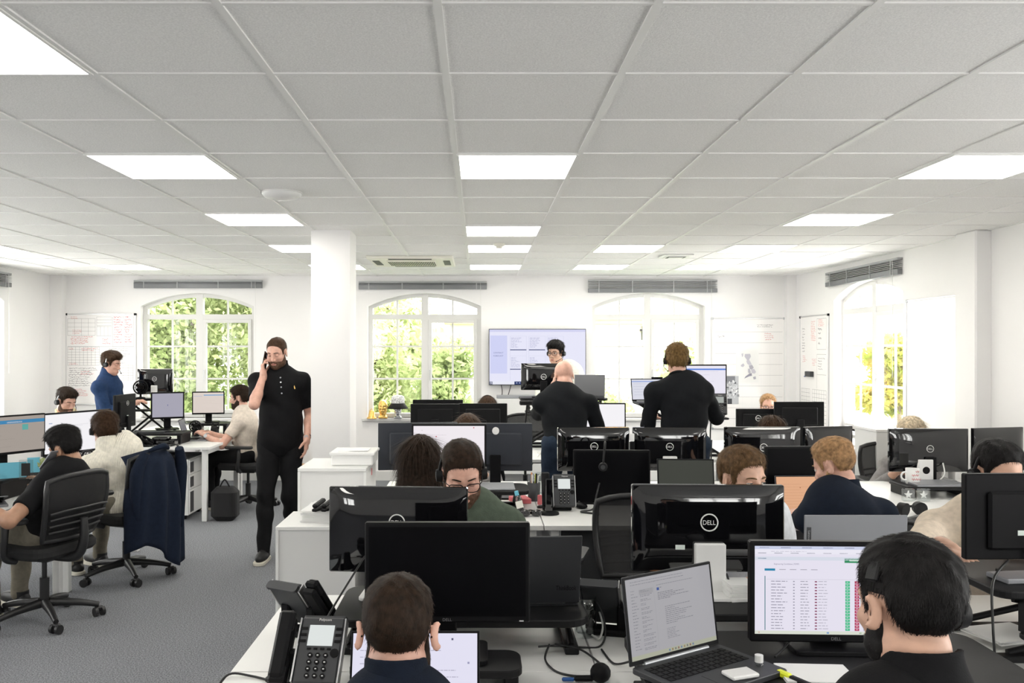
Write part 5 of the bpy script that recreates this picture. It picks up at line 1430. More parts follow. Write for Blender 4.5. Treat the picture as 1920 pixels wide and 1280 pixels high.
rg = random.Random(11); o = []
def grid(x0, y0, x1, y1, nx, ny, col, t=.0022, tv_=.0017):
    q = [(x0, y0 + (y1 - y0) * j / ny, x1, y0 + (y1 - y0) * j / ny + tv_, col) for j in range(ny + 1)]
    return q + [(x0 + (x1 - x0) * i / nx, y0, x0 + (x1 - x0) * i / nx + t, y1, col) for i in range(nx + 1)]
o += grid(.01, .04, .42, .23, 4, 4, GL) + grid(.44, .02, .66, .12, 1, 3, GL) + grid(.44, .13, .66, .235, 4, 1, GL) + grid(.01, .36, .48, .57, 8, 7, GL) + grid(.68, .02, .99, .36, 2, 1, BK) + grid(.76, .57, .98, .74, 3, 6, BK) + [(.01, .355, .99, .357, GL)]
o += scrib(rg, .05, .02, .18, .05, 2, RD) + scrib(rg, .08, .17, .30, .22, 3, RD) + scrib(rg, .05, .245, .40, .34, 5, RD) + scrib(rg, .69, .02, .83, .33, 11, RD) + scrib(rg, .85, .02, .97, .33, 11, RD) + scrib(rg, .52, .27, .66, .34, 3, RD)
o += scrib(rg, .21, .375, .46, .42, 2, RD) + scrib(rg, .02, .375, .12, .40, 2, RD) + scrib(rg, .02, .545, .16, .57, 2, RD) + scrib(rg, .02, .60, .46, .82, 9, BK) + scrib(rg, .20, .64, .42, .69, 2, RD) + scrib(rg, .10, .84, .34, .93, 5, RD) + scrib(rg, .62, .38, .96, .56, 9, BK)
whiteboard('whiteboard covered in red and black writing behind the man in navy', (X(189.5, YB), YB, Z(673, YB)), 0, .885, 1.15, o)
rg = random.Random(12); o = [(.03, .115 + .10 * i, .985, .1165 + .10 * i, BK) for i in range(9)] + [(.16 + .13 * i, .115, .1615 + .13 * i, .98, hexc('E2E0E4')) for i in range(7)]
o += scrib(rg, .06, .155, .18, .185, 1, BK) + scrib(rg, .73, .13, .86, .20, 4, RD) + scrib(rg, .62, .05, .92, .08, 2, BK) + scrib(rg, .05, .43, .13, .45, 1, BK)
whiteboard('ruled whiteboard with a pale map pinned on it, on the back wall', (X(1402.5, YB), YB, Z(700, YB)), 0, .925, 1.41, o, ('steel', 'steel'))
mp = thing('map_sheet', 'pale paper map of an island country on the ruled whiteboard', 'map', (X(1402, 11.05), YB - .0145, Z(686, 11.05)))
MB().box(-.145, .145, -.003, 0, -.21, .21).obj('sheet', 'paper', mp)
land = MB(); gcol = [hexc('A9A7B4'), hexc('B9B7C2'), hexc('C2C0CA'), hexc('8C8A9C')]
def blob(pts, c): land.add([(x * .00185 - .148, -.0034, .205 - y * .00185) for x, y in pts], [tuple(range(len(pts)))[::-1]], c)
blob([(62, 28), (98, 26), (104, 44), (94, 64), (80, 74), (70, 60), (60, 46)], gcol[1]); blob([(72, 74), (92, 66), (104, 88), (110, 100), (92, 106), (78, 94)], gcol[2])
blob([(34, 104), (52, 92), (60, 106), (50, 118), (36, 114)], gcol[1]); blob([(90, 108), (112, 102), (124, 122), (112, 134), (96, 132)], gcol[0]); blob([(84, 128), (98, 132), (104, 156), (92, 166), (84, 152)], gcol[1])
blob([(104, 134), (126, 130), (140, 152), (130, 164), (110, 160)], gcol[2]); blob([(66, 184), (84, 170), (108, 158), (112, 178), (92, 182), (70, 192), (58, 198)], gcol[3]); blob([(118, 188), (136, 182), (140, 200), (124, 204)], gcol[0]); blob([(38, 26), (52, 22), (50, 44), (42, 48)], gcol[2])
land.obj('printed_land', 'print', mp)
ps = thing('photo_poster', 'small black and white poster low on the ruled whiteboard', 'poster', (X(1373, 11.05), YB - .0145, Z(731, 11.05)))
MB().box(-.085, .085, -.003, 0, -.18, .18).obj('sheet', 'paper', ps)
pr = MB(); rg = random.Random(4)
pr.rect(-.085, -.18, .085, .18, -.0032, hexc('B9BBC0')); pr.rect(-.085, -.18, -.0, -.11, -.0034, hexc('3E4046')); pr.rect(-.085, .10, .04, .18, -.0034, hexc('74767C'))
for i in range(60):
    a, b_ = rg.uniform(-.08, .07), rg.uniform(-.10, .10); pr.rect(a, b_, a + rg.uniform(.004, .03), b_ + rg.uniform(.004, .03), -.0035 - i * .00001, hexc(rg.choice(['E8E8EA', '8A8C92', '50525A', 'D0D2D6'])))
pr.obj('printed_picture', 'print', ps)
rg = random.Random(13); o = [(.62, .02, .95, .022, GL), (.62, .02, .623, .30, GL), (.95, .02, .953, .30, GL), (.62, .30, .95, .302, GL), (.62, .345, .95, .347, GL), (.62, .345, .623, .53, GL), (.62, .53, .95, .532, GL), (.62, .53, .623, .66, GL)]
o += scrib(rg, .40, .04, .60, .23, 12, hexc('DE4A4A')) + scrib(rg, .66, .03, .93, .10, 5, hexc('DE4A4A')) + scrib(rg, .08, .36, .24, .43, 4, RD) + scrib(rg, .44, .39, .60, .46, 5, RD) + scrib(rg, .06, .10, .18, .34, 9, BK) + scrib(rg, .66, .11, .8, .28, 4, BK) + scrib(rg, .66, .38, .9, .5, 5, BK)
o += grid(.03, .67, .36, 1.0, 7, 9, GL, .004) + grid(.45, .67, .95, 1.0, 6, 9, GL, .004)
whiteboard('whiteboard on the right wall with red list, eraser and drawn grids', (XR, 10.38, Z(692, 10.4) - .02), -90, .86, 1.32, o)
er = thing('board_eraser', 'dark magnetic eraser on the right wall whiteboard', 'eraser', (XR - .0125, X(1521, 1) and 4.03 * FPX / (1521 - CX), Z(701, 10.43)), -90)
MB().box(-.09, .09, -.045, 0, -.032, .032, .006).obj('eraser_body', 'charcoal', er); MB().box(-.085, .085, -.006, -.0001, -.036, -.030).obj('felt_pad', 'cabinet_grey', er)
for k, (dx, m_) in enumerate(((.0, 'blue_plastic'), (.05, 'red_plastic'))):
    pn = thing('marker_pen', '%s marker pen held on the right wall whiteboard beside the eraser' % ('blue' if k == 0 else 'red'), 'pen', (XR - .02, 10.60 - dx * 1.5, Z(706, 10.5) + dx * .3), -90, None)
    MB().cyl((-.05, -.002, 0), (.03, -.002, .008), .007).obj('barrel', m_, pn); MB().cyl((.03, -.002, .008), (.055, -.002, .0105), .0075).obj('cap', 'charcoal', pn)
whiteboard('empty shiny whiteboard on the right wall beside the pillar', (XR, 7.62, Z(690, 7.7) + .01), -90, 1.0, 1.22, [], ('steel', 'steel'))

# things on the middle window sill
def bust(label, px, top, bot, d, material, hat=False):
    hgt = (bot - top) * d / FPX; z0 = ZSILL
    r = thing('head_bust', label, 'ornament', (X(px, d), d, z0), 0, None)
    def fn(P):
        Q = P.copy(); Q[:, 1] = -Q[:, 1]
        b = head_fn(Q, True); b = smin(b, cone(Q, V3(0, -.02, -.06), V3(0, -.015, -.16), .05, .055), .03); b = smin(b, rbox(Q, (0, -.01, -.185), (.075, .06, .02), .015), .03)
        return smax(b, -.2 - Q[:, 2], .004)
    V, Fq = sdf_mesh(fn, (-.12, -.14, -.23), (.12, .14, .15), .006)
    sc = hgt / .315; np_mesh('head_shape', (V + [0, 0, .2]) * sc, Fq, material, r)
    return r, sc
r, sc = bust('gold ornamental head on the window sill', 718, 748, 783, 11.03, 'gold')
r, sc = bust('silver ornamental head under a bucket hat on the window sill', 746, 752, 783, 11.0, 'silver_leaf')
ht = thing('bucket_hat', 'white speckled bucket hat with a black brim on the silver head', 'hat', (X(746, 11.0), 11.0, ZSILL))
zt = Z(741, 11.0) - ZSILL
mat('hat_print', (0.75, 0.75, 0.74), .9, noise=(70, .7))
MB().lathe([(.085, zt - .10), (.088, zt - .06), (.078, zt - .015), (.05, zt), (0, zt + .004)], 24).obj('hat_crown', 'hat_print', ht)
MB().lathe([(.086, zt - .098), (.135, zt - .165), (.133, zt - .168), (.084, zt - .102)], 24).obj('hat_brim', 'black_satin', ht)
bl = thing('gold_bell', 'small gold bell shaped ornament on the window sill', 'ornament', (X(697, 11.03), 11.03, ZSILL))
MB().lathe([(.062, 0), (.06, .012), (.045, .02), (.036, .07), (.030, .10), (.0, .105)], 20).obj('bell_body', 'gold', bl); MB().torus((0, 0, .108), (0, 1, 0), .012, .004, 14, 6).obj('bell_loop', 'gold', bl)
# ---------------------------------------------------------------- front bank
ZD = .7305
GM = 'computer monitors'
shelf_riser('black shelf under the switched off monitor behind the dark haired man', -.36, .12, 2.36, 2.53, ZD, .80)
m1 = monitor('large switched off monitor with a plain black screen in the front', .467, .282, .250, (X(839, 2.45), 2.45, .800), 0, 'matte', None, bezel_text='DELL', group=GM, neckw=.05)
L1 = laptop('bright open laptop right in front of the dark haired man', (X(775, 2.2) + .005, 2.14, ZD), 0, .328, .225, 106, 'laptop_dark', sc_plain('E2E0F2', None, seed=5, rows=9, ink='B0AEC0', dots=((.80, .07, '5A5A78'), (.93, .35, '9A9AB8'))), lid_bezel=.006)
desk_phone('lit desk phone with black handset at the bottom edge of the picture', (X(565, 2.32) - .01, 2.37, ZD), -4, stand=50)
desk_phone('black desk phone turned away on the rounded desk corner', (X(598, 2.98), 2.93, ZD), 152, stand=52)
desk_phone('black desk phone turned away behind the open grey laptop', (X(1150, 2.95), 2.95, ZD), 165, stand=55)
riser('black converter carrying the two left-hand front screens', -.46, .345, 2.66, 3.06, ZD, .845, tray=False)
mon_px('black shiny monitor back half hidden behind the switched off monitor', 617, 877, 912, 1072, 2.98, .8455, 176, 'gloss', logo='DELL', logo_r=.0265, logo_z=.03, group=GM, neckw=.06, whitestand=True)
laptop('dark grey laptop lid standing beside the switched off monitor', (X(1010, 2.86) - .035, 2.80, .8455), 184, .325, .235, 104, 'laptop_dark', None, lid_text='ThinkBook', text_at=(.36, -.27))
tumbler('clear fluted glass beside the dark grey laptop lid', (X(1096, 2.86), 2.86, ZD))
cs = [([(1075, 1115, 2.9), (1120, 1130, 2.88), (1135, 1180, 2.8), (1125, 1215, 2.75), (1090, 1218, 2.74), (1045, 1210, 2.70), (1010, 1212, 2.66)], 'black cable arching over the drinking glass to the converter'),
      ([(1030, 1208, 2.66), (1022, 1235, 2.60), (1040, 1265, 2.54), (1075, 1275, 2.50), (1120, 1268, 2.5)], 'looped black cable on the desk below the crossed arms'),
      ([(1040, 1207, 2.68), (1085, 1216, 2.68), (1115, 1235, 2.62), (1135, 1258, 2.55), (1140, 1278, 2.5)], 'thin black cable running from the converter towards the laptop'),
      ([(1128, 1220, 2.72), (1150, 1246, 2.6), (1180, 1240, 2.55), (1200, 1230, 2.5)], 'thin dark cable curling beside the open grey laptop'),
      ([(1110, 1190, 2.84), (1124, 1196, 2.80), (1130, 1170, 2.86), (1118, 1130, 2.95)], 'pale cable rising behind the drinking glass')]
for k, (p, l) in enumerate(cs): cable(l, [tuple(at(a, b_, d)[:2]) + (max(at(a, b_, d)[2], ZD + .004),) for a, b_, d in p], .0034, 'cable_white' if k == 4 else 'cable_black')
cable('black cable stretched from the desk phone up to the hidden monitor', [(X(580, 2.5), 2.5, .80), (X(620, 2.7), 2.70, .86), (X(684, 2.92), 2.92, .98)], .0035)
cable('black cable running off the left side of the front desk', [(X(520, 2.45), 2.45, ZD + .004), (X(470, 2.5), 2.5, ZD + .004), (-.725, 2.5, ZD + .008), (-.75, 2.46, .70), (-.75, 2.42, .60)], .0035)
cable('black cable from the lit desk phone to the bright laptop', [(X(612, 2.45), 2.44, ZD + .02), (X(640, 2.42), 2.42, ZD + .006), (X(668, 2.4), 2.38, ZD + .006)], .003)
hb_ = thing('phone_headset_base', 'black headset charger between lit phone and bright laptop', 'headset base', (X(642, 2.35), 2.35, ZD))
MB().ell((0, 0, .014), (.030, .024, .014), 14).obj('base_body', 'black_plastic', hb_); MB().box(.02, .06, -.012, .012, 0.001, .02, .004).obj('base_arm', 'black_plastic', hb_)
bj = thing('cable_adapter', 'black round adapter with a blue plug at the bottom of the desk', 'adapter', (X(1124, 2.48), 2.46, ZD))
MB().ell((0, 0, .028), (.03, .03, .028), 14).obj('adapter_body', 'black_plastic', bj); MB().box(-.075, -.02, -.008, .008, .004, .018, .004).obj('plug', 'black_plastic', bj); MB().box(-.11, -.075, -.006, .006, .004, .014, .003).obj('plug_tip', 'blue_plastic', bj)
# right half
ZP = .885
riser('black converter under the open grey laptop and the spreadsheet monitor', .40, 1.36, 1.97, 2.44, ZD, ZP, tray=False)
laptop('open grey laptop with an email page at the bottom of the picture', (X(1261, 2.2) + .012, 2.20, ZP + .0005), 33, .315, .215, 98, 'laptop_dark', sc_mail(), lid_bezel=.007, chin=.012)
mon_px('monitor showing a spreadsheet with green, red and yellow columns', 1405, 1722, 1013, 1201, 2.28, ZP + .0005, -2, 'matte', content=sc_sheet(), bezel_text='DELL', group=GM, neckw=.10, chin=.022, texts=[('Engineering Candidates (TEMP)', .195, .205, .016, hexc('77758A'))])
box_thing('clear_case', 'flat clear plastic case lying on the open grey laptop', 'case', (X(1388, 2.06), 2.06, ZP + .016), (.075, .05, .010), 'white_plastic', .003, 20)
bt = thing('small_bottle', 'tiny clear bottle with a white cap beside the laptop', 'bottle', (X(1423, 2.14), 2.14, ZP + .0005))
MB().lathe([(.011, 0), (.011, .018), (.008, .021)], 14).obj('bottle_body', 'drink_glass', bt); MB().cyl((0, 0, .020), (0, 0, .037), .0105).obj('bottle_cap', 'white_plastic', bt)
hl_ = thing('highlighter_pen', 'bright yellow highlighter with a black end', 'pen', (X(1484, 2.08), 2.06, ZP), 118)
MB().box(-.055, .012, -.0075, .0075, .0005, .014, .003).obj('pen_barrel', 'black_satin', hl_); MB().box(.012, .052, -.009, .009, .0005, .016, .004).obj('pen_cap', 'yellow_plastic', hl_)
paper_stack('white paper sheets under the spreadsheet monitor', (X(1530, 2.1), 2.10, ZP + .001), .17, .12, 2, -8)
cable('black lead leaving the spreadsheet monitor stand', [(X(1458, 2.2), 2.22, ZP + .004), (X(1470, 2.3), 2.28, ZP + .014), (X(1492, 2.34), 2.33, ZP + .045), (X(1515, 2.34), 2.35, ZP + .02)], .003)
riser('black converter under the big shiny monitor back', .47, 1.36, 2.72, 3.08, ZD, .845)
m4 = mon_px('big shiny black monitor back with a white ring logo in front', 1185, 1467, 908, 1070, 2.98, .8455, 178, 'gloss', logo='DELL', logo_r=.0285, logo_z=.024, sticker=(.19, -.205), group=GM, neckw=.105, whitestand=True)
laptop('light grey laptop lid on a stand beside the shiny monitor back', (X(1586, 2.86), 2.80, .90), 180, .333, .232, 92, 'laptop_grey', None, lid_text='Lenovo', text_at=(-.455, .22), text_vertical=True)
shelf_riser('black shelf under the light grey laptop lid', X(1586, 2.86) - .19, X(1586, 2.86) + .17, 2.66, 3.05, .8455, .8995)
paper_stack('curled white paper pile behind the shiny monitor stand', (X(1384, 2.9), 2.90, .8455), .085, .10, 14, 4)
box_thing('orange_folder', 'orange card folder edge behind the open laptop', 'folder', (X(1248, 2.95), 2.98, .846), (.07, .04, .035), 'orange_card', .002, 10)
cable('black cable drooping below the big shiny monitor back', [at(1362, 1075, 2.94), at(1375, 1105, 2.9), at(1405, 1135, 2.86)], .0035)
# right edge
riser_x('black lifted converter at the right edge with crossed arms', 1.56, 2.44, 2.58, 2.98, ZD, .955)
mon_px('matt black monitor back cut by the right picture edge', 1805, 2085, 887, 1047, 2.78, .9555, 181, 'matte', sticker=(.14, -.175), group=GM)
box_thing('closed_laptop', 'closed silver laptop lying on the lifted converter', 'laptop', (X(1935, 2.72), 2.72, .9555), (.24, .10, .016), 'laptop_grey', .003, 6)
paper_stack('white papers under the lifted converter at the right', (X(1885, 2.80), 2.80, .752), .20, .16, 3, 12)
cable('dark blue cable hanging from the right edge monitor', [at(1890, 1050, 2.76), at(1862, 1090, 2.62), (X(1860, 2.56), 2.555, .86), (X(1865, 2.56), 2.555, .74)], .004)

# ---------------------------------------------------------------- middle bank
paper_stack('stack of white paper trays on the low cabinet', (X(622, 4.9) , 4.85, .7355), .26, .30, 16, 0, 'white_plastic', 'paper_tray_stack')
for k, px in enumerate((597, 614)):
    st_ = thing('stapler', 'black stapler on the paper trays, %s' % ('left one' if k == 0 else 'right one beside the monitor'), 'stapler', (X(px, 4.72), 4.73, .8), 75)
    MB().box(-.06, .06, -.014, .014, 0, .016, .004).obj('stapler_base', 'black_plastic', st_); MB(T(-.055, 0, .016) @ RY(-8)).box(0, .125, -.015, .015, .0, .024, .008).obj('stapler_arm', 'black_plastic', st_); MB().box(.045, .065, -.012, .012, .016, .030).obj('stapler_head', 'chrome', st_)
tb = thing('storage_box', 'white plastic box with papers on the taller cabinet', 'box', (X(662, 5.2), 5.28, .9855))
MB().box(-.125, .125, -.13, .13, 0, .075, .008).obj('box_body', 'white_plastic', tb); MB().box(-.135, .135, -.14, .14, .062, .080, .004).obj('box_rim', 'white_plastic', tb)
b = MB(); b.box(-.09, .02, -.08, .06, .080, .083); b.box(-.02, .09, -.09, .05, .0832, .086); b.obj('loose_papers', 'paper', tb)
pk = thing('pink_tag', 'small pink sticky tag on the taller white cabinet side', 'sticky note', (-.659, 5.30, .93))
MB().box(0, .001, -.016, .016, -.02, .02).obj('tag_sheet', 'pink_card', pk)
for nm, lab, px, pz0, d in (('a', 'black desk phone leaning open behind the hidden monitor', 648, .80, 4.78), ('b', 'black desk phone beside the long haired woman', 722, ZD, 4.84)):
    desk_phone(lab, (X(px, d), d, .7355 if nm == 'a' else ZD), 205 if nm == 'a' else 160, stand=48)
pb = thing('perfume_bottle', 'small dark bottle with a pale cap behind the shiny monitor', 'bottle', (X(697, 4.74), 4.74, ZD))
MB().box(-.018, .018, -.014, .014, 0, .085, .005).obj('bottle_body', 'black_gloss', pb); MB().cyl((0, 0, .085), (0, 0, .125), .009).obj('bottle_neck', 'ac_plastic', pb); MB().cyl((0, 0, .12), (0, 0, .13), .014).obj('bottle_cap', 'ac_plastic', pb)
shelf_riser('black shelf under the lit white monitor of the long haired woman', -.42, .06, 4.98, 5.26, ZD, .80)
mon_px('lit white monitor behind the long haired woman', 772, 912, 794, 886, 5.12, .8005, 0, 'matte', content=sc_plain('EFE9EE', None, seed=8, rows=7, ink='D8CFD6', dots=((.32, .24, 'C85A62'), (.62, .37, 'B84A52'), (.12, .1, 'D8D0D8'), (.85, .04, 'C85A62'))), group=GM)
mon_px('slate grey monitor back left of the long haired woman', 710, 858, 792, 880, 5.62, ZD, 187, 'grey', logo='DELL', logo_r=.026, logo_z=.11, sticker=(-.13, -.21), group=GM)
m8 = mon_px('slate grey monitor back with a white disc and a white sticker', 860, 998, 793, 882, 5.58, ZD, 178, 'grey', group=GM)
MB(T(0, 0, Z(837, 5.58) - ZD) @ RZ(180)).cyl((-X(928, 5.58) + X(929, 5.58) - .0, -.036, .105), (0, -.030, .105), .024, n=20).obj('white_disc', 'logo_white', m8)
MB(T(0, 0, Z(837, 5.58) - ZD) @ RZ(180)).box(-.195, -.155, -.0135, -.012, .122, .134).obj('asset_sticker', 'logo_white', m8)
cr = riser('black converter with a grey pad right of the man with glasses', X(905, 5.1) + .02, X(985, 5.1) + .02, 4.99, 5.3, ZD, .86, tray=False)
box_thing('desk_pad', 'grey soft pad lying on the converter behind the green polo', 'pad', (X(930, 5.12), 5.13, .8605), (.22, .24, .012), 'cabinet_grey', .004)
bp_ = thing('spray_bottle', 'pale blue capped bottle with a cream note on the converter', 'bottle', (X(979, 4.94), 4.93, ZD))
MB(RY(-14)).lathe([(.022, .002), (.024, .01), (.022, .10), (.012, .12), (0, .122)], 16).obj('bottle_body', 'drink_glass', bp_); MB(RY(-14)).box(-.02, .02, -.027, -.024, .05, .09).obj('yellow_note', 'ac_plastic', bp_); MB(RY(-14)).cyl((0, 0, .12), (0, 0, .145), .012).obj('bottle_cap', 'cyan_card', bp_)
pc = thing('pen_cup', 'grey pen cup full of pens beside the converter', 'pen holder', (X(1001, 5.42), 5.42, ZD))
MB().lathe([(.036, 0), (.042, .115), (.037, .115), (.033, .006), (0, .006)], 20).obj('cup', 'charcoal', pc)
rg = random.Random(3)
for k, m_ in enumerate(('white_plastic', 'yellow_plastic', 'orange_card', 'steel', 'white_plastic', 'black_plastic')):
    a = k * 1.05; pn = thing('pen', ('white pen leaning in the grey pen cup', 'yellow pen standing in the grey pen cup', 'orange pencil in the grey pen cup', 'steel scissors blade in the grey pen cup', 'tall white marker in the grey pen cup', 'black pen in the grey pen cup')[k], 'pen', (X(1001, 5.42) + .015 * math.cos(a), 5.42 + .015 * math.sin(a), ZD + .008))
    MB().cyl((0, 0, 0), (.012 * math.cos(a), .012 * math.sin(a), .15 + .008 * (k % 3)), .0045, n=8).obj('pen_barrel', m_, pn)
box_thing('pink_notebook', 'pink and red notebooks behind the pen cup', 'notebook', (X(975, 5.36), 5.37, ZD), (.11, .14, .03), 'pink_card', .003, 12)
box_thing('red_packet', 'small pink packet right of the pen cup', 'packet', (X(1012, 5.28), 5.28, ZD), (.025, .02, .06), 'pink_card', .004, 20)
tumbler('empty clear tumbler behind the pen cup', (X(1012, 5.7), 5.72, ZD), .045, .13)
hs_ = thing('headset_stand', 'black upright stand with a round base beside the telephone', 'headset stand', (X(1029, 4.98), 4.98, ZD))
MB().lathe([(.06, 0), (.058, .010), (.02, .018), (0, .02)], 24).obj('stand_base', 'black_plastic', hs_); MB().box(-.020, .020, -.012, .02, .015, .205, .006).obj('stand_post', 'black_gloss', hs_)
fz = thing('folded_glasses_case', 'black folded sunglasses on the middle desk near the green polo', 'sunglasses', (X(992, 5.02), 4.90, ZD))
MB().ell((-.03, 0, .022), (.035, .022, .022), 14).ell((.035, .01, .02), (.035, .022, .02), 14).obj('lens_pair', 'black_gloss', fz); MB().tube([(-.06, .02, .02), (0, .04, .03), (.065, .02, .02)], .004, 6).obj('folded_arms', 'black_plastic', fz)
ph = desk_phone('black telephone with lit display on the middle desk', (X(1048, 5.04), 5.05, ZD), 0, stand=66)
mon_px('black switched off monitor with a headset hung on it', 1075, 1218, 843, 946, 5.30, ZD, -3, 'matte', None, group=GM)
P_ = dict(H=(X(1128, 5.25), 5.245, Z(868, 5.25)), Mw=T(X(1128, 5.25), 5.255, Z(868, 5.25)) @ RZ(80) @ RX(0))
hd = headset('black headset hanging over the switched off monitor', P_, 1)
ms = thing('computer_mouse', 'black mouse in front of the monitor with the hung headset', 'mouse', (X(1090, 5.16), 5.16, ZD), 20)
MB().ell((0, 0, .016), (.031, .055, .018), 16).obj('mouse_shell', 'black_plastic', ms); MB().cyl((-.004, .03, .033), (.004, .03, .033), .006).obj('scroll_wheel', 'charcoal', ms)
cable('coiled black lead dropping from the hung headset', [at(1124, 905, 5.24), at(1118, 930, 5.2), (X(1112, 5.1), 5.10, ZD + .006), (X(1090, 5.0), 5.02, ZD + .006), (X(1125, 4.95), 4.95, ZD + .006)], .006)
laptop('dark laptop screen low between the black monitor and the fair haired man', (X(1288, 4.95), 4.96, ZD + .08), -4, .325, .225, 100, 'laptop_dark', sc_plain('3C3E38', None, rows=0), group=None)
shelf_riser('black shelf under the dark laptop screen', X(1288, 4.95) - .2, X(1288, 4.95) + .2, 4.78, 5.1, ZD, ZD + .079)
mon_px('glossy black monitor back behind the headset monitor', 1045, 1180, 801, 882, 5.62, ZD, 183, 'gloss', logo='DELL', logo_r=.024, logo_z=.02, group=GM)
mon_px('glossy blue-black monitor back with a white stand card', 1187, 1322, 801, 882, 5.60, ZD, 176, 'gloss', logo='DELL', logo_r=.023, logo_z=.018, sticker=(-.06, -.36), group=GM, neckw=.09, whitestand=True)
box_thing('small_white_box', 'tiny white printed box between the two glossy monitor backs', 'box', (X(1182, 5.6), 5.54, ZD + .36), (.028, .02, .05), 'white_plastic', .003)
box_thing('monitor_arm_post', 'black slim post holding the tiny white box', 'post', (X(1182, 5.6), 5.54, ZD), (.03, .03, .358), 'black_plastic', .003)
mon_px('glossy black monitor back above the fair haired man', 1358, 1500, 800, 884, 5.62, ZD, 180, 'gloss', logo='DELL', logo_r=.024, logo_z=.015, group=GM)
mon_px('glossy monitor back mirroring the window behind the ginger hair', 1502, 1603, 799, 884, 5.70, ZD, 196, 'gloss', group=GM)
mon_px('dark switched off monitor in front of the man in navy', 1432, 1548, 836, 925, 5.0, ZD, 4, 'matte', None, group=GM)
laptop('laptop with an orange tinted screen beside the man in navy', (X(1508, 4.85), 4.84, ZD), 2, .31, .225, 100, 'laptop_grey', sc_plain('DDA984', None, seed=3, rows=9, ink='C49270', dots=((.45, .3, '8A5030'),)), lid_bezel=.006)
mon_px('glossy black monitor back left of the mirroring one at the right', 1667, 1813, 803, 884, 5.92, ZD, 178, 'gloss', logo='DELL', logo_r=.023, logo_z=.012, sticker=(.02, -.30), group=GM)
mon_px('glossy monitor back mirroring the window at the right picture edge', 1815, 1925, 801, 884, 5.94, ZD, 194, 'gloss', group=GM)
shelf_riser('black converter shelf behind the two star awards', X(1690, 5.6), X(1815, 5.6), 5.48, 5.80, ZD, ZD + .075)
box_thing('closed_laptop', 'closed silver laptop on the shelf under the white stand panel', 'laptop', (X(1752, 5.58), 5.59, ZD + .0755), (.32, .22, .016), 'laptop_grey', .003)
ws = thing('stand_panel', 'white upright stand panel with a round black hole', 'monitor stand', (X(1743, 5.66), 5.71, ZD + .0755))
MB().box(-.048, .048, -.008, .008, 0, .145, .003).obj('panel', 'white_plastic', ws); MB().cyl((0, -.0095, .075), (0, -.007, .075), .024, n=22).obj('cable_hole', 'black_plastic', ws)
mg = thing('mug', 'white mug with faint red script behind the star awards', 'mug', (X(1711, 5.62), 5.62, ZD + .0755))
MB().lathe([(.040, 0), (.043, .01), (.043, .10), (.039, .10), (.038, .008), (0, .008)], 24).obj('mug_body', 'white_plastic', mg); MB().torus((-.048, 0, .05), (0, 1, 0), .026, .006, 18, 8).obj('mug_handle', 'white_plastic', mg)
b = MB()
for zz, n_ in ((.060, 5), (.034, 6)): b.tube([(-.026 + i * .0052, -.0432, zz + .006 * math.sin(i * 2.4)) for i in range(n_ * 2)], .0011, 5)
b.tube([(.0, -.0432, .088), (.004, -.0432, .078), (.010, -.0432, .090), (.016, -.0432, .078), (.020, -.0432, .088)], .0016, 5, smooth_path=False)
b.obj('mug_script', 'red_plastic', mg)
def star_award(label, px):
    r = thing('star_award', label, 'award', (X(px, 5.38), 5.40, ZD), 0, 'clear star awards on the middle desk')
    b = MB(); b.box(-.037, .037, -.014, .014, .002, .078, .003); b.obj('acrylic_block', 'drink_glass', r)
    pts = [((.026 if i % 2 == 0 else .011) * math.sin(PI * i / 5), .040 + (.026 if i % 2 == 0 else .011) * math.cos(PI * i / 5)) for i in range(10)]
    s = MB(); s.add([(x, -.004, z) for x, z in pts] + [(x, .004, z) for x, z in pts] + [(0, -.009, .04), (0, .009, .04)], [((i + 1) % 10, i, 20) for i in range(10)] + [(10 + i, 10 + (i + 1) % 10, 21) for i in range(10)] + [(i, (i + 1) % 10, 10 + (i + 1) % 10, 10 + i) for i in range(10)]); s.obj('star', 'logo_white', r)
star_award('clear award block with a white star, left one of two', 1706); star_award('clear award block with a white star, right one of two', 1735)
hp = thing('headphones', 'large black headphones lying on the middle desk at the right', 'headphones', (X(1708, 4.92), 4.92, ZD), 15)
for sx in (-1, 1): MB().cyl((sx * .05 - .0, -.02, .04), (sx * .05 + .012 * sx, .02, .045), .039, .034, 20).obj('ear_cup', 'black_satin', hp)
MB().tube([(-.062, 0, .05), (-.065, .05, .045), (0, .11, .03), (.065, .05, .045), (.062, 0, .05)], .007, 8).obj('headband', 'black_satin', hp)
tumbler('clear tumbler with a green straw behind the navy polo shoulder', (X(1624, 5.1), 5.1, ZD), .034, .075, straw=True)
cable('pale cable hanging from the glossy monitor to the shelf', [at(1722, 868, 5.88), at(1716, 890, 5.84), at(1697, 904, 5.70)], .005, 'cable_white')
cable('pale cable hanging right of the white stand panel', [at(1768, 868, 5.88), at(1771, 888, 5.82), at(1762, 900, 5.72)], .005, 'cable_white')

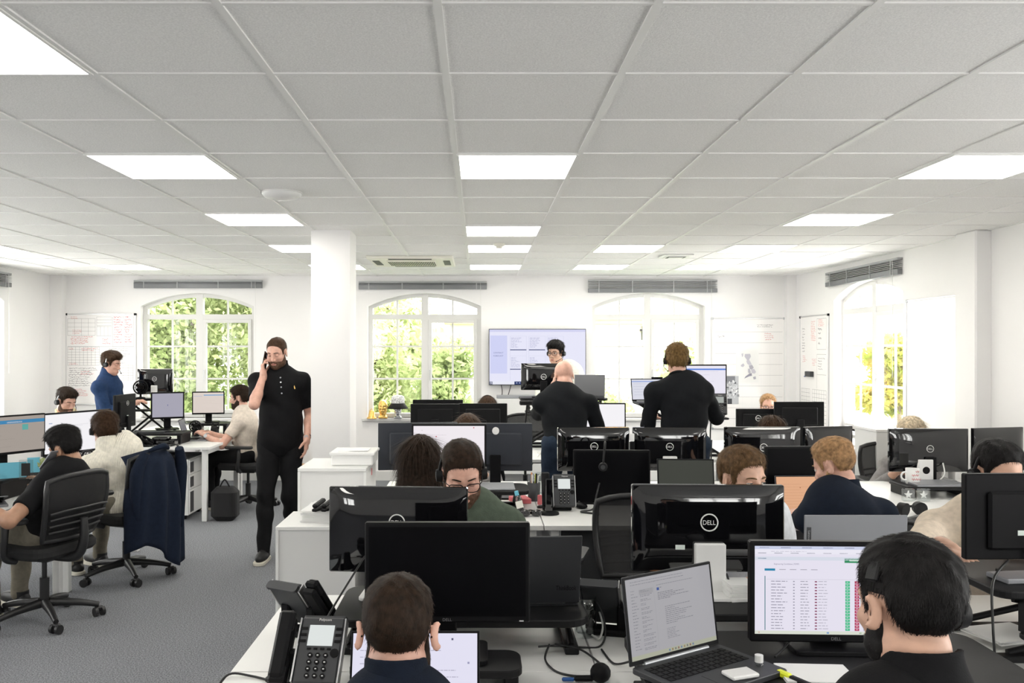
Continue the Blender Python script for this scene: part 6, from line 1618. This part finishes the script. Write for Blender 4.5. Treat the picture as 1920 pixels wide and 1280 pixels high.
# ---------------------------------------------------------------- back bank
mon_px('black monitor back in front of the window sill heads', 770, 862, 757, 800, 8.45, ZD, 180, 'matte', group=GM)
mon_px('slim black monitor top showing behind the left black monitor back', 774, 868, 749, 800, 8.72, ZD, 180, 'matte', group=GM)
mon_px('black monitor back right of the window sill heads', 860, 951, 756, 804, 8.50, ZD, 180, 'matte', group=GM)
riser_x('raised black converter under the monitor behind the bald man', .40, 1.25, 8.32, 8.7, ZD, 1.21)
mon_px('shiny black monitor back raised beside the bald head', 977, 1062, 681, 731, 8.5, 1.2105, 175, 'gloss', logo='DELL', logo_r=.026, logo_z=.0, sticker=(.02, -.32), group=GM)
laptop('grey laptop lid raised behind the bald man', (X(1104, 8.55), 8.50, 1.2105), 180, .30, .21, 96, 'laptop_grey', None)
mon_px('white lit monitor in front of the bald man', 1085, 1173, 755, 803, 7.85, ZD, 0, 'matte', content=sc_plain('F4F2F6', None, rows=0), group=GM)
riser_x('raised black converter with crossed arms in front of the headset man in black', 1.42, 2.20, 7.62, 8.0, ZD, 1.205)
mon_px('lit monitor with a blue bar right of the standing man in black', 1284, 1362, 683, 741, 7.80, 1.2055, 0, 'matte', content=sc_plain('E9E6F2', '5A82D8', (.10, .155), 6, 6, 'D2CEE0'), group=GM)
laptop('laptop with a pale page left of the standing man in black', (X(1217, 7.76) - .02, 7.68, 1.2055), 6, .30, .205, 104, 'laptop_dark', sc_plain('D9DAE6', '7F9AD8', (.08, .12), 4, 5, 'B8BACC'))
wc = thing('webcam', 'small black webcam bar above the pale laptop page', 'webcam', (X(1233, 7.73), 7.755, 1.2055 + .014 + .2055))
MB().box(-.05, .05, -.012, .012, -.008, .008, .004).obj('webcam_body', 'black_plastic', wc); MB().cyl((0, -.012, 0), (0, -.016, 0), .006).obj('webcam_lens', 'black_gloss', wc)
desk_phone('telephone on the raised converter at the right hand of the man in black', (X(1345, 7.55) - .03, 7.50, 1.0905), -14, stand=58, lit=False)
cable('long black lead hanging from the raised telephone in a loop', [(X(1333, 7.6), 7.58, 1.12), (X(1332, 7.5), 7.50, .98), (X(1331, 7.45), 7.44, .82), (X(1330, 7.4), 7.42, .70), (X(1334, 7.4), 7.42, .72), (X(1334, 7.45), 7.44, .9)], .006)
mon_px('black monitor back with a ring logo below the man with glasses', 1380, 1460, 766, 812, 8.52, ZD, 180, 'matte', logo='DELL', logo_r=.027, logo_z=.03, group=GM)
mon_px('plain black monitor back right of the man with glasses', 1451, 1545, 753, 803, 8.40, ZD, 181, 'matte', group=GM)
ps_ = thing('phone_holder', 'black clip arm with coiled lead left of the bald man', 'phone holder', (X(983, 7.7), 7.75, ZD))
MB().tube([(0, 0, 0), (.01, 0, .25), (.03, 0, .46)], .009, 6).obj('arm', 'black_satin', ps_); MB().box(-.04, .09, -.03, .03, .45, .49, .008).obj('clip_head', 'black_satin', ps_)
b = MB(); b.tube([(.05 + .008 * math.cos(i * 1.3), .008 * math.sin(i * 1.3), .46 - i * .0075) for i in range(60)], .003, 5, smooth_path=False); b.obj('coiled_lead', 'cable_black', ps_)
wl_ = cable('white cable loop lying on the left back desk', [(X(1008, 7.6), 7.6, ZD + .005), (X(1016, 7.6), 7.62, ZD + .04), (X(1022, 7.7), 7.66, ZD + .005), (X(1010, 7.6), 7.7, ZD + .03), (X(1026, 7.7), 7.75, ZD + .006)], .006, 'cable_white')

# ---------------------------------------------------------------- left side
shelf_riser('black shelf under the beige monitor at the left edge', -3.55, -2.98, 5.36, 5.9, ZD, .86)
def mon_between(label, pa, pb, zt, zb, zbase, flip, **kw):
    """monitor whose panel runs between two points on the ground plan"""
    a, b_ = Vector(pa), Vector(pb); w_ = (b_ - a).length; c = (a + b_) / 2; ang = math.degrees(math.atan2(b_.y - a.y, b_.x - a.x)) + (180 if flip else 0)
    return monitor(label, w_, zt - zb, (zt + zb) / 2 - zbase, (c.x, c.y, zbase), ang, kw.pop('back', 'matte'), group=GM, **kw)
mon_between('beige lit monitor with a blue bar at the left picture edge', (-3.36, 5.62), (-3.075, 6.10), 1.232, .965, .8605, False, content=[(0, 0, 1, 1, hexc('A39A92')), (0, .10, 1, .20, hexc('3F83B0')), (.5, .14, .7, .18, hexc('C8C6C6')), (.70, .24, .78, .40, hexc('5FA7A0'))] + lines(random.Random(5), .1, .25, .62, .9, 12, hexc('8C847E'), .3, 1, .12), bezel=.010)
shelf_riser('black shelf under the white monitor of the man in cream', -3.5, -2.95, 6.46, 7.06, ZD, .80)
mon_between('wide white lit monitor in front of the man in cream', (-3.235, 6.38), (-2.965, 6.93), 1.205, .885, .8005, False, content=[(0, 0, 1, 1, hexc('F3F1F4')), (.78, .28, .93, .60, hexc('DCC8D0')), (.84, .30, .88, .42, hexc('8A4A6A')), (.80, .66, .93, .78, hexc('A8D0B0')), (.84, .70, .89, .76, hexc('4A7A54')), (.06, .22, .11, .235, hexc('6A8AB8'))] + lines(random.Random(6), .3, .3, .7, .36, 2, hexc('D2D0D6')))
laptop('dark closed-down laptop on the desk at the left edge', (-3.10, 5.30, ZD), 35, .32, .22, 12, 'laptop_grey', None)
for k, (px, py, d, s_, l) in enumerate(((25, 862, 5.5, .15, 'cyan card standing under the beige monitor'), (63, 850, 5.75, .075, 'cyan paper hanging at the black shelf'))):
    o = box_thing('cyan_card', l, 'card', (X(px, d), d, .8605 if k == 0 else .8605), (s_, .004, .10), 'cyan_card', 0, 30)
box_thing('cyan_note', 'cyan and pink notes lying on the left edge desk', 'notes', (X(38, 5.25), 5.32, ZD + .02), (.12, .05, .004), 'cyan_card', 0, 40)
pf = thing('photo_block', 'clear photo block beside the cyan card', 'photo block', (X(46, 5.45), 5.47, .8605), 12)
MB().box(-.04, .04, -.008, .008, 0, .12, .002).obj('acrylic_block', 'drink_glass', pf); MB().box(-.026, .026, -.0095, -.0085, .02, .10).obj('photo', 'print', pf)
pl = thing('small_plant', 'small green leafy plant beside the black haired man face', 'plant', (X(82, 5.6), 5.62, .8605))
MB().lathe([(.02, 0), (.027, .035), (.024, .035), (0, .03)], 14).obj('pot', 'charcoal', pl)
foliage('leaves', pl, [((0, 0, .07), (.04, .04, .035))], 60, .022, 'leaves_fresh', 3)
def fan(label, loc, rotz, rr):
    r = thing('desk_fan', label, 'fan', loc, rotz, 'small black desk fans')
    MB().lathe([(rr * .7, 0), (rr * .65, .012), (.012, .02), (.010, .05)], 18).obj('fan_base', 'black_plastic', r)
    zc = .05 + rr; b = MB()
    for k in (1, .72, .44): b.torus((0, -.02, zc), (0, 1, 0), rr * k, .003, 24, 5); b.torus((0, .025, zc), (0, 1, 0), rr * k, .003, 24, 5)
    b.torus((0, .0, zc), (0, 1, 0), rr, .008, 24, 6)
    for i in range(12):
        a = 2 * PI * i / 12
        for y in (-.02, .025): b.tube([(0, y, zc), (rr * math.cos(a), y, zc + rr * math.sin(a))], .002, 4, smooth_path=False)
    b.obj('fan_grille', 'black_plastic', r)
    bl_ = MB(); bl_.cyl((0, -.012, zc), (0, .03, zc), rr * .22)
    for i in range(5):
        bl_.M = T(0, 0, zc) @ RY(72 * i) @ RZ(25); bl_.box(rr * .1, rr * .85, -.002, .002, -rr * .2, rr * .25)
    bl_.obj('fan_blades', 'black_gloss', r); return r
fan('small black fan peeping behind the black haired man', (X(160, 6.2), 6.25, ZD), -30, .085)
# far left desks
mon_between('black monitor back beside the man in navy, seen edge on', (-3.635, 8.60), (-3.605, 9.03), 1.222, .885, ZD, True, logo='DELL', logo_r=.022, logo_z=.08, sticker=(.0, -.15))
shelf_riser('black shelf with a tablet under the blank grey monitor', -3.55, -2.98, 8.62, 8.98, ZD, .84)
mon_between('blank grey lit monitor near the left window', (-3.41, 8.96), (-3.11, 9.10), 1.235, .955, .8405, False, content=[(0, 0, 1, 1, hexc('A6A4B2')), (.49, .47, .51, .53, hexc('5C5A90'))], bezel=.014, chin=.02)
box_thing('tablet', 'grey tablet lying flat on the black shelf', 'tablet', (-3.30, 8.74, .8405), (.24, .16, .012), 'laptop_dark', .003, 8)
bx = thing('black_router', 'tangle of black boxes and leads on the left desk end', 'router', (-3.10, 8.55, ZD))
MB().box(-.20, .10, -.06, .06, 0, .06, .01).box(-.12, .04, -.07, .05, .06, .085, .01).obj('router_body', 'black_gloss', bx)
b = MB()
for i in range(5): b.tube([(-.2 + i * .07, -.06, .03), (-.16 + i * .08, -.12, .012), (-.05 + i * .05, -.13, .01), (.05 + i * .03, -.07, .02)], .005, 5)
b.obj('leads', 'cable_black', bx)
desk_phone('black phone lying low near the navy coat', (X(268, 8.5) + .05, 8.52, ZD), 140, stand=30)
laptop('grey laptop in front of the man in the beige tee', (-3.06, 9.06, ZD), 100, .30, .215, 108, 'laptop_grey', sc_plain('6E6C72', None, rows=0))
tumbler('glass of water beside the grey laptop and the man in beige', (X(385, 9.2), 9.2, ZD), .038, .12, fill=.06)
shelf_riser('black shelf under the beige lit monitor by the left window', -3.18, -2.78, 9.50, 9.85, ZD, .86)
mon_between('beige lit monitor with a blue strip by the left window', (-3.20, 9.62), (-2.86, 9.70), 1.21, .955, .8605, False, content=[(0, 0, 1, 1, hexc('DCD0C8')), (.35, .10, 1, .15, hexc('7FA8D0')), (.02, .16, .3, .18, hexc('A8B4D0'))] + lines(random.Random(8), .08, .25, .9, .9, 9, hexc('CFC3BC'), .3, 1, .1))
laptop('laptop seen edge on beside the beige lit monitor', (-3.26, 9.55, .8605), 115, .28, .20, 100, 'laptop_grey', None)
fan('small black fan in front of the shelf by the left window', (X(366, 9.42), 9.42, ZD), 10, .06)
hp2 = thing('headphones', 'black headphones hung at the shelf near the beige monitor', 'headphones', (X(402, 9.42), 9.44, ZD))
MB().cyl((-.03, 0, .06), (.03, 0, .06), .06, .05, 18).obj('ear_cup', 'black_satin', hp2); MB().tube([(-.04, 0, .08), (-.03, .03, .14), (.03, .03, .14), (.04, 0, .08)], .007, 8).obj('headband', 'black_satin', hp2)
box_thing('red_ornament', 'tiny red ornament on the desk right of the beige monitor', 'ornament', (X(425, 9.6), 9.9, .86 - .0), (.045, .03, .05), 'red_plastic', .012)
box_thing('white_book_block', 'white block of books under the tiny red ornament', 'books', (X(425, 9.6), 9.9, ZD), (.16, .12, .128), 'paper', .002)
riser_x('raised black converter in front of the standing man in navy', -3.98, -3.43, 9.64, 9.98, ZD, 1.13)
desk('white desk under the raised converter of the man in navy', -4.02, -3.423, 9.603, 10.75, G4)
mon_between('shiny monitor back raised by the left window', (-3.89, 9.83), (-3.50, 9.86), 1.46, 1.17, 1.1305, True, back='gloss', logo='DELL', logo_r=.024, logo_z=.03, sticker=(.06, -.36), whitestand=True)
fan('round black fan on the raised converter beside the shiny monitor', (X(265, 9.7), 9.68, 1.1305), 20, .075)
# ---------------------------------------------------------------- chairs
chair('black mesh chair of the black haired man at the left edge', -2.69, 5.34, 72)
chair('black mesh chair under the draped navy coat', -2.60, 6.36, 68)
chair('black mesh chair of the man in the beige tee', -2.44, 9.12, 84)
chair('empty black mesh chair between the front and middle desks', X(1170, 4.15) + .07, 4.12, 165)
chair('black chair of the man in the navy polo', 1.68, 4.06, 12)
chair('black chair with a thin pale edge right of the navy polo', 2.08, 3.56, 180)
chair('mesh chair behind the back desks, left of the bald man', X(985, 9.7), 9.72, 172)
chair('black chair of the blonde person by the side window', 3.27, 6.62, 176)
# the coat over the second chair
ct = thing('draped_coat', 'dark navy coat hung over the chair back behind the cream sweater', 'coat', (-2.60, 6.36, 0), 68)
nu, nv = 44, 22; vs = []
for j in range(nv + 1):
    v = j / nv
    for i in range(nu + 1):
        u = -1 + 2 * i / nu
        hw = .20 + .06 * min(1, v * 2.2) + .02 * v
        x = u * hw
        fold = .020 * math.sin(u * 11 + 1.5 * v) * min(1, v * 2.5)
        top = .965 - .05 * abs(u) ** 2.5
        z = top - v * (.76 + .08 * math.sin(u * 3 + .5) + .05 * u)
        y = -.335 - .06 * math.sin(min(v * 3, 1.57)) + .14 * abs(u) ** 3 + fold
        if v < .08: y += .05 * (1 - v / .08)
        vs.append((x, y, z))
fs = []; n = nu + 1
for j in range(nv):
    for i in range(nu): fs.append((j * n + i, j * n + i + 1, (j + 1) * n + i + 1, (j + 1) * n + i))
b = MB(); b.add(vs, fs, None, True); co = b.obj('coat_back', 'coat_navy', ct)
md = co.modifiers.new('thickness', 'SOLIDIFY'); md.thickness = .012; md.offset = 0
b = MB()
for s in (-1, 1): b.tube([(s * .17, -.34, .95), (s * .225, -.31, .80), (s * .22, -.31, .56), (s * .20, -.34, .36)], [.03, .045, .035, .012], 12)
b.obj('coat_sleeve', 'coat_navy', ct)
b = MB(); b.tube([(-.10, -.30, .955), (0, -.345, .985), (.10, -.30, .955)], [.012, .022, .012], 10); b.obj('coat_collar', 'coat_navy', ct)

# ---------------------------------------------------------------- people, front
P1 = person('person in a dark high collar seen from behind, nearest left head', (X(747, 1.95), 1.95, 1.045), 0, (-2, 14, 0), (X(747, 1.9), 1.72, .52), h=.0045, hair=dict(top=.012, side=.0065, fade=.07, n=9000, ln=.012, wdt=.0006, lift=.2, nape=.0), hairm='hair_dark', shirt='navy_dark', collar='turtle', ear_out=.012, browm='hair_dark', beard=.005, beardm='hair_dark', skin='skin_pink')
glasses('thin dark glasses on the nearest left head', P1)
P2 = person('person in a black collared shirt seen from behind, nearest right head', (X(1702, 1.6), 1.6, 1.205), 2, (12, 10, 3), (X(1715, 1.5), 1.38, .55), h=.0045, hair=dict(top=.016, side=.008, fade=.06, n=9000, ln=.014, wdt=.0006, lift=.2), hairm='hair_black', shirt='jersey_black', collar='shirt', ear_out=.010, beard=.004, browm='hair_black', skin='skin_fair')
headset('black headset on the nearest right head', P2, 1, .092, cups=.032, sides=(1,))
P3 = person('person with glasses, beard and headset in a green polo, looking down', (X(866, 3.45), 3.45, 1.185), 184, (188, 24, 2), (X(872, 3.5), 3.66, .56), h=.0045, hair=dict(top=.018, side=.006, fade=.05, n=5000, ln=.012, wdt=.0008, line=.006), hairm='hair_dark', shirt='polo_green', sleeve='short', collar='polo', beard=.007, beardm='hair_stubble', browm='hair_dark', eyes='down', skin='skin_pink', girth=1.15, wd=1.08, jaw=1.1, wr=(-.22, 3.20, .78), wl=(.12, 3.2, .78))
glasses('black rectangular glasses on the man in the green polo', P3)
headset('black headset on the man in the green polo', P3, 0, .090)
P4 = person('person with fair brown hair looking sideways over the big shiny monitor', (X(1393, 3.42), 3.42, 1.165), 192, (203, 4, 0), (X(1400, 3.5), 3.6, .56), h=.0045, hair=dict(top=.020, side=.008, fade=.05, quiff=.005, line=.010, n=6000, ln=.018, wdt=.0008), hairm='hair_fairbrown', shirt='shirt_white', collar='shirt', browm='hair_fairbrown', gaze=-8, wr=(X(1393, 3.2), 3.22, .79), wl=(X(1480, 3.2), 3.22, .79))
P5 = person('person in a beige sweater behind the right edge monitor', (X(1871, 3.42), 3.42, 1.19), 176, (186, 17, 0), (X(1850, 3.5), 3.58, .56), h=.005, hair=dict(top=.020, side=.010, fade=.05, quiff=.004, line=.020, n=3500, ln=.014, wdt=.001), hairm='hair_black', shirt='sweater_beige', collar='crew', browm='hair_black', eyes='down', wr=(X(1800, 2.95), 3.05, .985), wl=(X(1950, 3.0), 3.1, .985), hr=dict(dir=(.35, -1, -.25), n=(0, -.2, -1)), polr=(-.9, .2, -.6), wd=1.12, girth=1.15)
headset('black headset on the man in the beige sweater', P5, 0, .092)
# middle
P6 = person('person with long dark brown hair seen from behind', (X(787, 4.32), 4.32, 1.125), 0, (4, 6, 0), (X(787, 4.2), 4.12, .56), h=.007, hair=dict(kind='long', length=.34, vol=1.12, n=7000, ln=.10, wdt=.0012, down=.9, lift=.02), hairm='hair_dark', shirt='blouse_grey', wd=.9, girth=.85, wr=(X(760, 4.7), 4.72, .79), wl=(X(740, 4.7), 4.72, .79), browm='hair_dark')
P7 = person('person with short ginger hair in a navy polo, seen from behind', (X(1563, 4.22), 4.22, 1.115), 14, (42, 22, 0), (X(1590, 4.1), 4.02, .56), h=.005, hair=dict(top=.022, side=.007, fade=.06, n=6000, ln=.016, wdt=.0008), hairm='hair_ginger', shirt='navy_dark', sleeve='short', collar='polo', beard=.007, beardm='hair_ginger', browm='hair_ginger', skin='skin_pink', wl=(X(1490, 4.65), 4.72, .78), poll=(-.9, -.1, -.4), wr=(X(1650, 4.7), 4.70, .78), wd=1.08, girth=1.1)
P8 = person('person with centre parted dark hair behind the lit white monitor', (X(877, 6.42), 6.42, 1.075), 180, (180, 10, 0), (X(877, 6.5), 6.58, .54), h=.009, hair=dict(kind='long', length=.22, n=1500, ln=.08, wdt=.0022, down=.9, lift=.02), hairm='hair_brown', shirt='blouse_grey', browm='hair_dark', wd=.9, wr=(X(877, 6.2) - .12, 6.2, .78), wl=(X(877, 6.2) + .12, 6.2, .78), girth=.85)
P9 = person('person with swept brown hair behind the glossy monitor with a ring', (X(1447, 6.42), 6.42, 1.045), 180, (172, 12, 0), (X(1447, 6.5), 6.58, .52), h=.009, hair=dict(top=.026, side=.018, fade=.02, quiff=.012, n=1500, ln=.05, wdt=.002), hairm='hair_brown', shirt='shirt_cream', browm='hair_dark', wd=.9, wr=(X(1447, 6.2) - .12, 6.2, .78), wl=(X(1447, 6.2) + .12, 6.2, .78), girth=.85)
P10 = person('person with blonde hair above the glossy monitor at the right', (X(1708, 6.42), 6.42, 1.055), 178, (138, 10, 0), (X(1712, 6.5), 6.58, .52), h=.009, hair=dict(kind='long', length=.20, n=1800, ln=.08, wdt=.002, down=.9, lift=.02), hairm='hair_blonde', shirt='blouse_grey', browm='hair_fairbrown', wd=.9, wr=(X(1700, 6.2) - .1, 6.2, .78), wl=(X(1700, 6.2) + .12, 6.2, .78), girth=.85)
# back
P11 = person('person with dark hair just showing over the back monitors', (X(914, 9.25), 9.25, 1.055), 180, (176, 14, 0), (X(914, 9.3), 9.4, .52), h=.011, hair=dict(kind='long', length=.2, n=1200, ln=.07, wdt=.003, down=.8, lift=.02), hairm='hair_brown', shirt='blouse_grey', browm='hair_dark', wd=.9, girth=.85)
headset('thin headset on the dark hair over the back monitors', P11, 0, .094)
P12 = person('person with glasses and pale thinning hair behind the back right monitors', (X(1440, 9.25), 9.25, 1.08), 180, (170, 8, 0), (X(1440, 9.3), 9.4, .52), h=.009, hair=dict(top=.012, side=.008, fade=.05, line=.028, n=1000, ln=.03, wdt=.002), hairm='hair_ginger', shirt='shirt_white', browm='hair_ginger', beard=.006, beardm='hair_ginger', skin='skin_pink')
glasses('dark glasses on the man behind the back right monitors', P12)
P13 = person('bald person in a black sweater standing with a hand at the face', (X(1057, 7.15), 7.15, 1.465), 4, (6, 30, 0), (X(1062, 6.9), 6.92, .93), 'stand', h=.006, hair=None, shirt='knit_black', trousers='jeans', collar='crew', wl=(X(1038, 7.2), 7.24, 1.36), hl=dict(dir=(.25, .05, 1), n=(1, .1, -.1), curl=15), poll=(-.6, .05, -1), polr=(.3, -.4, -.9), wr=(X(1110, 7.4), 7.30, 1.12), skin='skin_pink', browm='hair_stubble', beard=.004, beardm='hair_stubble', girth=1.12, wd=1.12, hem=.05)
P14 = person('person in a black sweater with a headset, standing with the back turned', (X(1269, 6.85), 6.85, 1.60), 0, (-4, 4, 0), (X(1283, 6.8), 6.78, .94), 'stand', h=.006, hair=dict(top=.022, side=.012, fade=.03, nape=.018, n=4500, ln=.03, wdt=.0014), hairm='hair_golden', shirt='knit_black', trousers='jeans', collar='crew', wl=(X(1220, 7.2), 7.16, 1.12), wr=(X(1330, 7.3), 7.2, 1.19), poll=(-.3, -.4, -.9), polr=(.3, -.4, -.9), skin='skin_pink', browm='hair_fairbrown', girth=1.1, wd=1.15, hem=-.04)
headset('black headset on the standing man in the black sweater', P14, -1, .094, cups=.03)
P15 = person('person in a cream shirt with glasses and headset standing before the television', (X(1042, 9.45), 9.45, 1.645), 165, (148, 4, 0), (X(1064, 9.5), 9.52, .95), 'stand', h=.007, hair=dict(top=.024, side=.008, fade=.04, quiff=.010, line=-.012, n=2500, ln=.03, wdt=.002), hairm='hair_black', shirt='shirt_cream', collar='shirt', browm='hair_black', skin='skin_fair', wd=1.1, wr=(X(1030, 9.2), 9.2, 1.24), wl=(X(1085, 9.2), 9.2, 1.24))
glasses('dark glasses on the man before the television', P15)
headset('black headset on the man before the television', P15, -1, .094)
P16 = person('person in a black polo standing by the column, talking on a mobile phone', (X(519, 7.06), 7.06, 1.655), 180, (170, 18, 0), (X(525, 7.1), 7.14, .93), 'stand', h=.005, hair=dict(top=.008, side=.003, fade=.06, line=.014, n=4000, ln=.007, wdt=.0009), hairm='hair_brown', shirt='jersey_black', sleeve='short', collar='polo', trousers='trouser_black', beard=.006, beardm='hair_stubble', browm='hair_dark', eyes='down', skin='skin_pink', wr=tuple(V3(X(519, 7.06), 7.06, 1.655) + rot(170, 18) @ V3(.090, .115, -.160)), polr=(-.5, .1, -1), hr=dict(dir=tuple(rot(170, 18) @ V3(.06, -.30, .9)), n=tuple(rot(170, 18) @ V3(-.9, -.30, 0)), curl=42), wl=(X(574, 7.0), 7.03, .955), poll=(.1, 1, -.2), hl=dict(dir=(-.05, -.1, -1), n=(-1, 0, 0), curl=20), feet=[(X(500, 6.95), 6.86, .085), (X(552, 7.2), 7.22, .085)], wd=1.06, girth=1.15, hem=.12, sleeve_t=.75)
mp_ = thing('mobile_phone', 'dark mobile phone held to the ear of the man by the column', 'mobile phone', (0, 0, 0))
_c = Vector(tuple(P16['H'] + P16['Rh'] @ V3(.086, .052, -.052))); mp_.location = _c
_m = Matrix.Translation(-Vector(P16['H'])) @ P16['Mw']; _m.translation = (0, 0, 0); _m = _m @ RX(42)
MB(_m).box(-.004, .004, -.036, .036, -.070, .070, .002).obj('phone_body', 'black_gloss', mp_); MB(_m).box(.004, .0055, -.03, .0, .035, .062, .0006).obj('camera_block', 'charcoal', mp_)
for _k, _z in enumerate((1.452, 1.415, 1.375, 1.325)):
    _p = on_front(P16, X(523 + _k, 6.95), _z); MB().cyl(_p + Vector((0, .002, 0)), _p + Vector((0, -.003, 0)), .0062, n=12).obj('shirt_button', 'silver' if _k == 1 else 'steel', P16['shirt'])
wt = thing('wrist_watch', 'dark watch on the hanging wrist of the man by the column', 'watch', tuple(P16['Wl']))
_d = (Vector(P16['Wl']) - Vector(P16['El'])).normalized()
MB().torus(_d * -.02, _d, .030, .006, 24, 8).obj('watch_strap', 'black_satin', wt)
MB(Matrix.Translation(_d * -.02 + Vector((.0, -.034, .0)))).cyl((0, .004, 0), (0, -.006, 0), .017, n=18).obj('watch_case', 'steel', wt)
_p = on_front(P16, X(549, 6.96), 1.372); MB(T(*_p) @ RY(-15)).box(-.004, .004, -.003, .001, -.014, .014).obj('chest_emblem', 'gold', P16['shirt'])
# left side
P17 = person('person with black hair in a black tee with a phone under the ear', (X(122, 5.35), 5.35, 1.07), 66, (72, 18, -6), (-2.66, 5.36, .555), h=.005, hair=dict(top=.026, side=.008, fade=.05, quiff=.012, n=6000, ln=.022, wdt=.0010), hairm='hair_black', shirt='jersey_black', sleeve='short', collar='crew', trousers='trouser_khaki', skin='skin_tan', browm='hair_black', wl=(-2.92, 4.98, .79), poll=(.0, -.9, -.5), wr=(-2.86, 5.72, .79), wd=1.08, girth=1.12)
mp2 = thing('mobile_phone', 'pale mobile phone at the ear of the black haired man', 'mobile phone', tuple(Vector(P17['H']) + Vector((-.052, -.088, -.06))))
MB(RZ(72) @ RX(40)).box(-.036, .036, -.004, .004, -.07, .07, .002).obj('phone_body', 'laptop_grey', mp2)
P18 = person('person in a ribbed cream sweater with a headset, seen from behind at the left', (X(197, 6.35), 6.35, 1.09), 60, (34, 10, 0), (-2.64, 6.38, .555), h=.006, hair=dict(top=.028, side=.016, fade=.03, nape=.012, n=5000, ln=.03, wdt=.0013), hairm='hair_brown', shirt='sweater_cream', collar='turtle', trousers='trouser_khaki', browm='hair_brown', wl=(-3.0, 6.48, .78), wr=(-2.98, 6.8, .78), wd=1.1, girth=1.1)
headset('black headset on the man in the cream sweater', P18, 1, .096)
P19 = person('person with a yellow collar and a headset looking down near the left wall', (X(124, 8.6), 8.6, 1.165), -110, (-118, 20, 0), (X(108, 8.7), 8.72, .55), h=.007, hair=dict(top=.026, side=.008, fade=.04, quiff=.010, n=2500, ln=.022, wdt=.002), hairm='hair_dark', shirt='tee_yellow', collar='crew', browm='hair_dark', eyes='down', skin='skin_pink', beard=.004, beardm='hair_stubble', wr=(-3.86, 8.5, .78), wl=(-3.86, 8.8, .78))
headset('black headset with a pale band on the man with the yellow collar', P19, -1, .094, silver=True)
P20 = person('person in a navy top with a headset standing before the left whiteboard', (X(209, 9.4), 9.4, 1.525), -96, (-98, 12, 0), (X(199, 9.4), 9.44, .90), 'stand', h=.007, hair=dict(top=.028, side=.012, fade=.04, quiff=.010, n=2500, ln=.025, wdt=.002), hairm='hair_brown', shirt='navy', collar='turtle', trousers='trouser_black', browm='hair_brown', eyes='down', skin='skin_pink', wr=(X(252, 9.4), 9.34, 1.09), wl=(X(250, 9.5), 9.58, 1.09), hem=-.02)
headset('black headset on the man in navy before the whiteboard', P20, -1, .094, silver=True)
P21 = person('person in a beige tee sitting sideways by the left window', (X(450, 9.2), 9.18, 1.17), 86, (88, 8, 0), (-2.44, 9.14, .56), h=.006, hair=dict(top=.022, side=.014, fade=.03, line=.008, n=3000, ln=.025, wdt=.0016), hairm='hair_dark', shirt='tee_beige', sleeve='short', collar='crew', browm='hair_dark', beard=.008, beardm='hair_dark', skin='skin_pink', wl=(-2.86, 9.0, .785), wr=(-2.88, 9.22, .785), poll=(.5, -.6, -.6), girth=1.05)
w2 = thing('wrist_watch', 'silver watch on the wrist of the man in the beige tee', 'watch', tuple(P21['Wl']))
_d = (Vector(P21['Wl']) - Vector(P21['El'])).normalized()
MB().torus(_d * -.025, _d, .031, .007, 24, 8).obj('watch_strap', 'steel', w2); MB().cyl(_d * -.025 + Vector((0, -.03, .006)), _d * -.025 + Vector((0, -.042, .008)), .019, n=18).obj('watch_case', 'silver', w2)
bpk = thing('backpack', 'black bag on the carpet beside the left desk end', 'bag', (-2.50, 8.50, 0))
b = MB(); b.slab(rrect(-.13, .13, -.10, .10, .07), 0, .33, None, .05); b.obj('bag_body', 'seat_fabric', bpk); MB().tube([(-.05, -.02, .325), (0, -.02, .40), (.05, -.02, .325)], .008, 6).obj('bag_strap', 'black_satin', bpk)
